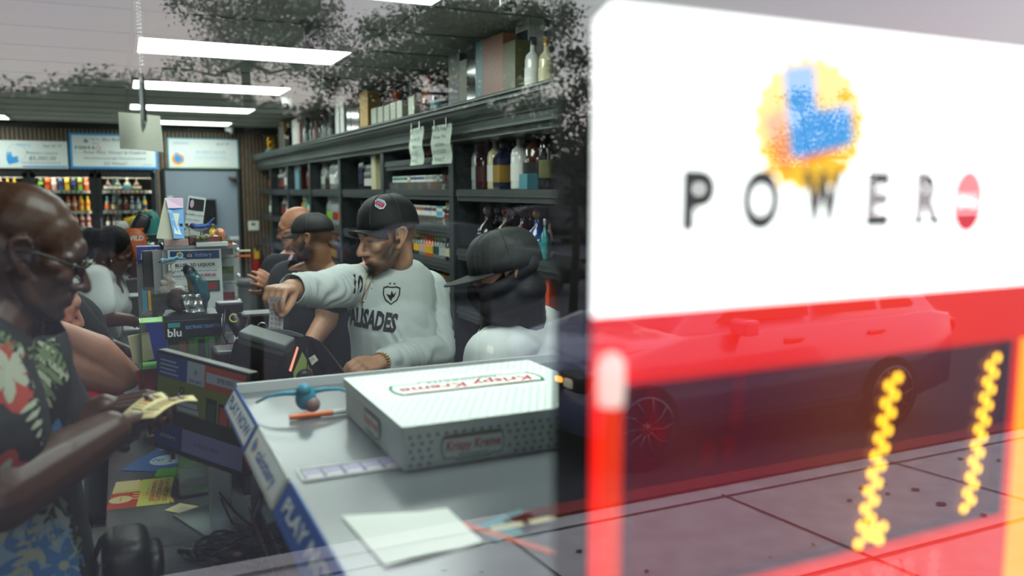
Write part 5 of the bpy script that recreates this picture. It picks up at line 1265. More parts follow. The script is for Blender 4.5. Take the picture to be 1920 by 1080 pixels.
def trousers(t, hipc, right, fwd, mt, hipw=.1, knee=.5, foot_z=0, shoe='black_plastic'):
    B=Body(); h=Vector(hipc); rt=Vector(right).normalized(); fw=Vector(fwd).normalized()
    B.ell(h,(.12,.15,.12)); feet=[]
    for q in (-1,1):
        a=h+rt*q*hipw-V(0,0,.03); k=a+rt*q*.02+fw*.03; k.z=foot_z+knee; f=a+rt*q*.03; f.z=foot_z+.1; B.limb([a,k,f],[.1,.075,.06]); feet.append(f)
    mesh_obj(B.mesh(.014,1),'trousers',mt,t)
    for f in feet:
        B=Body(); b=f+V(0,0,-.1); B.limb([b+V(0,0,.045)-fw*.04,b+V(0,0,.04)+fw*.08,b+V(0,0,.03)+fw*.15],[.045,.042,.032]); mesh_obj(cut(B.mesh(.01,1),lambda c_,z=foot_z: c_.z>z+.004),'shoe',shoe,t)
    return feet
def legs_in(B,hipc,feet):
    h=Vector(hipc)
    for f in feet: B.limb([h+V(0,0,0),(h+f)/2+V(0,0,.02),f+V(0,0,-.03)],[.07,.05,.035])
def fabric_noise(sc=9, amp=.004, seed=0):
    def f(co_):
        out=np.empty(len(co_))
        for i,c_ in enumerate(co_): 
            p=Vector(c_)*sc; out[i]=amp*(1-2*abs(noise.noise(p+Vector((seed,0,0)))))
        return out
    return f
def fold_along(a,b,amp,freq,width,ph=0):
    """rings of folds across a sleeve between two points"""
    a=np.array(a); b=np.array(b); d=b-a; L=np.linalg.norm(d); d=d/L
    def f(co_):
        u=(co_-a)@d; perp=np.linalg.norm((co_-a)-u[:,None]*d,axis=1); m_=np.exp(-((perp)/width)**4)*np.clip(u/.03,0,1)*np.clip((L-u)/.03,0,1)
        return amp*m_*np.sin(u*freq+ph+6*np.sin(co_[:,2]*23+co_[:,0]*31))
    return f
for n_,c_ in dict(hair_black='0b0a0a').items(): mat(n_,c_,.55)
def skinmat(n_,rough=.5): return mat(n_,'808080',rough,attr='col',spec=.45,sss=.04)
skinmat('skin',.48); skinmat('skin_dark',.36); mat('cloth_vc','808080',.85,attr='col')
mat('eye_white','cfcac4',.2); mat('iris','1a100a',.15)
def eyes(t,M,open_=True,look=(0,1,-.3)):
    s=(M.to_3x3()@Vector((1,0,0))).length
    for q in (-1,1):
        m=MB(); c_=M@Vector((q*.031,.074,.003)); m.ell(c_,.0117*s,'eye_white',n=14,h=10); d=(M.to_3x3()@Vector(look)).normalized(); m.ell(c_+d*.0075*s,.0058*s,'iris',n=12,h=8); m.build('eye',t,world=True)
def cap_build(t, M, color, brim_dir=(0,1,-.1), name='baseball_cap', hgt=.115, brim=True, brim_len=.075, brimw=.075, ry=.105, rx=.083, band=True, z0=.035, cy=-.012, squash=2.4, seam=None, tilt=0, rim='cap_rim', brim_curve=.018):
    """a cap in the head frame; a child of the person, one mesh + brim + button"""
    Mt=M@Matrix.Translation((0,cy,z0))@Matrix.Rotation(R(tilt),4,'X')
    m=MB(); n=32; h=10; vs=[];fs=[]
    for i in range(h+1):
        u=i/h; a=u*math.pi/2; rr_=math.cos(a)**(2/squash); z=hgt*math.sin(a)**(2/squash)
        for k in range(n):
            b=math.tau*k/n; sm_=1+.012*abs(math.cos(b*3)); vs.append((rx*rr_*math.cos(b)*sm_, ry*rr_*math.sin(b)*sm_, z))
    for i in range(h):
        for k in range(n): fs.append((i*n+k,i*n+(k+1)%n,(i+1)*n+(k+1)%n,(i+1)*n+k))
    m.add(vs,fs,color,M=Mt,smooth=True); m.lathe([(.006,hgt-.002),(.005,hgt+.003),(0,hgt+.004)],color,M=Mt,n=10)
    if seam:
        for k in range(3):
            b=math.tau*(k/6)
            for q in (0,math.pi):
                pts=[Vector((rx*1.012*(math.cos(R(i*9))**(2/squash))*math.cos(b+q), ry*1.012*(math.cos(R(i*9))**(2/squash))*math.sin(b+q), hgt*math.sin(R(i*9))**(2/squash)+.001)) for i in range(10)]
                m.tube([Mt@p for p in pts],.0014,seam,n=4)
    o=m.build(name,t,world=True); solid(o,.003)
    if brim:
        d=Vector(brim_dir).normalized(); m=MB(); vs=[];fs=[]; nb=16; rw=8
        ang0=math.atan2(d.y,d.x)
        for j in range(rw+1):
            v=j/rw
            for i in range(nb+1):
                u=-1+2*i/nb; b=ang0+u*R(62); bx,by=rx*math.cos(b),ry*math.sin(b)
                ext=brim_len*v*(max(0,1-u*u))**.42; x=bx+d.x*ext; y=by+d.y*ext; z=.004+d.z*ext-brim_curve*(u*u)*(.3+v)*1.0
                vs.append((x,y,z))
        for j in range(rw):
            for i in range(nb): a=j*(nb+1)+i; fs.append((a,a+1,a+nb+2,a+nb+1))
        m.add(vs,fs,color,M=Mt,smooth=True); o2=m.build('cap_brim',o,world=False); 
        for v in o2.data.vertices: v.co=v.co-wloc(t)
        solid(o2,.0035)
    return o,Mt
# ================================================================ the man in the white long sleeved jersey
def bvh_of(me): return BVHTree.FromPolygons([v.co for v in me.vertices],[tuple(p.vertices) for p in me.polygons])
def person(label,x,y): return thing('person',label,'person',(x,y,0))
Y0=2.72
hc=atY(726,445,Y0-.05)      # centre between the ears
SK1='b98a6a'
t=person('person in a white PALISADES jersey and black cap pulling a printed ticket from the terminal',.80,Y0+.06)
# faces the camera's left, three-quarter, chin down
fd=V(-.95,-.25,-.14); M1=head_frame(hc,fd,(RIGHT*-.10+V(0,0,1)),1.0)
B=Body(); add_head(B,M1,dict(nose=1.08,w=.98))
chest=atY(735,575,Y0+.02); neck=atY(742,500,Y0+.05); 
B.limb([M1@V(0,-.03,-.02),M1@V(0,-.03,-.075),neck+V(0,0,-.01)],[.05,.050,.056])
shR=atY(648,535,Y0-.02); shL=atY(800,545,Y0+.10)      # on picture left / right
elR=atY(603,545,Y0-.16); wrR=atY(545,541,Y0-.30)
elL=atY(822,655,Y0-.02); wrL=atY(712,680,Y0-.26)
hip=Vector((chest.x+.03,chest.y+.03,.95))
B.ell(chest+V(0,0,.03),(.13,.1,.16)); B.limb([chest,hip],[.12,.12]); B.limb([neck,shR],[.06,.05]); B.limb([neck,shL],[.06,.05])
B.limb([shR,elR,wrR],[.05,.04,.028]); B.limb([shL,elL,wrL],[.052,.042,.028])
ft=trousers(t,hip,V(0,1,0),V(-1,0,0),mat('denim_black','1b1d22',.8)); legs_in(B,hip,ft)
hand(B,wrR,(atY(515,545,Y0-.36)-wrR),V(-.25,-.35,.9),-1,fcurl=[(50,45,30),(60,45,30),(65,45,25),(68,45,25)],thumb_dir=(.3,.75,-.75),thumb=(30,20),s=.98,palm=.078)
hand(B,wrL,(atY(655,686,Y0-.34)-wrL),V(-.1,-.5,.8),1,fcurl=[(35,45,30),(42,48,30),(48,50,30),(52,50,30)],thumb_dir=(.35,.85,-.45),thumb=(25,20),s=.95)
me=B.mesh(.0042,2)
beard='2e1f18'
paint(me,skin_fn(SK1,M1,[((0,.055,-.092),(.056,.062,.030),'3c2a20',.35),((.050,.025,-.055),(.022,.050,.040),'4a3529',.4),((0,.088,-.088),(.024,.026,.028),'1f1410',.3),((0,.098,-.0505),(.029,.018,.0075),'1f1410',.25),((0,.095,-.063),(.017,.012,.0075),'9a5f50',.4),((.030,.088,.022),(.019,.012,.0048),'1c120d',.3),((0,-.04,.02),(.08,.06,.05),'2a1d16',.3),((.07,.02,.02),(.016,.016,.03),'3a281e',.5),((.03,.082,-.0),(.013,.008,.0022),'2a1a14',.3)]))
mesh_obj(me,'body','skin',t); 
# jersey
B=Body()
B.ell(chest+V(0,0,.02),(.156,.12,.17)); B.ell(chest+V(.0,.015,.085),(.155,.10,.08)); B.limb([chest+V(0,0,-.05),hip+V(0,0,-.02)],[.148,.155],n=24)
B.limb([neck+V(.01,.03,-.05),shR],[.062,.066]); B.limb([neck+V(0,.02,-.04),shL],[.070,.07])
B.limb([neck+V(.005,.015,-.03),neck+V(.005,.015,.01)],[.062,.058])
B.limb([shR,(shR+elR)/2,elR,(elR+wrR)/2,wrR+(elR-wrR)*.08],[.069,.060,.054,.048,.041])
B.limb([shL,(shL+elL)/2,elL,(elL+wrL)/2,wrL+(elL-wrL)*.10],[.074,.065,.058,.049,.040])
me=B.mesh(.0062,3)
wrinkle(me,fabric_noise(7,.0045,2)); wrinkle(me,fold_along(shR,wrR,.0034,150,.1)); wrinkle(me,fold_along(elL+V(.0,.0,.06),wrL,.0042,120,.09,1)); wrinkle(me,fold_along(shL,elL,.0025,85,.1,2))
# open cuffs and collar
dR=(wrR-elR).normalized(); dL=(wrL-elL).normalized()
slice_(me,wrR-dR*.008,dR,.075); slice_(me,wrL-dL*.010,dL,.075); slice_(me,neck+V(0,0,.006),V(.10,.38,1),.12)
bv1=bvh_of(me)
mat('jersey_white','c9d2cf',.8)
jo=solid(mesh_obj(me,'jersey','jersey_white',t),.002)
# printed artwork laid on the chest
nrm=(-FWD*1.0-RIGHT*.10).normalized()
def lay(name,fn,px,py,scale,mt_unused=None,up=V(0,0,1),rot=0,n=nrm,maxlen=.012):
    d_=ray(px,py).normalized(); h_=bv1.ray_cast(V(0,0,CAMZ),d_); c_=(h_[0] if h_[0] is not None else atY(px,py,Y0-.15)); 
    if h_[0] is not None: n=(h_[1]*.75+n*.5-d_*.25).normalized()
    x=up.cross(n).normalized(); y=n.cross(x)
    ca,sa=math.cos(rot),math.sin(rot); M=frame(c_,x*ca+y*sa,y*ca-x*sa)
    a=art(fn); out=MB()
    for mi,mt_ in enumerate(a.mats):
        fs=[f for f,i in zip(a.f,a.m) if i==mi]; zz=.0032+.0006*mi
        vs,ff=project(([v*scale for v in a.v],fs),bv1,M,-n,off=zz,maxlen=maxlen); out.add(vs,ff,mt_)
    return out.build(name,jo,world=True) if out.v else None
def f_pal(a): a.text('PALISADES',1,'ink',bold=.05,sx=.50,spacing=1.0,x=-.0)
lay('chest_lettering',f_pal,690,600,.082,rot=R(-7))
def f_ten(a): a.text('10',1,'ink',bold=.03,sx=.55,spacing=1.0)
lay('chest_number',f_ten,671,535,.085,rot=R(-10))
def f_shield(a):
    o_=[(-.5,.42),(-.25,.5),(0,.44),(.25,.5),(.5,.42),(.5,.0),(.35,-.35),(0,-.62),(-.35,-.35),(-.5,0)]
    k=len(o_); i_=[(x*.86,y*.86) for x,y in o_]; a.add([(x,y,0) for x,y in o_+i_],[(j,(j+1)%k,(j+1)%k+k,j+k) for j in range(k)],'ink')
    a.poly([(-.3,.02),(-.05,-.05),(.0,.25),(.12,.0),(.28,.2),(.18,-.12),(.05,-.22),(.02,-.4),(-.08,-.25)],'ink')
    for sx_ in (-.12,.14): a.poly([(sx_+(.09 if j%2==0 else .035)*math.sin(math.tau*j/10),.64+(.09 if j%2==0 else .035)*math.cos(math.tau*j/10)) for j in range(10)],'ink')
lay('chest_crest',f_shield,734,552,.056,rot=R(-4))
def f_plk(a):
    a.rect(-.05,-1,-.03,1,'grey_ink'); 
    for k in range(4): a.disc(.06+.05*(k%2),.75-.35*k,.03,'grey_ink',n=10)
lay('placket',f_plk,697,530,.06,rot=R(-18))
# raised collar band
# gold chain with a cross
mat('chain_gold','c79a5a',.3,metal=.9)
m=MB(); pts=[]
for q in range(17):
    u=q/16; a0=(714,498); a1=(680,562); px,py=(a0[0]+(a1[0]-a0[0])*u-4*math.sin(u*3.1),a0[1]+(a1[1]-a0[1])*u+4*math.sin(u*3.1)); c_=atY(px,py,Y0-.3); h=bv1.ray_cast(c_,ray(px,py).normalized()); 
    if h[0]: pts.append(h[0]-nrm*-.004)
m.tube(pts,.0016,'chain_gold',n=5); pts2=[]
for q in range(17):
    u=q/16; px,py=(693+(-14)*0+ (680-693)*u, 500+(562-500)*u); h=bv1.ray_cast(atY(px,py,Y0-.3),ray(px,py).normalized()); 
    if h[0]: pts2.append(h[0]+nrm*.004)
m.tube(pts2,.0016,'chain_gold',n=5); 
if pts:
    c_=pts[-1]; m.box((c_.x,c_.y,c_.z-.012),(.004,.003,.024),'chain_gold'); m.box((c_.x,c_.y,c_.z-.008),(.013,.003,.004),'chain_gold')
m.build('gold_necklace',t,world=True)
# gold watch on the lower wrist
m=MB(); Q=frame_z(wrL+dL*-.004,dL); 
for k in range(22):
    a=math.tau*k/22
    for z_ in (-.006,0,.006): m.ell(Q@V(.0325*math.cos(a),.0295*math.sin(a),z_),(.004,.004,.003),'chain_gold',n=6,h=4)
m.build('gold_bracelet',t,world=True)
mat('cap_black','17191b',.7,bump=.1,bscale=200); mat('patch_white','dfe2e4',.5); mat('patch_red','c8323a',.5); mat('patch_blue','8fb6e0',.5); mat('cap_seam','26292c',.6)
cp,Mt=cap_build(t,M1,'cap_black',brim_dir=(0,1,.02),hgt=.112,ry=.106,rx=.083,z0=.030,tilt=3,brim_len=.040,seam='cap_seam',brim_curve=.03)
# patch on the crown facing the lens side
bvc=bvh_of(cp.data)
offc=wloc(t)
c_=atY(712,384,Y0-.4)-offc; d_=ray(712,384).normalized(); h=bvc.ray_cast(c_,d_)
if h[0]:
    nn=h[1] if h[1].dot(d_)<0 else -h[1]; Mp=frame_z(h[0]+nn*.004,nn)@Matrix.Rotation(R(-25),4,'Z')
    m=MB(); S6=[(-.019,.006),(-.012,.017),(.008,.018),(.02,.008),(.02,-.010),(.010,-.018),(-.010,-.014)]
    m.prism(S6,.0015,'patch_white',M=Mp); m.poly([(a*.82,b*.82) for a,b in S6],'patch_blue',Mp,.0018); m.poly([(-.015,-.006),(.016,-.009),(.017,.006),(-.014,.008)],'patch_red',Mp,.002); m.text('ROYAL',.006,'patch_white',Mp,.0,0,.0023)
    m.build('cap_patch',t)
# ================================================================ the masked man in a black cap and white shirt
Y1=2.12
hc=atY(945,512,Y1); t=person('person in a black flat brimmed cap and black face covering with white shirt',1.05,Y1+.1)
fd=(-RIGHT*.97-FWD*.22+V(0,0,-.33)); M2=head_frame(hc,fd,(RIGHT*-.15+V(0,0,1)),.94)
B=Body(); add_head(B,M2); nk=atY(975,595,Y1+.06); ch=atY(985,670,Y1+.12); hp=Vector((ch.x+.04,ch.y+.1,.95))
B.limb([M2@V(0,-.03,-.02),nk],[.058,.062]); s1=atY(925,670,Y1-.02); s2=atY(1070,635,Y1+.18); e1=atY(905,830,Y1-.05); e2=atY(1100,840,Y1+.12); w1=atY(880,930,Y1+.12)
w2=atY(1030,900,Y1+.05)
B.ell(ch,(.14,.11,.16)); B.limb([ch,hp],[.13,.12]); B.limb([nk,s1],[.06,.052]); B.limb([nk,s2],[.06,.052]); B.limb([s1,e1],[.05,.04]); B.limb([s2,e2],[.05,.04])
w1=e1+V(-.10,.12,-.12); w2=e2+V(-.2,.05,-.12); B.limb([e1,w1],[.04,.028]); B.limb([e2,w2],[.04,.028]); hand(B,w1,V(-.6,.5,-.3),V(0,0,1),1); hand(B,w2,V(-.8,.1,-.3),V(0,0,1),-1)
ft=trousers(t,hp,V(0,1,0),V(-1,0,0),'denim_black'); legs_in(B,hp,ft)
me=B.mesh(.005,2); paint(me,skin_fn('b0806a',M2,[((.031,.085,.022),(.018,.012,.005),'3a2a22',.3),((0,-.04,.02),(.08,.06,.05),'2a1d16',.3),((.03,.082,0),(.013,.008,.003),'3a241c',.4)])); mesh_obj(me,'body','skin',t)
B=Body(); B.ell(ch+V(0,0,.0),(.17,.135,.17)); B.limb([ch,hp],[.16,.165]); B.limb([nk+V(0,0,-.06),s1],[.085,.078]); B.limb([nk+V(0,0,-.06),s2],[.085,.08]); B.limb([s1,(s1+e1)/2,e1],[.08,.074,.066]); B.limb([s2,(s2+e2)/2,e2],[.08,.074,.066]); B.limb([nk+V(0,0,-.06),nk+V(0,0,-.02)],[.085,.078]); B.limb([e1,w1],[.064,.045]); B.limb([e2,w2],[.064,.045])
me=B.mesh(.008,3); wrinkle(me,fabric_noise(6,.006,5)); mat('shirt_white','d9dedd',.85)
o=solid(mesh_obj(me,'shirt','shirt_white',t),.002)
# gaiter over nose, jaw and neck
B=Body(); 
def hp_(c_): return M2@V(*c_)
B.limb([hp_((0,.105,-.028)),hp_((0,.088,-.062)),hp_((0,.066,-.10))],[.024,.032,.034]); 
for q in (-1,1): B.limb([hp_((q*.030,.075,-.030)),hp_((q*.058,.02,-.03)),hp_((q*.062,-.03,-.004)),hp_((q*.05,-.075,.01))],[.026,.026,.026,.026]); B.limb([hp_((q*.022,.074,-.085)),hp_((q*.048,.02,-.075)),hp_((q*.045,-.05,-.05))],[.034,.034,.034])
B.ell(hp_((0,-.03,-.06)),(.075,.085,.06)); B.limb([hp_((0,-.03,-.06)),nk+V(0,0,-.03)],[.070,.076]); B.limb([hp_((0,.03,-.1)),nk+(-RIGHT*.07)+V(0,0,-.05),nk+(-RIGHT*.08-FWD*.06)+V(0,0,-.09)],[.055,.05,.014])
me=B.mesh(.006,3); wrinkle(me,fabric_noise(11,.004,8)); mat('gaiter_black','101118',.75); mesh_obj(me,'neck_gaiter','gaiter_black',t)
mat('cap_charcoal','1c2220',.7,bump=.15,bscale=220); mat('brim_green','242c29',.55)
cp,Mt=cap_build(t,M2,'cap_charcoal',brim_dir=(0,1,-.12),hgt=.118,ry=.113,rx=.092,z0=.012,tilt=5,brim_len=.085,squash=3.0,seam='cap_charcoal',brim_curve=.004)
# ================================================================ man in the dark grey T-shirt and black cap
Y2=3.5
hc=atY(584,447,Y2); t=person('person in a charcoal T-shirt and black cap turned away beside the white jersey',.78,Y2+.1)
fd=(-RIGHT*.97+FWD*.12+V(0,0,-.12)); M3=head_frame(hc,fd,(0,0,1),.84)
B=Body(); add_head(B,M3,dict(nose=1.0)); nk=atY(600,505,Y2+.05); ch=atY(608,560,Y2+.08); hp=Vector((ch.x+.04,ch.y+.06,.95))
s1=atY(545,525,Y2+.12); s2=atY(645,540,Y2-.05); e2=atY(612,600,Y2-.12); w2=atY(575,655,Y2-.2)
B.limb([M3@V(0,-.02,-.05),nk],[.052,.058]); B.ell(ch,(.15,.12,.16)); B.limb([ch,hp],[.14,.13]); B.limb([nk,s1],[.06,.055]); B.limb([nk,s2],[.06,.055])
e1=s1+V(-.05,-.02,-.26); w1=e1+V(-.12,-.14,-.06); B.limb([s1,e1,w1],[.055,.044,.03]); hand(B,w1,V(-.7,-.5,-.3),V(0,0,1),1)
s2b=atY(618,548,Y2-.10); B.limb([s2,s2b,e2,w2],[.055,.056,.048,.032]); hand(B,w2,atY(545,700,Y2-.25)-w2,V(.1,-.9,.3),1)
ft=trousers(t,hp,V(0,1,0),V(-1,0,0),'denim_black'); legs_in(B,hp,ft)
me=B.mesh(.006,2); paint(me,skin_fn('c08f70',M3,[((0,.05,-.088),(.060,.066,.036),'33241c',.35),((.053,.02,-.05),(.024,.050,.045),'3c2a20',.4),((0,.096,-.052),(.028,.018,.009),'2c1e18',.3),((.030,.086,.022),(.018,.012,.005),'2a1c14',.3),((0,-.05,.02),(.08,.06,.06),'33241c',.4),((.031,.084,0),(.012,.008,.003),'2a1a14',.4)])); mesh_obj(me,'body','skin',t)
B=Body(); B.ell(ch+V(0,0,.0),(.19,.145,.18)); B.limb([ch,hp+V(0,0,-.05)],[.175,.18],n=24); B.limb([nk+V(0,0,-.045),s1],[.085,.085]); B.limb([nk+V(0,0,-.045),s2],[.085,.085]); B.limb([s1,s1+(e1-s1)*.7],[.088,.078]); B.limb([s2,s2b+V(0,0,-.02)],[.085,.08])
me=B.mesh(.008,3); wrinkle(me,fabric_noise(6,.006,3)); mat('tee_charcoal','2e3336',.9); slice_(me,nk+V(0,0,-.012),V(.1,.1,1),.13); mesh_obj(me,'tshirt','tee_charcoal',t)
cap_build(t,M3,'cap_black',brim_dir=(0,1,-.25),hgt=.095,ry=.106,rx=.084,z0=.03,tilt=2,brim_len=.055,squash=2.3,seam='cap_seam')
# ================================================================ older balding man behind him
Y3=4.25
hc=atY(554,428,Y3); t=person('person with thinning hair and glasses in a dark shirt, half behind the charcoal T-shirt',.80,Y3+.1)
fd=(-RIGHT*.95-FWD*.15+V(0,0,-.2)); M4=head_frame(hc,fd,(0,0,1),.84)
B=Body(); add_head(B,M4,dict(nose=1.1)); nk=atY(560,475,Y3+.06); ch=atY(552,530,Y3+.06); hp=Vector((ch.x+.02,ch.y+.03,.95)); s1=atY(520,505,Y3); s2=atY(595,505,Y3+.08)
e1=atY(528,560,Y3-.15); w1=atY(512,538,Y3-.32)
B.limb([M4@V(0,-.03,-.04),nk],[.055,.06]); B.ell(ch,(.15,.12,.17)); B.limb([ch,hp],[.14,.14]); B.limb([nk,s1],[.06,.055]); B.limb([nk,s2],[.06,.055]); B.limb([s1,e1,w1],[.055,.045,.03]); B.limb([s2,s2+V(.05,0,-.27),s2+V(-.05,-.18,-.33)],[.055,.045,.03])
hand(B,w1,atY(488,520,Y3-.42)-w1,V(-.3,-.8,.3),-1,fcurl=[(5,8,5),(25,30,20),(40,40,25),(50,45,25)],s=1.05); hand(B,s2+V(-.05,-.18,-.33),V(-.7,-.5,-.3),V(0,0,1),-1)
ft=trousers(t,hp,V(0,1,0),V(-1,0,0),'denim_black'); legs_in(B,hp,ft)
me=B.mesh(.006,2); paint(me,skin_fn('b37c62',M4,[((.068,-.02,.02),(.018,.04,.03),'8a7a70',.5),((0,-.09,.02),(.06,.05,.05),'8a7a70',.5),((0,.05,-.09),(.05,.06,.03),'b08a7c',.6),((.03,.085,.022),(.018,.012,.004),'6a5a50',.3)])); mesh_obj(me,'body','skin',t)
B=Body(); B.ell(ch,(.19,.15,.19)); B.limb([ch,hp+V(0,0,-.05)],[.18,.185],n=24); B.limb([nk+V(0,0,-.05),s1],[.08,.08]); B.limb([nk+V(0,0,-.05),s2],[.08,.08]); B.limb([s1,(s1+e1)/2],[.082,.07]); B.limb([s2,s2+V(.02,0,-.15)],[.082,.07])
me=B.mesh(.009,3); mat('shirt_navy','16181f',.9); slice_(me,nk+V(0,0,-.01),V(.1,.1,1),.13); o=mesh_obj(me,'shirt','shirt_navy',t)
m=MB(); a_=atY(552,480,Y3-.2); m.tube([atY(548,478,Y3-.12),atY(536,500,Y3-.14),atY(522,522,Y3-.14),atY(518,532,Y3-.15)],.008,mat('shirt_print','a98ca0',.8,mott=.5,mscale=60),n=6); m.build('shirt_trim',t,world=True)
def glasses(t,M,mt,lens=True,rw=.0022,wy=.026,hz=.017,temple=True):
    m=MB()
    for q in (-1,1):
        pts=[M@V(q*.032+wy*math.cos(math.tau*k/16)*.95,.100-.010*abs(math.cos(math.tau*k/16)*0+1)*0,.001+hz*math.sin(math.tau*k/16)) for k in range(16)]; m.tube(pts,rw*.7,mt,n=6,closed=True)
        if temple: m.tube([M@V(q*.058,.098,.004),M@V(q*.075,.085,.006),M@V(q*.082,.02,.012),M@V(q*.084,-.015,.004)],rw,mt,n=6)
    m.tube([M@V(-.008,.101,.004),M@V(0,.104,.007),M@V(.008,.101,.004)],rw,mt,n=6); o=m.build('glasses',t,world=True)
    if lens:
        m=MB()
        for q in (-1,1): m.add([M@V(q*.032+wy*math.cos(math.tau*k/16)*.93,.100,.001+hz*.97*math.sin(math.tau*k/16)) for k in range(16)],[tuple(range(16))],'clear_acrylic')
        l=m.build('lenses',o,world=False)
        for v in l.data.vertices: v.co-=wloc(t)
    return o
glasses(t,M4,'black_plastic')
# ================================================================ woman in the white T-shirt far down the counter
Y4=4.75
hc=atY(214,474,Y4); t=person('person with dark tied back braids in a white T-shirt standing at the far counter',-.14,Y4+.1)
fd=V(.97,.0,-.50); M5=head_frame(hc,fd,(RIGHT*.2+V(0,0,1)),.93)
B=Body(); add_head(B,M5,dict(nose=.8,lips=1.25,w=.95)); nk=atY(190,503,Y4+.03); ch=atY(183,560,Y4+.05); hp=Vector((atY(180,640,Y4+.05).x-.04,Y4+.05,.95))
s1=atY(180,522,Y4-.13); s2=atY(195,518,Y4+.16); e1=atY(196,598,Y4-.20); w1=atY(247,600,Y4-.12); e2=atY(226,595,Y4+.1); w2=atY(253,604,Y4+.1)
B.limb([M5@V(0,-.03,-.02),nk],[.048,.052]); B.ell(ch,(.13,.12,.16)); B.limb([ch,hp],[.12,.13]); B.limb([nk,s1],[.05,.05]); B.limb([nk,s2],[.05,.05]); B.limb([s1,e1,w1],[.055,.045,.028]); B.limb([s2,e2,w2],[.055,.045,.028])
hand(B,w1,atY(268,607,Y4-.08)-w1,V(.1,-.2,1),-1,s=.95); hand(B,w2,atY(275,606,Y4+.1)-w2,V(0,-.1,1),1,s=.95)
ft=trousers(t,hp,V(0,-1,0),V(1,0,0),mat('grey_pants','55585a',.8)); legs_in(B,hp,ft)
me=B.mesh(.006,2); paint(me,skin_fn('4e3226',M5,[((0,.094,-.063),(.02,.014,.011),'6a3a34',.4),((.03,.086,.022),(.018,.012,.004),'120c0a',.3)])); mesh_obj(me,'body','skin_dark',t)
B=Body(); 
def h5(*a): return M5@V(*a)
B.ell(h5(0,-.03,.060),(.080,.095,.080)); B.ell(h5(0,-.10,.04),(.05,.05,.05)); B.limb([h5(0,-.10,.04),h5(0,-.14,.01),h5(0,-.16,-.06)],[.04,.045,.03]); B.ell(h5(0,-.145,.035),(.042,.042,.042))
me=B.mesh(.006,1); Mi=M5.inverted(); cut(me,lambda c_: (Mi@c_).y<.055+.5*max(0,(Mi@c_).z-.05) and ((Mi@c_).z>.012-.2*0 or (Mi@c_).y<-.03)); mat('braids','0a0808',.75,bump=.6,bscale=90,spec=.25); solid(mesh_obj(me,'hair','braids',t),.004)
m=MB(); m.ell(h5(.084,.004,-.036),.006,'chrome',n=8,h=6); m.build('earring',t,world=True)
B=Body(); B.ell(ch+V(-.01,0,.0),(.112,.14,.18)); B.ell(ch+V(.075,0,-.03),(.07,.12,.075)); B.limb([ch+V(0,-.03,0),hp+V(0,-.03,.0)],[.125,.15],n=24); B.limb([ch+V(0,.04,0),hp+V(0,.04,.0)],[.125,.15],n=24); B.limb([nk+V(0,0,-.05),s1],[.066,.062]); B.limb([nk+V(0,0,-.05),s2],[.066,.062]); B.limb([s1,s1+(e1-s1)*.66],[.066,.070]); B.limb([s2,s2+(e2-s2)*.7],[.085,.08])
me=B.mesh(.009,3); wrinkle(me,fabric_noise(6,.007,6)); slice_(me,nk+V(0,0,-.02),V(-.35,.0,1),.12); mesh_obj(me,'tshirt','shirt_white',t)
# ================================================================ person in black T-shirt with cash, between
Y5=3.6
t=person('person in a black T-shirt holding folded banknotes, mostly hidden behind the woman in red',-.33,Y5+.05)
hc=atY(78,490,Y5); M6=head_frame(hc,V(1,0,-.4),(0,0,1),.98)
B=Body(); add_head(B,M6); nk=atY(92,545,Y5); ch=atY(105,630,Y5); hp=Vector((ch.x-.08,Y5+.03,.95)); s1=atY(125,600,Y5-.08); s2=atY(115,590,Y5+.15); e1=atY(205,680,Y5-.02); w1=atY(240,683,Y5+.0); e2=e1+V(0,.22,.02)
B.limb([M6@V(0,-.03,-.02),nk],[.058,.06]); B.ell(ch,(.14,.13,.16)); B.limb([ch,hp],[.13,.13]); B.limb([nk,s1],[.06,.055]); B.limb([nk,s2],[.06,.055]); B.limb([s1,e1,w1],[.055,.042,.028]); B.limb([s2,e2,w1+V(.02,.1,.02)],[.055,.042,.028])
hand(B,w1,atY(272,688,Y5+.02)-w1,V(0,-.3,1),-1,curl=(35,40,25)); hand(B,w1+V(.02,.1,.02),V(.9,-.2,-.1),V(0,-.2,1),1)
ft=trousers(t,hp,V(0,-1,0),V(1,0,0),'denim_black'); legs_in(B,hp,ft)
me=B.mesh(.006,2); paint(me,skin_fn('4a3024',M6)); mesh_obj(me,'body','skin_dark',t)
B=Body(); B.ell(ch,(.18,.17,.18)); B.limb([ch,hp],[.17,.18],n=24); B.limb([ch,atY(150,660,Y5)],[.15,.12]); B.limb([nk+V(0,0,-.06),s1],[.09,.085]); B.limb([nk+V(0,0,-.06),s2],[.09,.085]); B.limb([s1,s1+(e1-s1)*.5],[.088,.08]); B.limb([s2,(s2+e2)/2],[.085,.08])
me=B.mesh(.009,3); wrinkle(me,fabric_noise(6,.006,9)); mat('tee_black','0e0f11',.9); slice_(me,nk+V(0,0,-.02),V(-.2,.0,1),.13); mesh_obj(me,'tshirt','tee_black',t)
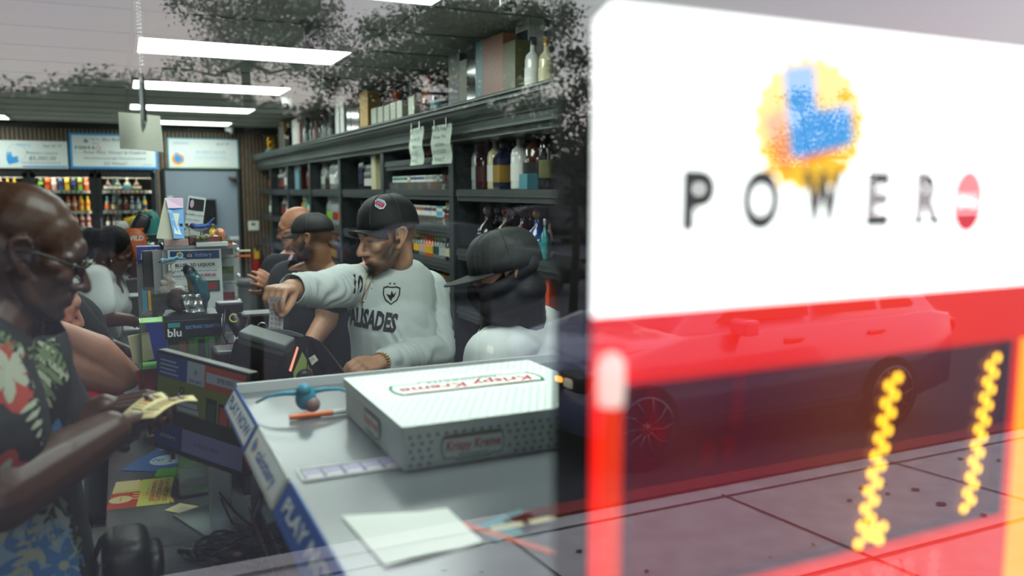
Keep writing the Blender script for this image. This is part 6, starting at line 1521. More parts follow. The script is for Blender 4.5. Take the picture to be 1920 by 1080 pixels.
# banknotes
mat('banknote','8f9c86',.7,mott=.3,mscale=80); mat('note_green','3e7a4a',.7)
tn=thing('banknotes','folded banknotes held over the counter by the person in black','banknotes',tuple(atY(262,690,Y5-.04)))
for k,(a_,b_) in enumerate([((250,690),(262,664)),((258,695),(272,668)),((266,700),(284,680))]):
    p=atY(*a_,Y5-.05+.01*k); q=atY(*b_,Y5-.05+.01*k); u=(q-p).normalized(); w_=V(.4,-.1,.15*0+.05).normalized()*.055
    m=MB(); vs=[p-w_*.5,p+w_*.5,q+w_*.5,q-w_*.5]; n_=(vs[1]-vs[0]).cross(vs[3]-vs[0]).normalized()*.0006; m.add(vs+[v+n_ for v in vs],[(0,1,2,3),(7,6,5,4),(0,4,5,1),(1,5,6,2),(2,6,7,3),(3,7,4,0)],'banknote'); m.build('banknote',tn,world=True)
# ================================================================ woman in red leaning on the counter
Y6=2.95
t=person('person in a red top leaning a bare arm on the counter behind the bald man',-.30,Y6+.05)
hc=atY(86,574,Y6); fd=V(.98,.0,-.30); M7=head_frame(hc,fd,(RIGHT*.05+V(0,0,1)),.98)
B=Body(); add_head(B,M7,dict(nose=1.0,lips=.9)); nk=atY(62,632,Y6+.02); ch=atY(60,720,Y6+.03); hp=Vector((ch.x-.10,Y6+.1,.95)); s1=atY(95,655,Y6-.12); el=atY(236,706,Y6-.1); wr=atY(112,622,Y6-.17)
B.limb([M7@V(0,-.03,-.02),M7@V(0,.01,-.10),nk],[.055,.06,.068]); B.ell(ch,(.15,.13,.2)); B.limb([ch,hp],[.15,.15]); B.limb([nk,s1],[.065,.07]); B.limb([nk,atY(60,650,Y6+.2)],[.065,.06]); B.limb([s1,(s1+el)/2+V(0,0,-.012),el+V(-.03,0,.0),el],[.078,.072,.055,.042]); B.limb([el,(el+wr)/2+V(.01,0,.012),wr],[.045,.052,.034])
B.limb([atY(60,650,Y6+.2),atY(60,650,Y6+.2)+V(.05,.05,-.25),atY(60,650,Y6+.2)+V(.2,.0,-.32)],[.06,.05,.03])
hand(B,wr,V(-.65,.10,.25),V(-.2,-.5,.6),1,curl=(30,40,30),s=.93); hand(B,atY(60,650,Y6+.2)+V(.2,0,-.32),V(.9,-.1,-.1),V(0,0,1),1,s=.9)
ft=trousers(t,hp,V(0,-1,0),V(1,0,0),'denim_black'); legs_in(B,hp,ft)
me=B.mesh(.0055,2); paint(me,skin_fn('b5806a',M7,[((0,.094,-.063),(.02,.014,.010),'9a4a48',.4),((.036,.06,-.025),(.03,.03,.025),'b86a5a',.8),((.03,.086,.022),(.018,.012,.004),'5a4034',.3)])); mesh_obj(me,'body','skin',t)
B=Body(); B.ell(M7@V(0,-.03,.055),(.085,.085,.085)); B.limb([M7@V(0,-.09,.03),M7@V(0,-.12,-.05)],[.06,.055]); me=B.mesh(.007,2); Mi=M7.inverted(); cut(me,lambda c_: (Mi@c_).y<.04 and ((Mi@c_).z>.0 or (Mi@c_).y<-.04)); mat('hair_brown','241a15',.6,bump=.5,bscale=50); solid(mesh_obj(me,'hair','hair_brown',t),.004)
B=Body(); B.ell(ch+V(0,0,-.02),(.19,.17,.19)); B.limb([ch+V(0,0,-.05),hp],[.18,.18],n=24); B.limb([ch+V(.0,-.02,.08),s1+V(-.035,.02,.01)],[.12,.062]); B.limb([ch+RIGHT*.08+V(0,0,-.05),ch+RIGHT*.14+V(0,0,-.1)],[.15,.15])
me=B.mesh(.009,3); wrinkle(me,fabric_noise(6,.006,4)); mat('top_red','c01c22',.8); mesh_obj(me,'tank_top','top_red',t)
m=MB(); m.ell(M7@V(.083,.004,-.034),.005,'chrome',n=8,h=6); m.build('earring',t,world=True)
# ================================================================ bald man in the floral shirt, nearest
Y7=1.72
t=person('bald person in glasses and a black floral shirt reading a lottery ticket in both hands',-.42,Y7+.02)
hc=atY(50,474,Y7); fd=V(1,.02,-.36); M8=head_frame(hc,fd,V(.08,0,1),.965)
SKD='44281b'
B=Body(); add_head(B,M8,dict(nose=.95,nosew=1.1,lips=1.25,chin=.022,w=1.0))
B.ell(M8@V(0,-.055,.05),(.068,.062,.066))
nk=atY(0,572,Y7+.02); ch=atY(-40,740,Y7+.03); hp=Vector((ch.x+.0,ch.y+.03,.98))
B.limb([M8@V(0,-.05,-.0),M8@V(0,-.045,-.06),nk+V(0,0,-.03)],[.070,.062,.068]); B.ell(ch,(.11,.15,.2)); B.limb([ch,hp],[.11,.11])
s1=atY(-70,690,Y7-.12); s2=atY(20,665,Y7+.16); e1=atY(0,930,Y7-.24); w1=atY(205,808,Y7-.12); e2=atY(110,830,Y7+.12); w2=atY(195,770,Y7+.10)
B.limb([nk,s1],[.07,.06]); B.limb([nk,s2],[.07,.06]); B.limb([s1,e1,(e1+w1)/2,w1+V(0,0,.0)],[.065,.058,.052,.036]); B.limb([s2,e2,(e2+w2)/2,w2],[.065,.056,.050,.034])
h1=hand(B,w1,atY(285,798,Y7-.02)-w1,V(.2,-.75,-.45),1,fcurl=[(12,12,8),(16,18,12),(24,26,18),(32,30,20)],thumb_dir=(.45,.85,.1),thumb=(10,5),s=1.0)
h2=hand(B,w2,atY(262,755,Y7+.06)-w2,V(.05,-.35,.95),-1,fcurl=[(30,40,25),(36,45,25),(42,45,25),(46,45,25)],thumb_dir=(.25,.95,-.2),thumb=(12,10),s=1.0)
ft=trousers(t,hp,V(0,-1,0),V(1,0,0),'denim_black'); legs_in(B,hp,ft)
me=B.mesh(.0042,2); paint(me,skin_fn(SKD,M8,[((0,.095,-.063),(.021,.014,.012),'4a2a26',.4),((0,.05,-.095),(.05,.05,.026),'1c1310',.5),((0,.094,-.050),(.024,.014,.006),'1e1512',.4),((.031,.088,.022),(.018,.012,.004),'140d0a',.3),((.045,.07,-.03),(.02,.02,.02),'4a3026',.8)]))
mat('skin_oily','808080',.42,attr='col',spec=.45); mesh_obj(me,'body','skin_oily',t); eyes(t,M8,look=(0,.9,-.5)); glasses(t,M8,'black_plastic',rw=.0028)
# floral shirt
B=Body(); B.ell(ch+V(.01,0,.02),(.145,.20,.21)); B.limb([ch+V(.0,-.05,0),hp+V(.03,-.04,-.08)],[.13,.145],n=28); B.limb([ch+V(.0,.06,0),hp+V(.03,.05,-.08)],[.13,.145],n=24); B.limb([nk+V(0,0,-.10),s1],[.095,.10]); B.limb([nk+V(0,0,-.10),s2],[.092,.09]); B.limb([s1,s1+(e1-s1)*.55],[.098,.095]); B.limb([s2,s2+(e2-s2)*.75],[.09,.085])
B.limb([nk+V(0,0,-.08),nk+V(0,0,-.0)],[.085,.078])
me=B.mesh(.007,3); wrinkle(me,fabric_noise(5,.007,12)); 
coll=(RIGHT*.7-FWD*.2).normalized()
slice_(me,nk+V(0,0,-.018),V(.38,-.05,1),.125)
mat('floral_black','0d0d10',.75); fo=solid(mesh_obj(me,'floral_shirt',['floral_black'],t),.002)
off=wloc(t); bvf=BVHTree.FromPolygons([v.co+off for v in fo.data.vertices],[tuple(p.vertices) for p in fo.data.polygons])
for n_,c_ in dict(fl_cream='9a9d8a',fl_green='5c6e4a',fl_dgreen='2f4a30',fl_red='9a3020',fl_orange='a84a2c',fl_blue='3a6a9c',fl_lblue='7c96ac',fl_navy='1c4078').items(): mat(n_,c_,.75)
pr=MB(); rr=random.Random(21)
def put_art(a,px,py,sc,rot):
    d=ray(px,py).normalized(); c_=Vector((0,0,CAMZ)); h=bvf.ray_cast(c_,d)
    if h[0] is None: return
    n=-d; x=V(0,0,1).cross(n).normalized(); y=n.cross(x); ca,sa=math.cos(rot),math.sin(rot); M=frame(h[0],x*ca+y*sa,y*ca-x*sa)
    for mi,mt_ in enumerate(a.mats):
        fs=[f for f,i in zip(a.f,a.m) if i==mi]; vs,ff=project(([v*sc for v in a.v],fs),bvf,M,-n,off=.0022+.0005*mi,maxlen=.014); pr.add(vs,ff,mt_)
def petal(a,ang,L,w,mt,x0=0,y0=0,z=0,tip=.15):
    ca,sa=math.cos(ang),math.sin(ang); pts=[(0,0),(L*.3,w*.42),(L*.62,w*.5),(L*.9,w*.25),(L,0),(L*.9,-w*.25),(L*.62,-w*.5),(L*.3,-w*.42)]
    a.poly([(x0+p*ca-q*sa,y0+p*sa+q*ca) for p,q in pts],mt,z=z)
def hibiscus(c1,c2,n=6):
    a=MB()
    for k in range(n): petal(a,math.tau*k/n+rr.uniform(-.15,.15),1,.62,c1)
    for k in range(n): petal(a,math.tau*k/n+rr.uniform(-.15,.15),.72,.26,c2)
    a.disc(0,0,.12,'fl_cream'); return a
def palm(c1,c2=None,n=9,bend=.5):
    a=MB(); 
    for k in range(n):
        u=k/n; x=u*1.9-.3; y=bend*math.sin(u*2)*.3; L=.75*(1-.55*u)
        petal(a,R(58-22*u),L,.15,c1 if (k%2 or not c2) else c2,x,y); petal(a,R(-58+22*u),L,.15,c1,x,y)
    petal(a,0,.5,.13,c1,1.6,bend*.28); a.rect(-.35,-.02,1.7,.02,c1); return a
for (px,py,sc,rot,kind) in [(18,700,.066,-.6,'red'),(-5,900,.05,.2,'red'),(62,655,.06,-1.75,'palm'),(88,760,.06,-1.5,'palmc'),(10,640,.05,2.2,'palm'),(75,690,.07,-1.9,'palm'),(105,830,.06,.4,'blue'),(70,610,.05,-.7,'blue'),(50,920,.07,-2.4,'palmc'),(95,950,.075,-2.1,'palmc'),(60,1040,.085,.5,'blue'),(120,1060,.07,2.3,'blue'),(160,1000,.075,-1.2,'palm'),(165,920,.06,-1.7,'palmd'),(140,900,.05,.2,'palmc'),(135,740,.05,-1.2,'palmd'),(100,650,.05,-1.0,'palm'),(175,1050,.05,-1.5,'palmd'),(130,690,.04,-.8,'palmc')]:
    a={'red':lambda:hibiscus('fl_red','fl_cream',7),'blue':lambda:hibiscus('fl_lblue','fl_blue',6),'cream':lambda:hibiscus('fl_cream','fl_lblue',6),'palm':lambda:palm('fl_green','fl_cream'),'palmd':lambda:palm('fl_green'),'palmc':lambda:palm('fl_cream','fl_green',8)}[kind]()
    put_art(a,px,py,sc,rot)
pr.build('flower_print',fo,world=True)
# the ticket he reads
mat('ticket_yellow','e6d9a0',.6); mat('ticket_pink','d8a08a',.6)
p0=atY(222,780,Y7-.03)
tt=thing('lottery_ticket','pale yellow lottery tickets held in the bald man\'s hands','lottery ticket',tuple(p0))
def strip(pa,pb,pc,pd,mt_,ink=True,curve=.01):
    m=MB(); n=10; vs=[];fs=[]
    for j in range(n+1):
        u=j/n
        for v_ in (0,1):
            p=(pa*(1-u)+pb*u)*(1-v_)+(pd*(1-u)+pc*u)*v_; p=p+V(0,0,curve*math.sin(u*math.pi)); vs.append(p)
    for j in range(n): fs.append((2*j,2*j+1,2*j+3,2*j+2))
    m.add(vs,fs,mt_,smooth=True)
    if ink:
        for q in range(9):
            u=.12+.085*q; a=(pa*(1-u)+pb*u); d=(pd*(1-u)+pc*u); z_=V(0,0,curve*math.sin(u*math.pi)+.0012); e_=(pb-pa)*.03
            m.add([a*.8+d*.2+z_,a*.8+d*.2+z_+e_,a*.25+d*.75+z_+e_,a*.25+d*.75+z_],[(0,1,2,3)],'ticket_pink' if q%3==0 else 'grey_ink' if q%2 else 'fly_gold')
    return m
o=strip(atY(222,783,Y7-.05),atY(303,735,Y7+.03),atY(318,748,Y7+.0),atY(262,786,Y7-.09),'ticket_yellow').build('ticket',tt,world=True); solid(o,.0006)
o=strip(atY(240,787,Y7-.08),atY(362,741,Y7-.02),atY(371,752,Y7-.06),atY(290,783,Y7-.12),'ticket_yellow',curve=.012).build('ticket',tt,world=True); solid(o,.0006)
# watch on his far wrist
m=MB(); dd=(w2-e2).normalized(); Q=frame_z(w2-dd*.035,dd)
for k in range(24): a=math.tau*k/24; m.ell(Q@V(.037*math.cos(a),.037*math.sin(a),0),(.005,.005,.006),'steel',n=6,h=4)
m.build('wrist_watch',t,world=True)
# ticket pulled from the terminal by the jersey man
pt=[(504,556),(530,556),(530,628),(504,622)]
q=[atY(504,556,Y0-.38),atY(530,557,Y0-.40),atY(531,628,Y0-.36),atY(504,622,Y0-.34)]
tt=thing('printed_ticket','long white printed ticket hanging from the hand of the man in the jersey','lottery ticket',tuple((q[0]+q[2])/2))
m=MB(); n=8; vs=[];fs=[]
for j in range(n+1):
    u=j/n
    for v_ in (0,1):
        p=(q[0]*(1-u)+q[3]*u)*(1-v_)+(q[1]*(1-u)+q[2]*u)*v_; vs.append(p+FWD*(.006*math.sin(u*4)))
for j in range(n): fs.append((2*j,2*j+1,2*j+3,2*j+2))
m.add(vs,fs,'sign_paper',smooth=True)
for r_ in range(7):
    for c_ in range(3):
        u=.08+.125*r_; a=q[0]*(1-u)+q[3]*u; b=q[1]*(1-u)+q[2]*u; s0=.12+.28*c_; p=a*(1-s0)+b*s0-FWD*.003+FWD*(.006*math.sin(u*4)); e_=(b-a)*.18; d_=(q[3]-q[0])*.07
        m.add([p,p+e_,p+e_+d_*.35,p+d_*.35],[(0,1,2,3)],mat('ticket_print','c48a90',.7)); m.add([p+d_*.6,p+e_+d_*.6,p+e_+d_*.9,p+d_*.9],[(0,1,2,3)],mat('ticket_grey','a8a8ae',.7))
o=m.build('sheet',tt,world=True)
# ================================================================ things on the counter by the till
YT=3.6
def PX(px,py,Y): return atY(px,py,Y)
def slab(name,label,cat,px0,py0,px1,py1,Y,th,mt,draw=None,group=None,rz=0,parent=None):
    """upright board facing the window, given by its picture corners at depth Y"""
    a=PX(px0,py0,Y); b=PX(px1,py1,Y); w_,h_=b.x-a.x,a.z-b.z
    t=parent or thing(name,label,cat,((a.x+b.x)/2,Y,b.z),rz,group)
    m=MB(); m.box((0,th/2,h_/2),(w_,th,h_),mt); m.build('board',t)
    if draw: m=MB(); draw(m,face(-w_/2,0,-.0008),w_,h_); m.build('print',t)
    return t
mat('cab_grey','8d9698',.3); mat('poster_white','ccd6d6',.5); mat('lot_navy','1b3d70',.4); mat('lot_text','8fb4d8',.4); mat('dark_red_ink','8f2030',.5); mat('pinkish','b89c98',.6); mat('tray_brown','6a3326',.5)
a=PX(303,462,YT); b=PX(452,640,YT); topz=a.z
t=thing('ticket_tower','clear and grey scratch ticket tower carrying two lottery posters on the counter','display tower',((a.x+b.x)/2,YT+.13,.95)); w_=b.x-a.x
m=MB(); m.box((0,0,(topz-.95)-.008),(w_,.26,.016),'cab_grey'); m.box((0,.12,(topz-.95)/2),(w_,.01,topz-.95),'cab_grey'); m.box((-w_/2+.004,0,(topz-.95)/2),(.008,.26,topz-.95),'cab_grey'); m.box((0,0,.01),(w_,.26,.02),'cab_grey'); m.build('cabinet',t)
for k in range(5):
    z=(topz-.95)*(k+.5)/5; m=MB(); m.box((w_/2-.045,-.02,z),(.085,.2,.003),'clear_acrylic'); m.box((w_/2-.045,-.12,z+.02),(.085,.003,.045),'clear_acrylic'); m.build('ticket_bin',t)
    m=MB(); m.box((w_/2-.045,-.10,z+.04),(.06,.002,.06),tkc[k]); m.build('ticket_roll',t)
    m=MB(); m.ell((w_/2+.002,-.10,z+.03),.010,'white_plastic',n=10,h=8); m.build('bin_knob',t)
m=MB(); m.box((-.06,-.115,(topz-.95)/2),(.24,.005,topz-.98),'cab_grey'); m.build('front_plate',t)
def poster(m,M,w,h,cut=False):
    m.rect(w*.04,h*.83 if not cut else h*.72,w*.96,h*.97,'lot_navy',M,.0006); y=h*.90 if not cut else h*.85
    k_=h*(1 if not cut else 1.9)
    m.disc(w*.22,y,k_*.055,'sun_yellow',M,.0009,n=14); m.disc(w*.22,y,k_*.035,'cheque_blue',M,.0012,n=12); m.text('ca',k_*.1,'sun_yellow',M,w*.40,y,.0012,sx=.9); m.text('lottery',k_*.1,'lot_text',M,w*.66,y,.0012,sx=.95)
    m.text('BLUEBIRD LIQUOR',k_*.075,'ink',M,w*.5,h*.73 if not cut else h*.5,.0009,bold=.03,sx=w*.86/(k_*.075*9.6))
    if cut: m.text('20 CENTS WINNING SCRATCHER',k_*.04,'ink',M,w*.5,h*.25,.0009,sx=.9); return
    m.rect(w*.04,h*.68,w*.96,h*.684,'grey_ink',M,.0006)
    m.text('RECENTLY SOLD A WINNING SCRATCHER*',h*.038,'ink',M,w*.5,h*.63,.0009,sx=w*.9/(h*.038*21)); m.text('TICKET WORTH',h*.045,'ink',M,w*.26,h*.545,.0009,bold=.02); m.text('$50,000.00',h*.07,'dark_red_ink',M,w*.70,h*.55,.0009,bold=.03,sx=w*.46/(h*.07*5.6)); m.rect(w*.04,h*.5,w*.96,h*.503,'grey_ink',M,.0006)
    m.text('Let it be you',h*.07,'ink',M,w*.28,h*.38,.0009,shear=.4,sx=.7); m.rect(w*.60,h*.27,w*.95,h*.46,'fl_dgreen',M,.0007); m.rect(w*.66,h*.31,w*.89,h*.42,'dark_red_ink',M,.0009)
slab('lottery_poster','white calottery poster reading BLUEBIRD LIQUOR and $50,000.00 on the ticket tower','poster',314,468,419,575,YT-.0,.003,'poster_white',poster)
slab('lottery_poster','second calottery poster, lower on the tower and mostly behind the big bird','poster',350,541,421,612,YT+.004,.003,'poster_white',lambda m,M,w,h:poster(m,M,w,h,True))
# on top of the tower
def on_top(px): return PX(px,457,YT+.1)
def boxat(name,label,cat,px0,px1,y,z0,h,d,mt,draw=None):
    a=PX(px0,450,y); b=PX(px1,450,y); m=MB(); w_=b.x-a.x; m.box((0,0,h/2),(w_,d,h),mt,bev=.002)
    if draw: draw(m,w_,h,d)
    o=m.build(name,origin=(0,0,0)); o.location=((a.x+b.x)/2,y,z0); return tag(o,label,cat)
TZ=topz+.0005
boxat('pink_tray','low pinkish grey display tray under the tiny liquor bottles','tray',306,354,YT+.06,TZ,.026,.11,'pinkish')
tr=thing('candy_tray','brown red cardboard tray of wrapped sweets on the ticket tower','tray',(PX(383,450,YT+.06).x,YT+.06,TZ)); m=MB(); m.box((0,0,.003),(.13,.11,.006),'tray_brown'); 
for yy in (-.053,.053): m.box((0,yy,.018),(.13,.004,.032),'tray_brown')
for xx in (-.063,.063): m.box((xx,0,.018),(.004,.11,.032),'tray_brown')
m.build('tray',tr)
rr=random.Random(2)
for k in range(16):
    m=MB(); c_=['c_lime','c_green','c_silver','c_pink','c_white','c_red'][k%6]; m.lathe([(.0,-.014),(.006,-.011),(.008,-.006),(.010,0),(.008,.006),(.006,.011),(0,.014)],c_,n=8,M=Matrix.Rotation(R(90),4,'X')@Matrix.Rotation(rr.uniform(-.9,.9),4,'Y'))
    o=m.build('wrapped_sweet'); o.location=(tr.location.x-.048+.03*(k%4),tr.location.y-.03+.028*((k//4)%3),TZ+.014+.016*(k//10)); tag(o,'%s foil wrapped sweet heaped in the brown tray'%c_[2:],'sweet','foil sweets in the brown tray')
m=MB(); a=PX(410,430,YT+.1); m.add(*cushion((0,0,.03),(.022,.03,.035),.8),mat('snack_brown','b0704a',.35,mott=.4,mscale=60),smooth=True); o=m.build('snack_bag',origin=(0,0,0)); o.location=(a.x,YT+.06,TZ); tag(o,'small brown and white snack bag at the right end of the tower','snack bag')
for k in range(4):
    x=PX(320+10.5*k,450,YT+.04).x; put_bottle('flask','g_clear','c_brown','c_yellow' if k%2==0 else 'c_white',(x,YT+.04,TZ+.0265),['leftmost','second','third','rightmost'][k]+' tiny brown capped bottle on the ticket tower',h=.062,full=True,name='tiny_bottle')
for k,px in enumerate((372,400)): put_bottle('flask','g_yellow','c_olive','c_yellow',(PX(px,450,YT+.15).x,YT+.15,TZ),['olive capped tiny bottle behind the blue jay','olive capped tiny bottle at the right of the blue jay'][k],h=.08,full=True,name='tiny_bottle')
# blue jay with its tail up
mat('jay_blue','2c4a8c',.4,mott=.2,mscale=60); mat('jay_white','c8ccd4',.5); mat('jay_dark','141824',.4)
def bird(name,label,p,s,rz,c_back,c_belly,c_head,tail_up=35,body_up=15,stand=None):
    t=thing(name,label,'bird figurine',p,rz); bz=.03*s if stand is None else stand
    Mb=Matrix.Translation((0,0,bz+.045*s))@Matrix.Rotation(R(-body_up),4,'Y')@Matrix.Scale(s,4)
    B=Body(); B.ell((0,0,0),(.05,.028,.030)); B.limb([(.035,0,.008),(.055,0,.022)],[.026,.022]); B.limb([(-.03,0,.0),(-.06,0,.01)],[.024,.014])
    ca,sa=math.cos(R(tail_up-0)),math.sin(R(tail_up)); B.limb([(-.05,0,.008),(-.05-.03*ca,0,.008+.03*sa),(-.05-.075*ca,0,.008+.075*sa)],[.014,.010,.008])
    for q in (-1,1): B.limb([(.02,q*.024,.008),(-.02,q*.028,.006),(-.06,q*.016,.012)],[.012,.014,.006])
    me=B.mesh(.003 if s<1.3 else .0035,2)
    def f(co_):
        out=np.tile(np.array(lin(c_back)),(len(co_),1)); b_=(co_[:,2]<-.006+.15*np.maximum(0,co_[:,0]))&(co_[:,0]>-.05); out[b_]=lin(c_belly); h_=(co_[:,0]>.045)&(co_[:,2]>.004); out[h_]=lin(c_head)
        n_=np.sin(co_[:,0]*700)*np.sin(co_[:,1]*500); out*=(1+.18*n_)[:,None]; return out
    paint(me,f); me.transform(Mb); o=mesh_obj(me,'body','cloth_vc',t,world=False)
    m=MB(); m.lathe([(.007,0),(.0045,.012),(0,.026)],'jay_dark',n=8,M=Mb@Matrix.Translation((.074,0,.020))@Matrix.Rotation(R(95),4,'Y')); m.build('beak',t)
    for q in (-1,1): m=MB(); m.ell(Mb@V(.062,q*.017,.029),.0028*s,'jay_dark',n=8,h=6); m.build('eye',t)
    for q in (-1,1): m=MB(); m.cyl(Mb@V(.0,q*.012,-.02),(0.0,q*.012*s,.004+(0 if stand is None else stand)*0),.0022*s,'jay_dark',n=6); m.build('leg',t)
    return t
jz=PX(378,415,YT+.04)
bird('blue_jay_figurine','blue and white jay figurine with its tail raised on top of the tower',(PX(376,430,YT+.03).x,YT+.03,TZ+.030),.54,R(185),'2c4a8c','c8ccd4','1c2c58',38,-8)
m=MB(); 
for k in range(10): a_=k*2.4; m.ell((.03*math.cos(a_),.025*math.sin(a_),.018+.003*(k%3)),(.018,.014,.012),'c_olive' if k%3 else 'c_green',n=8,h=6)
m.lathe([(.0,0),(.045,.001),(.04,.012),(.0,.02)],'bark',n=14)
o=m.build('moss_base',origin=(0,0,0)); o.location=(PX(376,430,YT+.03).x,YT+.03,TZ+.006); tag(o,'mossy green base the blue jay perches on','base')
# tent card and upright card
mat('card_cream','c8c8b4',.6); mat('card_pink','c8a8c4',.5); mat('card_blue','5f9ad0',.5)
q=[PX(309,371,YT+.08),PX(293,447,YT+.02),PX(324,447,YT-.01),PX(345,447,YT+.10),PX(340,371,YT+.10)]
t=thing('tent_card','tall folded tent card, cream side and blue and pink printed side','card',(q[2].x,YT+.04,TZ))
m=MB(); a0,b0=q[0],q[4]; f0,f1=PX(292,449,YT+.06),PX(327,449,YT+.12); 
th=V(0,.0015,0); m.add([q[0],PX(342,371,YT+.09),PX(328,449,YT-.0),q[1]] ,[(0,1,2,3)],'card_cream'); m.build('cream_side',t,world=True)
m=MB(); Qm=[PX(311,372,YT+.075),PX(343,371,YT+.085),PX(346,447,YT+.02),PX(326,447,YT-.012)]; m.add([p-V(0,.002,0) for p in Qm],[(0,1,2,3)],'card_blue'); 
m.add([Qm[0]-V(0,.004,0),Qm[1]-V(0,.004,0),Qm[1]*.75+Qm[2]*.25-V(0,.004,0),Qm[0]*.75+Qm[3]*.25-V(0,.004,0)],[(0,1,2,3)],'card_pink')
M_=frame(Qm[3]-V(0,.0045,0),Qm[2]-Qm[3],Qm[0]-Qm[3]); w_=(Qm[2]-Qm[3]).length
for k in range(3): m.squiggle(.012,.05+.035*k,w_*.9,.012,'poster_white',M_,.0005,seed=k)
m.poly([(.01,.02),(.02,.05),(.03,.03),(.04,.06),(.045,.015)],'poster_white',M_,.0004); m.build('printed_side',t,world=True)
def card(m,M,w,h): m.rect(w*.08,h*.64,w*.92,h*.94,'ink',M,.0006); m.disc(w*.25,h*.8,w*.11,'card_pink',M,.0009,ry=h*.11,n=12); m.text('BLUEBIRD LIQUOR',h*.07,'ink',M,w*.5,h*.52,.0008,sx=.8); m.text('TICKET WORTH',h*.06,'ink',M,w*.4,h*.38,.0008,sx=.8); m.text('$50,000.00',h*.07,'dark_red_ink',M,w*.65,h*.28,.0008,sx=.8); m.squiggle(w*.1,h*.14,w*.8,h*.06,'ink',M,.0008)
t=slab('photo_card','white upright card with a black photo, leaning behind the blue jay','card',341,368,378,440,YT+.11,.003,'poster_white',card); t.rotation_euler=(0,R(-9+18),0)
slab('pen','orange pencil lying on the tower edge','pencil',398,457,436,460,YT-.01,.006,'marker_orange'); 
slab('loose_leaflet','white leaflet curling over the top edge of the tower','leaflet',368,455,428,461,YT-.02,.08,'poster_white')
for k,(px0,px1,y_) in enumerate([(443,470,470),(440,470,480)]): 
    slab('drinking_straw' ,['short pale plastic rod sticking out of the tower','longer orange tipped rod sticking out of the tower'][k],'rod',px0,y_-1.5,px1,y_+1.5,YT+.05,.006,'c_cream' if k==0 else 'c_orange')
# behind-left: screen back, blue sign, snack rack
t=thing('till_screen','back of a dark flat screen left of the ticket tower','screen',(PX(286,545,YT+.05).x,YT+.05,.95))
a=PX(266,470,YT+.05); b=PX(303,545,YT+.05)
m=MB(); m.box((0,0,(a.z+b.z)/2-.95),(b.x-a.x,.03,a.z-b.z),'dark_plastic',bev=.005,M=Matrix.Identity(4)); m.build('screen_back',t); m=MB(); m.box((0,.01,(b.z-.95)/2),(.03,.02,b.z-.95+.04),'dark_plastic'); m.box((0,.0,.006),(.1,.1,.012),'dark_plastic'); m.build('stand',t)
mat('snus_blue','243c98',.4)
def snus(m,M,w,h): m.text('just XL',h*.62,'white_plastic',M,w*.5,h*.55,.0008,shear=.2,bold=.03,sx=w*.86/(h*.62*3.6))
t=slab('vape_display','blue counter display box with slanted white lettering beside the tower','display box',256,463,304,492,YT+.12,.08,'snus_blue',snus); a=t.location
m=MB(); m.box((0,.04,(.95-a.z)/2),(.1,.07,a.z-.95),'cab_grey'); m.build('stand',t)
mat('chips_orange','c8622a',.35,mott=.15,mscale=20); mat('chips_dark','1c1a22',.4)
rk=thing('snack_rack','wire snack rack on the far counter behind the white shirt woman','rack',(PX(262,500,4.9).x,4.9,.95))
m=MB(); 
for x in (-.1,.1): m.box((x,0,.27),(.008,.16,.54),'steel')
for z in (.02,.2,.38,.53): m.box((0,0,z),(.2,.16,.006),'steel')
m.build('frame',rk)
def bag(label,px,py,Y,sx_,sz_,mt,word=None,wm='white_plastic',rz=0):
    p=PX(px,py,Y); m=MB(); m.add(*cushion((0,0,0),(sx_,.022,sz_),.75),mt,smooth=True); m.box((0,0,sz_*.98),(sx_*1.7,.004,.012),mt); m.box((0,0,-sz_*.98),(sx_*1.7,.004,.012),mt)
    if word: m.text(word,sx_*.62,wm,face(0,0,-.0235),0,sz_*.35,.0,bold=.03,shear=.1)
    o=m.build('snack_bag',origin=(0,0,0)); o.location=p; o.rotation_euler=(0,rz,0); return tag(o,label,'snack bag')
bag('orange snack bag with white WILD lettering on the snack rack',253,456,4.78,.055,.075,'chips_orange','WILD')
bag('black and pink snack bag tilted above the orange WILD bag',262,425,4.85,.045,.07,'chips_dark',rz=R(25))
bag('yellow and red snack bag behind the black one on the rack',256,430,4.95,.05,.07,'c_yellow',rz=R(-15))
bag('white snack bag at the left of the rack behind the braided head',236,436,4.95,.055,.06,'c_white')
bag('teal and orange glittering snack bag right of the rack',287,425,4.9,.045,.08,'c_teal',rz=R(-10))
bag('dark red snack bag low on the snack rack',257,495,4.8,.055,.07,'c_darkred')
# leaflets, blue tray
for k,(x0,x1,c_,lab) in enumerate([(266,277,'c_cyan','light blue leaflet standing left of the driftwood bird'),(277,296,'c_yellow','yellow lottery leaflet beside the light blue one')]): slab('leaflet',lab,'leaflet',x0,546,x1,582,3.3,.004,c_)
t=thing('leaflet_stand','clear acrylic stand holding the blue and yellow leaflets','stand',(PX(281,580,3.31).x,3.32,.95)); a=PX(264,540,3.3); b=PX(298,583,3.3)
m=MB(); m.box((0,0,(a.z-.95)/2),(b.x-a.x,.003,a.z-.95),'clear_acrylic'); m.box((0,-.03,b.z-.95-.004),(b.x-a.x,.06,.003),'clear_acrylic'); m.box((0,-.0,.003),(.09,.12,.005),'clear_acrylic'); m.box((0,-.03,(b.z-.96)/2),(.05,.04,b.z-.96),'cab_grey'); m.build('holder',t)
a=PX(304,597,3.0); t=thing('blue_tray','dark blue box holding a white sheet beside the green stand','box',(a.x,3.0,.95)); h_=a.z-.95
m=MB(); m.box((0,0,h_/2),(.1,.1,h_),'snus_blue'); m.build('box',t); m=MB(); m.box((0,-.005,h_+.002),(.095,.09,.003),'paper',M=Matrix.Rotation(R(6),4,'Y')); m.build('sheet',t)
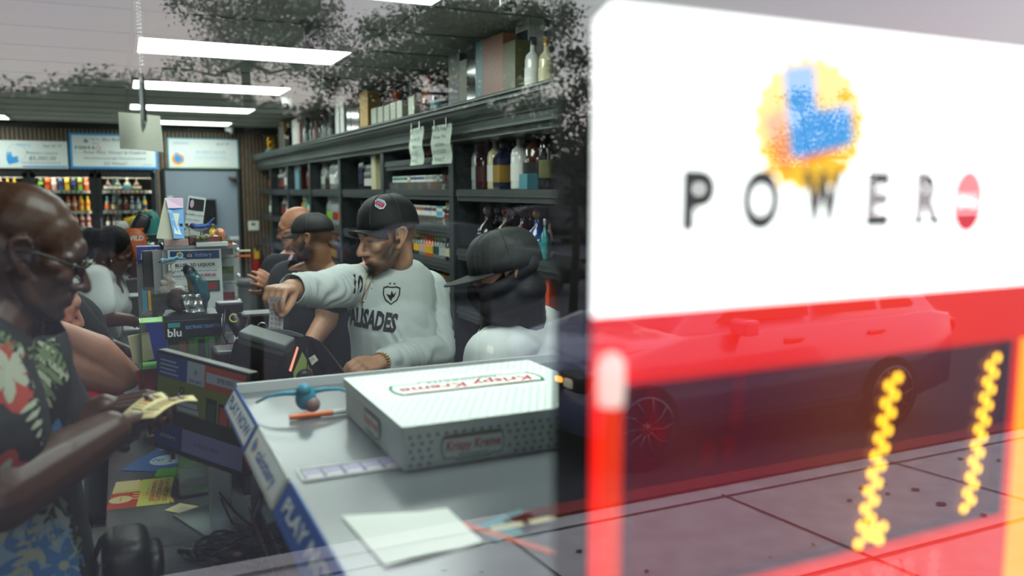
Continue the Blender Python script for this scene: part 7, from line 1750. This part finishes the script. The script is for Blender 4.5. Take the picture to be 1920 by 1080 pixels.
# green-edged acrylic leaflet stand
t=thing('green_leaflet_stand','lime edged acrylic stand with red and cream leaflets','stand',(PX(290,690,2.75).x,2.75,.95))
mat('lime_edge','6cc032',.3); h_=PX(290,600,2.75).z-.95
m=MB(); 
for x in (-.035,.045): m.box((x,0,h_/2),(.003,.1,h_),'green_acrylic')
for z in (h_,h_*.62,h_*.30): m.box((0.005,0,z),(.08,.1,.003),'lime_edge')
m.build('frame',t)
for k,(z,c_) in enumerate([(.66,'c_cream'),(.36,'fly_red'),(.03,'fly_red')]): m=MB(); m.box((.005,.0,h_*z+.045),(.06,.012,.085),c_,M=Matrix.Rotation(R(-8),4,'Y')); m.build('leaflets',t)
# blu display
YB_=2.5
a=PX(312,606,YB_); b=PX(412,640,YB_); tz=a.z
t=thing('vape_dispenser','clear acrylic dispenser with a black blu header on the counter','display box',((a.x+b.x)/2,YB_+.06,.95)); w_=b.x-a.x; H=tz-.95
m=MB(); m.box((-w_/2,0,H/2),(.003,.13,H),'clear_acrylic'); m.box((w_/2,0,H/2),(.003,.13,H),'clear_acrylic'); m.box((0,-.065,H*.42),(w_,.003,H*.84),'clear_acrylic'); m.box((0,.065,H/2),(w_,.003,H),'green_acrylic'); m.build('clear_case',t)
m=MB(); mat('blu_black','0e1a1e',.35); m.box((0,0,H-.018),(w_+.012,.145,.055),'blu_black',bev=.004); m.prism([(-.078,-.075),(.078,-.075),(.066,.065),(-.066,.065)],.012,'dark_plastic',M=Matrix.Translation((0,0,H+.0095))); 
m.text('blu',.032,'white_plastic',face(-w_*.36,H-.028,-.0735),0,0,.0,bold=.02); m.text('ELECTRONIC CIGARETTES',.013,'card_blue',face(w_*.18,H-.014,-.0735),0,0,0,sx=.6,bold=.02); m.rect(-w_*.48,-.0,-w_*.25,.013,'c_teal',face(0,H-.012,-.0732)); m.build('header',t)
for k in range(3): m=MB(); m.box((0,0,H*(.18+.25*k)),(w_-.006,.12,.003),'green_acrylic'); m.build('inner_shelf',t)
m=MB(); m.box((.0,0,.012),(w_+.01,.15,.024),'blu_black',bev=.003); m.build('base',t)
for k in range(5):
    m=MB(); c_=['c_olive','c_orange','c_lime','c_navy','c_white'][k]; m.box((0,0,.0),(.018,.03,.06),c_); o=m.build('vape_pack'); o.location=(t.location.x-.055+.027*k,t.location.y+.01,.95+H*.68+.0325); tag(o,'%s vape pack inside the clear blu dispenser'%['olive','orange','lime green','navy blue','white'][k],'vape pack')
# rock, big blue bird, driftwood bird
DZ_=tz+.0225
rockx=PX(352,590,YB_+.06).x
m=MB(); B=Body(); rr=random.Random(8)
for k in range(9): B.ell((rr.uniform(-.035,.03),rr.uniform(-.02,.02),.022+rr.uniform(0,.022)),(.026,.024,.024))
me=B.mesh(.004,1); wrinkle(me,fabric_noise(60,.003,1)); mat('rock_brown','3e2f26',.85,mott=.4,mscale=50); t=thing('bird_rock','rough brown rock under the big blue bird on the blu dispenser','rock',(rockx,YB_+.06,DZ_)); mesh_obj(me,'rock','rock_brown',t,world=False)
m=MB(); n=10; vs=[];fs=[]
for j in range(n+1):
    for i in range(n+1):
        u,v=i/n,j/n; vs.append((-.028+.05*u+.012*v,-.035-.006*math.sin(u*9+v*5)-.004*math.sin(v*13),.052*(1-v)+.003))
for j in range(n):
    for i in range(n): a_=j*(n+1)+i; fs.append((a_,a_+1,a_+n+2,a_+n+1))
m.add(vs,fs,mat('foil','b8bcbc',.18,metal=.7,bump=.6,bscale=60),smooth=True); o=m.build('plastic_wrap',origin=(0,0,0)); o.location=(rockx+.01,YB_+.045,DZ_); tag(o,'crumpled shiny plastic wrap draped over the brown rock','plastic wrap')
# the bird itself: upright, seen from its left
bx=PX(372,545,YB_+.05)
t=thing('bluebird_statue','big teal bird statue with olive chest and dark head standing on the rock','bird figurine',(bx.x,YB_+.05,DZ_+.01))
def bp(px,py): p=PX(px,py,YB_+.05); return p
B=Body(); B.limb([bp(352,503),bp(354,507),bp(362,520)],[.014,.017,.019]); B.limb([bp(362,520),bp(371,537),bp(377,555)],[.019,.029,.026]); B.limb([bp(377,555),bp(382,570),bp(383,590)],[.022,.012,.006]); 
for q in (-.016,.016): B.limb([bp(367,525)+V(0,q,0),bp(378,550)+V(0,q,0),bp(384,575)+V(0,q*.5,0)],[.014,.015,.005])
me=B.mesh(.0032,2)
ax_=bp(352,503); bx_=bp(383,590)
def fb(co_):
    out=np.tile(np.array(lin('1f5560')),(len(co_),1)); d=(bx_-ax_); d=np.array(d/d.length); n_=np.array([d[2],0,-d[0]]); r_=co_-np.array(ax_); side=r_@n_; along=r_@d
    b_=(side>.006)&(along>.014)&(along<.13); out[b_]=lin('75702a'); h_=along<.014; out[h_]=lin('14262e'); out*=(1+.2*np.sin(co_[:,2]*900)*np.sin(co_[:,0]*700))[:,None]; return out
paint(me,fb); mesh_obj(me,'body',mat('bird_gloss','808080',.35,attr='col'),t)
m=MB(); a_=bp(350,504); m.cyl(a_,bp(339,508),.006,'jay_dark',r2=.001,n=8); m.build('beak',t,world=True); m=MB(); m.ell(bp(353,500)+V(0,-.016,0),.003,'jay_dark',n=8,h=6); m.build('eye',t,world=True)
for q in (-.012,.012): m=MB(); b_=bp(374,560); m.cyl(b_+V(0,q,0),b_+V(-.004,q,-.03),.003,'jay_dark',n=6); m.build('leg',t,world=True)
wx=PX(322,545,YB_+.55)
dz=PX(322,548,3.05).z
t=thing('driftwood_perch','small white driftwood perch behind the brown rock','driftwood',(PX(322,548,3.05).x,3.05,dz)); B=Body(); B.limb([(-.03,0,.008),(.03,0,.008)],[.012,.012]); B.limb([(.0,0,.01),(.004,0,.035),(-.012,0,.05),(.008,0,.075)],[.012,.010,.011,.007]); B.limb([(.004,0,.03),(-.03,0,.035)],[.009,.008])
me=B.mesh(.0035,1); wrinkle(me,fabric_noise(70,.002,1)); mesh_obj(me,'wood',mat('bleached_wood','b0aca2',.7,mott=.2,mscale=40),t,world=False)
m=MB(); m.box((0,.03,(dz-.95)/2),(.13,.12,dz-.95),'shade_acrylic'); o=m.build('acrylic_bin',origin=(0,0,0)); o.location=(t.location.x,3.04,.95); tag(o,'smoky acrylic bin behind the blu dispenser carrying the driftwood','bin')
bird('small_bluebird_figurine','small pale blue bird figurine perched on white driftwood',(t.location.x-.0,3.05,dz+.078),.40,R(172),'6a9ab4','b8bcb8','a8c4d4',-25,-18)
# ---------------------------------------------------------------- till hardware
mat('gun_black','101113',.35); mat('printer_grey','4a5251',.5); mat('terminal','141314',.42); mat('term_green','93a85a',.5); mat('term_orange','d07a2a',.5); mat('glow_pink','ff9a80',.4,emit=1.0); mat('printer_red','2a1214',.5)
YG=2.3
def Pg(px,py,Y=YG): return PX(px,py,Y)
t=thing('barcode_scanner','black hand scanner standing tilted beside the blu dispenser','scanner',(Pg(440,680).x,YG+.12,.95))
m=MB(); m.limb=None
m.tube([Pg(423,572,2.42),Pg(440,600,2.4),Pg(462,640,2.38)],[.018,.022,.020],'gun_black',n=10); m.box(tuple(Pg(430,575,2.42)),(.07,.05,.03),'gun_black',M=Matrix.Identity(4),bev=.006); m.build('head',t,world=True)
m=MB(); m.tube([Pg(455,630,2.40),Pg(440,660,2.42),Vector((t.location.x,YG+.12,.96))],[.014,.012,.02],'gun_black'); m.lathe([(.05,0),(.045,.015),(.0,.02)],'gun_black',c=tuple(t.location),n=18); m.build('stand',t,world=True)
m=MB(); m.tube([Pg(422,580,2.38),Pg(418,620,2.38),Pg(430,655,2.36),Pg(450,640,2.34),Pg(470,590,2.36)],.004,'gun_black'); m.build('cable',t,world=True)
m=MB(); m.text('C',.035,'fly_lime',frame_z(Pg(437,597,2.375),(-.3,-1,.2)),0,0); m.build('logo',t,world=True)
t=thing('receipt_printer','black and grey receipt printer, tilted, in front of the terminal','printer',(Pg(495,715,2.12).x,2.16,.95))
c_=Pg(487,680,2.12)
Mp=Matrix.Translation(c_)@Matrix.Rotation(R(-22),4,'Z')@Matrix.Rotation(R(18),4,'Y')
m=MB(); m.box((0,0,0),(.13,.12,.12),'terminal',M=Mp,bev=.012); m.build('body',t,world=True)
m=MB(); m.box((-.0,0,.066),(.12,.11,.02),'printer_grey',M=Mp,bev=.006); m.build('cover',t,world=True)
m=MB(); m.box((.035,-.062,-.01),(.035,.004,.08),'printer_red',M=Mp); m.build('front_panel',t,world=True)
m=MB(); z0=.95; m.box((c_.x,2.16,(c_.z-.04+z0)/2),(.10,.1,c_.z-.04-z0),'terminal',bev=.005); m.build('pedestal',t,world=True)
# lottery terminal
t=thing('lottery_terminal','bulky black lottery terminal with glowing edge and green corner panel','lottery terminal',(Pg(575,700,2.28).x,2.36,.95))
prof=[Pg(492,640,2.28),Pg(503,618,2.28),Pg(545,622,2.28),Pg(585,632,2.28),Pg(600,640,2.28),Pg(655,712,2.28),Pg(655,745,2.28),Pg(505,745,2.28)]
m=MB(); n=len(prof); vs=[p for p in prof]+[p+V(.05,.16,-.045) for p in prof]; m.add(vs,[tuple(range(n))[::-1],tuple(range(n,2*n))]+[(i,(i+1)%n,(i+1)%n+n,i+n) for i in range(n)],'terminal'); fixnormals(m.build('body',t,world=True))
m=MB(); m.add([p-V(0,.006,0) for p in (Pg(583,634,2.27),Pg(600,640,2.27),Pg(655,712,2.27),Pg(618,716,2.27))],[(0,1,2,3)],'gun_black'); a_=[Pg(583,634,2.262),Pg(600,640,2.262),Pg(655,712,2.262),Pg(618,716,2.262)]; m.add(a_+[p+V(.0,.012,0) for p in a_],[(0,1,2,3),(0,4,5,1),(1,5,6,2),(2,6,7,3),(3,7,4,0)],'gun_black'); m.build('screen',t,world=True)
def plate(pts,mt,name,Y=2.268,th=.003): m=MB(); a_=[Pg(*p,Y) for p in pts]; k=len(a_); m.add(a_+[p+V(0,th,0) for p in a_],[tuple(range(k))[::-1],tuple(range(k,2*k))]+[(i,(i+1)%k,(i+1)%k+k,i+k) for i in range(k)],mt); o=m.build(name,t,world=True); return o
plate([(557,650),(560,652),(546,697),(542,695)],'glow_pink','glowing_strip')
plate([(567,660),(574,672),(588,712),(552,712),(550,700)],'term_green','green_panel')
plate([(583,690),(592,714),(574,716)],'term_orange','orange_panel',2.266)
m=MB(); c_=Pg(571,708,2.262); m.lathe([(.024,0),(.024,.01),(.015,.014)],'dark_plastic',M=frame_z(c_,(0,-1,0)),n=22); m.build('speaker_dial',t,world=True)
m=MB(); m.tube([Pg(574,650,2.255),Pg(577,668,2.25),Pg(576,700,2.25),Pg(584,716,2.25)],.0016,'gun_black',n=5); m.build('thin_cable',t,world=True)
plate([(503,617),(545,621),(570,629),(568,632),(500,623)],'printer_grey','top_edge',2.272,.02)
m=MB(); p4=[(579,672),(590,665),(597,675),(585,685)]; a_=[Pg(*p,2.24) for p in p4]; m.add(a_+[p+V(0,.002,0) for p in a_],[(3,2,1,0),(4,5,6,7),(0,1,5,4),(1,2,6,5),(2,3,7,6),(3,0,4,7)],'card_cream'); tg=m.build('price_sticker',t,world=True)
m=MB(); Mq=frame(Pg(584,678,2.2395),a_[1]-a_[0],V(0,0,1)); m.text('15',.012,'ink',Mq,.004,.004); m.text('$',.006,'c_orange',Mq,-.003,-.002); m.build('sticker_print',tg,world=False)
for v in KIDS[tg.name][-1].data.vertices: v.co-=wloc(t)
m=MB(); pts=[Pg(492+9*math.cos(a*.52),612+7*math.sin(a*.52),2.3) for a in range(12)]; m.tube(pts,.0018,'chrome',n=6,closed=True); m.build('paper_guide_ring',t,world=True)
# black till bodies filling the space behind the case
for k,(x0,x1,y0,y1,Y,lab) in enumerate([(402,470,660,745,2.18,'low dark card reader beside the monitor'),(455,520,590,640,2.75,'dark till drawer top behind the scanner')]):
    a=Pg(x0,y0,Y); b=Pg(x1,y1,Y); t=thing('card_reader' if k==0 else 'till',lab,'card reader' if k==0 else 'till',((a.x+b.x)/2,Y+.05,.95)); m=MB(); m.box((0,0,(a.z-.95)/2),(b.x-a.x,.1,a.z-.95),'terminal',bev=.008); m.build('body',t); m=MB(); 
    for i in range(3):
        for j in range(3): m.box((-.02+.02*i,-.052,(a.z-.95)*(.5+.13*j)),(.012,.004,.012),'printer_grey')
    m.build('keypad',t)
# ---------------------------------------------------------------- hanging things near the window
t=thing('hanging_sign','black sign seen edge-on, hanging from a beaded chain','hanging sign',tuple(PX(270,235,1.75)))
a=PX(268,128,1.75); b=PX(272,228,1.75)
m=MB(); x0=(a.x+b.x)/2; m.box((x0,1.75+.10,(a.z+b.z)/2),(.006,.22,a.z-b.z),'blu_black'); m.add([(x0-.003,1.74,b.z),(x0+.003,1.74,b.z),(x0+.003,1.96,b.z),(x0-.003,1.96,b.z),(x0,1.74,b.z-.010),(x0,1.96,b.z-.010)],[(0,1,4),(3,5,2),(0,4,5,3),(1,2,5,4)],'steel'); m.build('plate',t,world=True)
m=MB(); 
for y_ in (1.76,1.94):
    z=a.z
    while z<2.56: m.ell((x0,y_,z),(.0016,.0016,.0024),'chrome',n=6,h=4); z+=.0075
m.build('bead_chain',t,world=True)
mat('paper_warm','c6c9b8',.7)
t=thing('hanging_paper','blank cream paper sheet curling as it hangs behind the black edge-on sign','paper',tuple(PX(265,285,1.98)))
m=MB(); n=12; vs=[];fs=[]; TL,TR,BR,BL=PX(222,210,2.0),PX(302,215,2.0),PX(308,284,2.0),PX(225,279,2.0)
for j in range(5):
    v=j/4
    for i in range(n+1):
        u=i/n; p=(TL*(1-u)+TR*u)*(1-v)+(BL*(1-u)+BR*u)*v; p.y+=.03*(u**2)*1.3-.006*math.sin(v*3); vs.append(p)
for j in range(4):
    for i in range(n): a_=j*(n+1)+i; fs.append((a_,a_+1,a_+n+2,a_+n+1))
m.add(vs,fs,'paper_warm',smooth=True); m.build('sheet',t,world=True)
m=MB(); m.cyl(TL*.5+TR*.5+V(0,.01,0),Vector(((TL.x+TR.x)/2,2.0,2.57)),.0007,'steel',n=5); m.build('thread',t,world=True)
# ================================================================ give look-alikes of one row their place in it
ORD = 'first second third fourth fifth sixth seventh eighth ninth tenth eleventh twelfth thirteenth fourteenth fifteenth sixteenth seventeenth eighteenth nineteenth twentieth'.split()
bpy.context.view_layer.update()
_by = {}
for o in C.objects:
    if o.parent is None and 'label' in o: _by.setdefault(o['label'], []).append(o)
for lab, os_ in _by.items():
    if len(os_) < 2 or len(os_) > 20 or 'ceiling panel' in lab: continue
    def sx(o):
        p = o.location - Vector((0,0,CAMZ)); d = p.dot(RIGHT)/max(.01,p.dot(FWD)); return d
    os_.sort(key=sx)
    for i, o in enumerate(os_):
        nl = '%s-from-left %s' % (ORD[i], lab)
        if len(nl.split()) > 16: nl = nl.replace(' the ', ' ')
        if len(nl.split()) > 16: nl = nl.replace(' bottle with ', ' bottle, ')
        o['label'] = nl
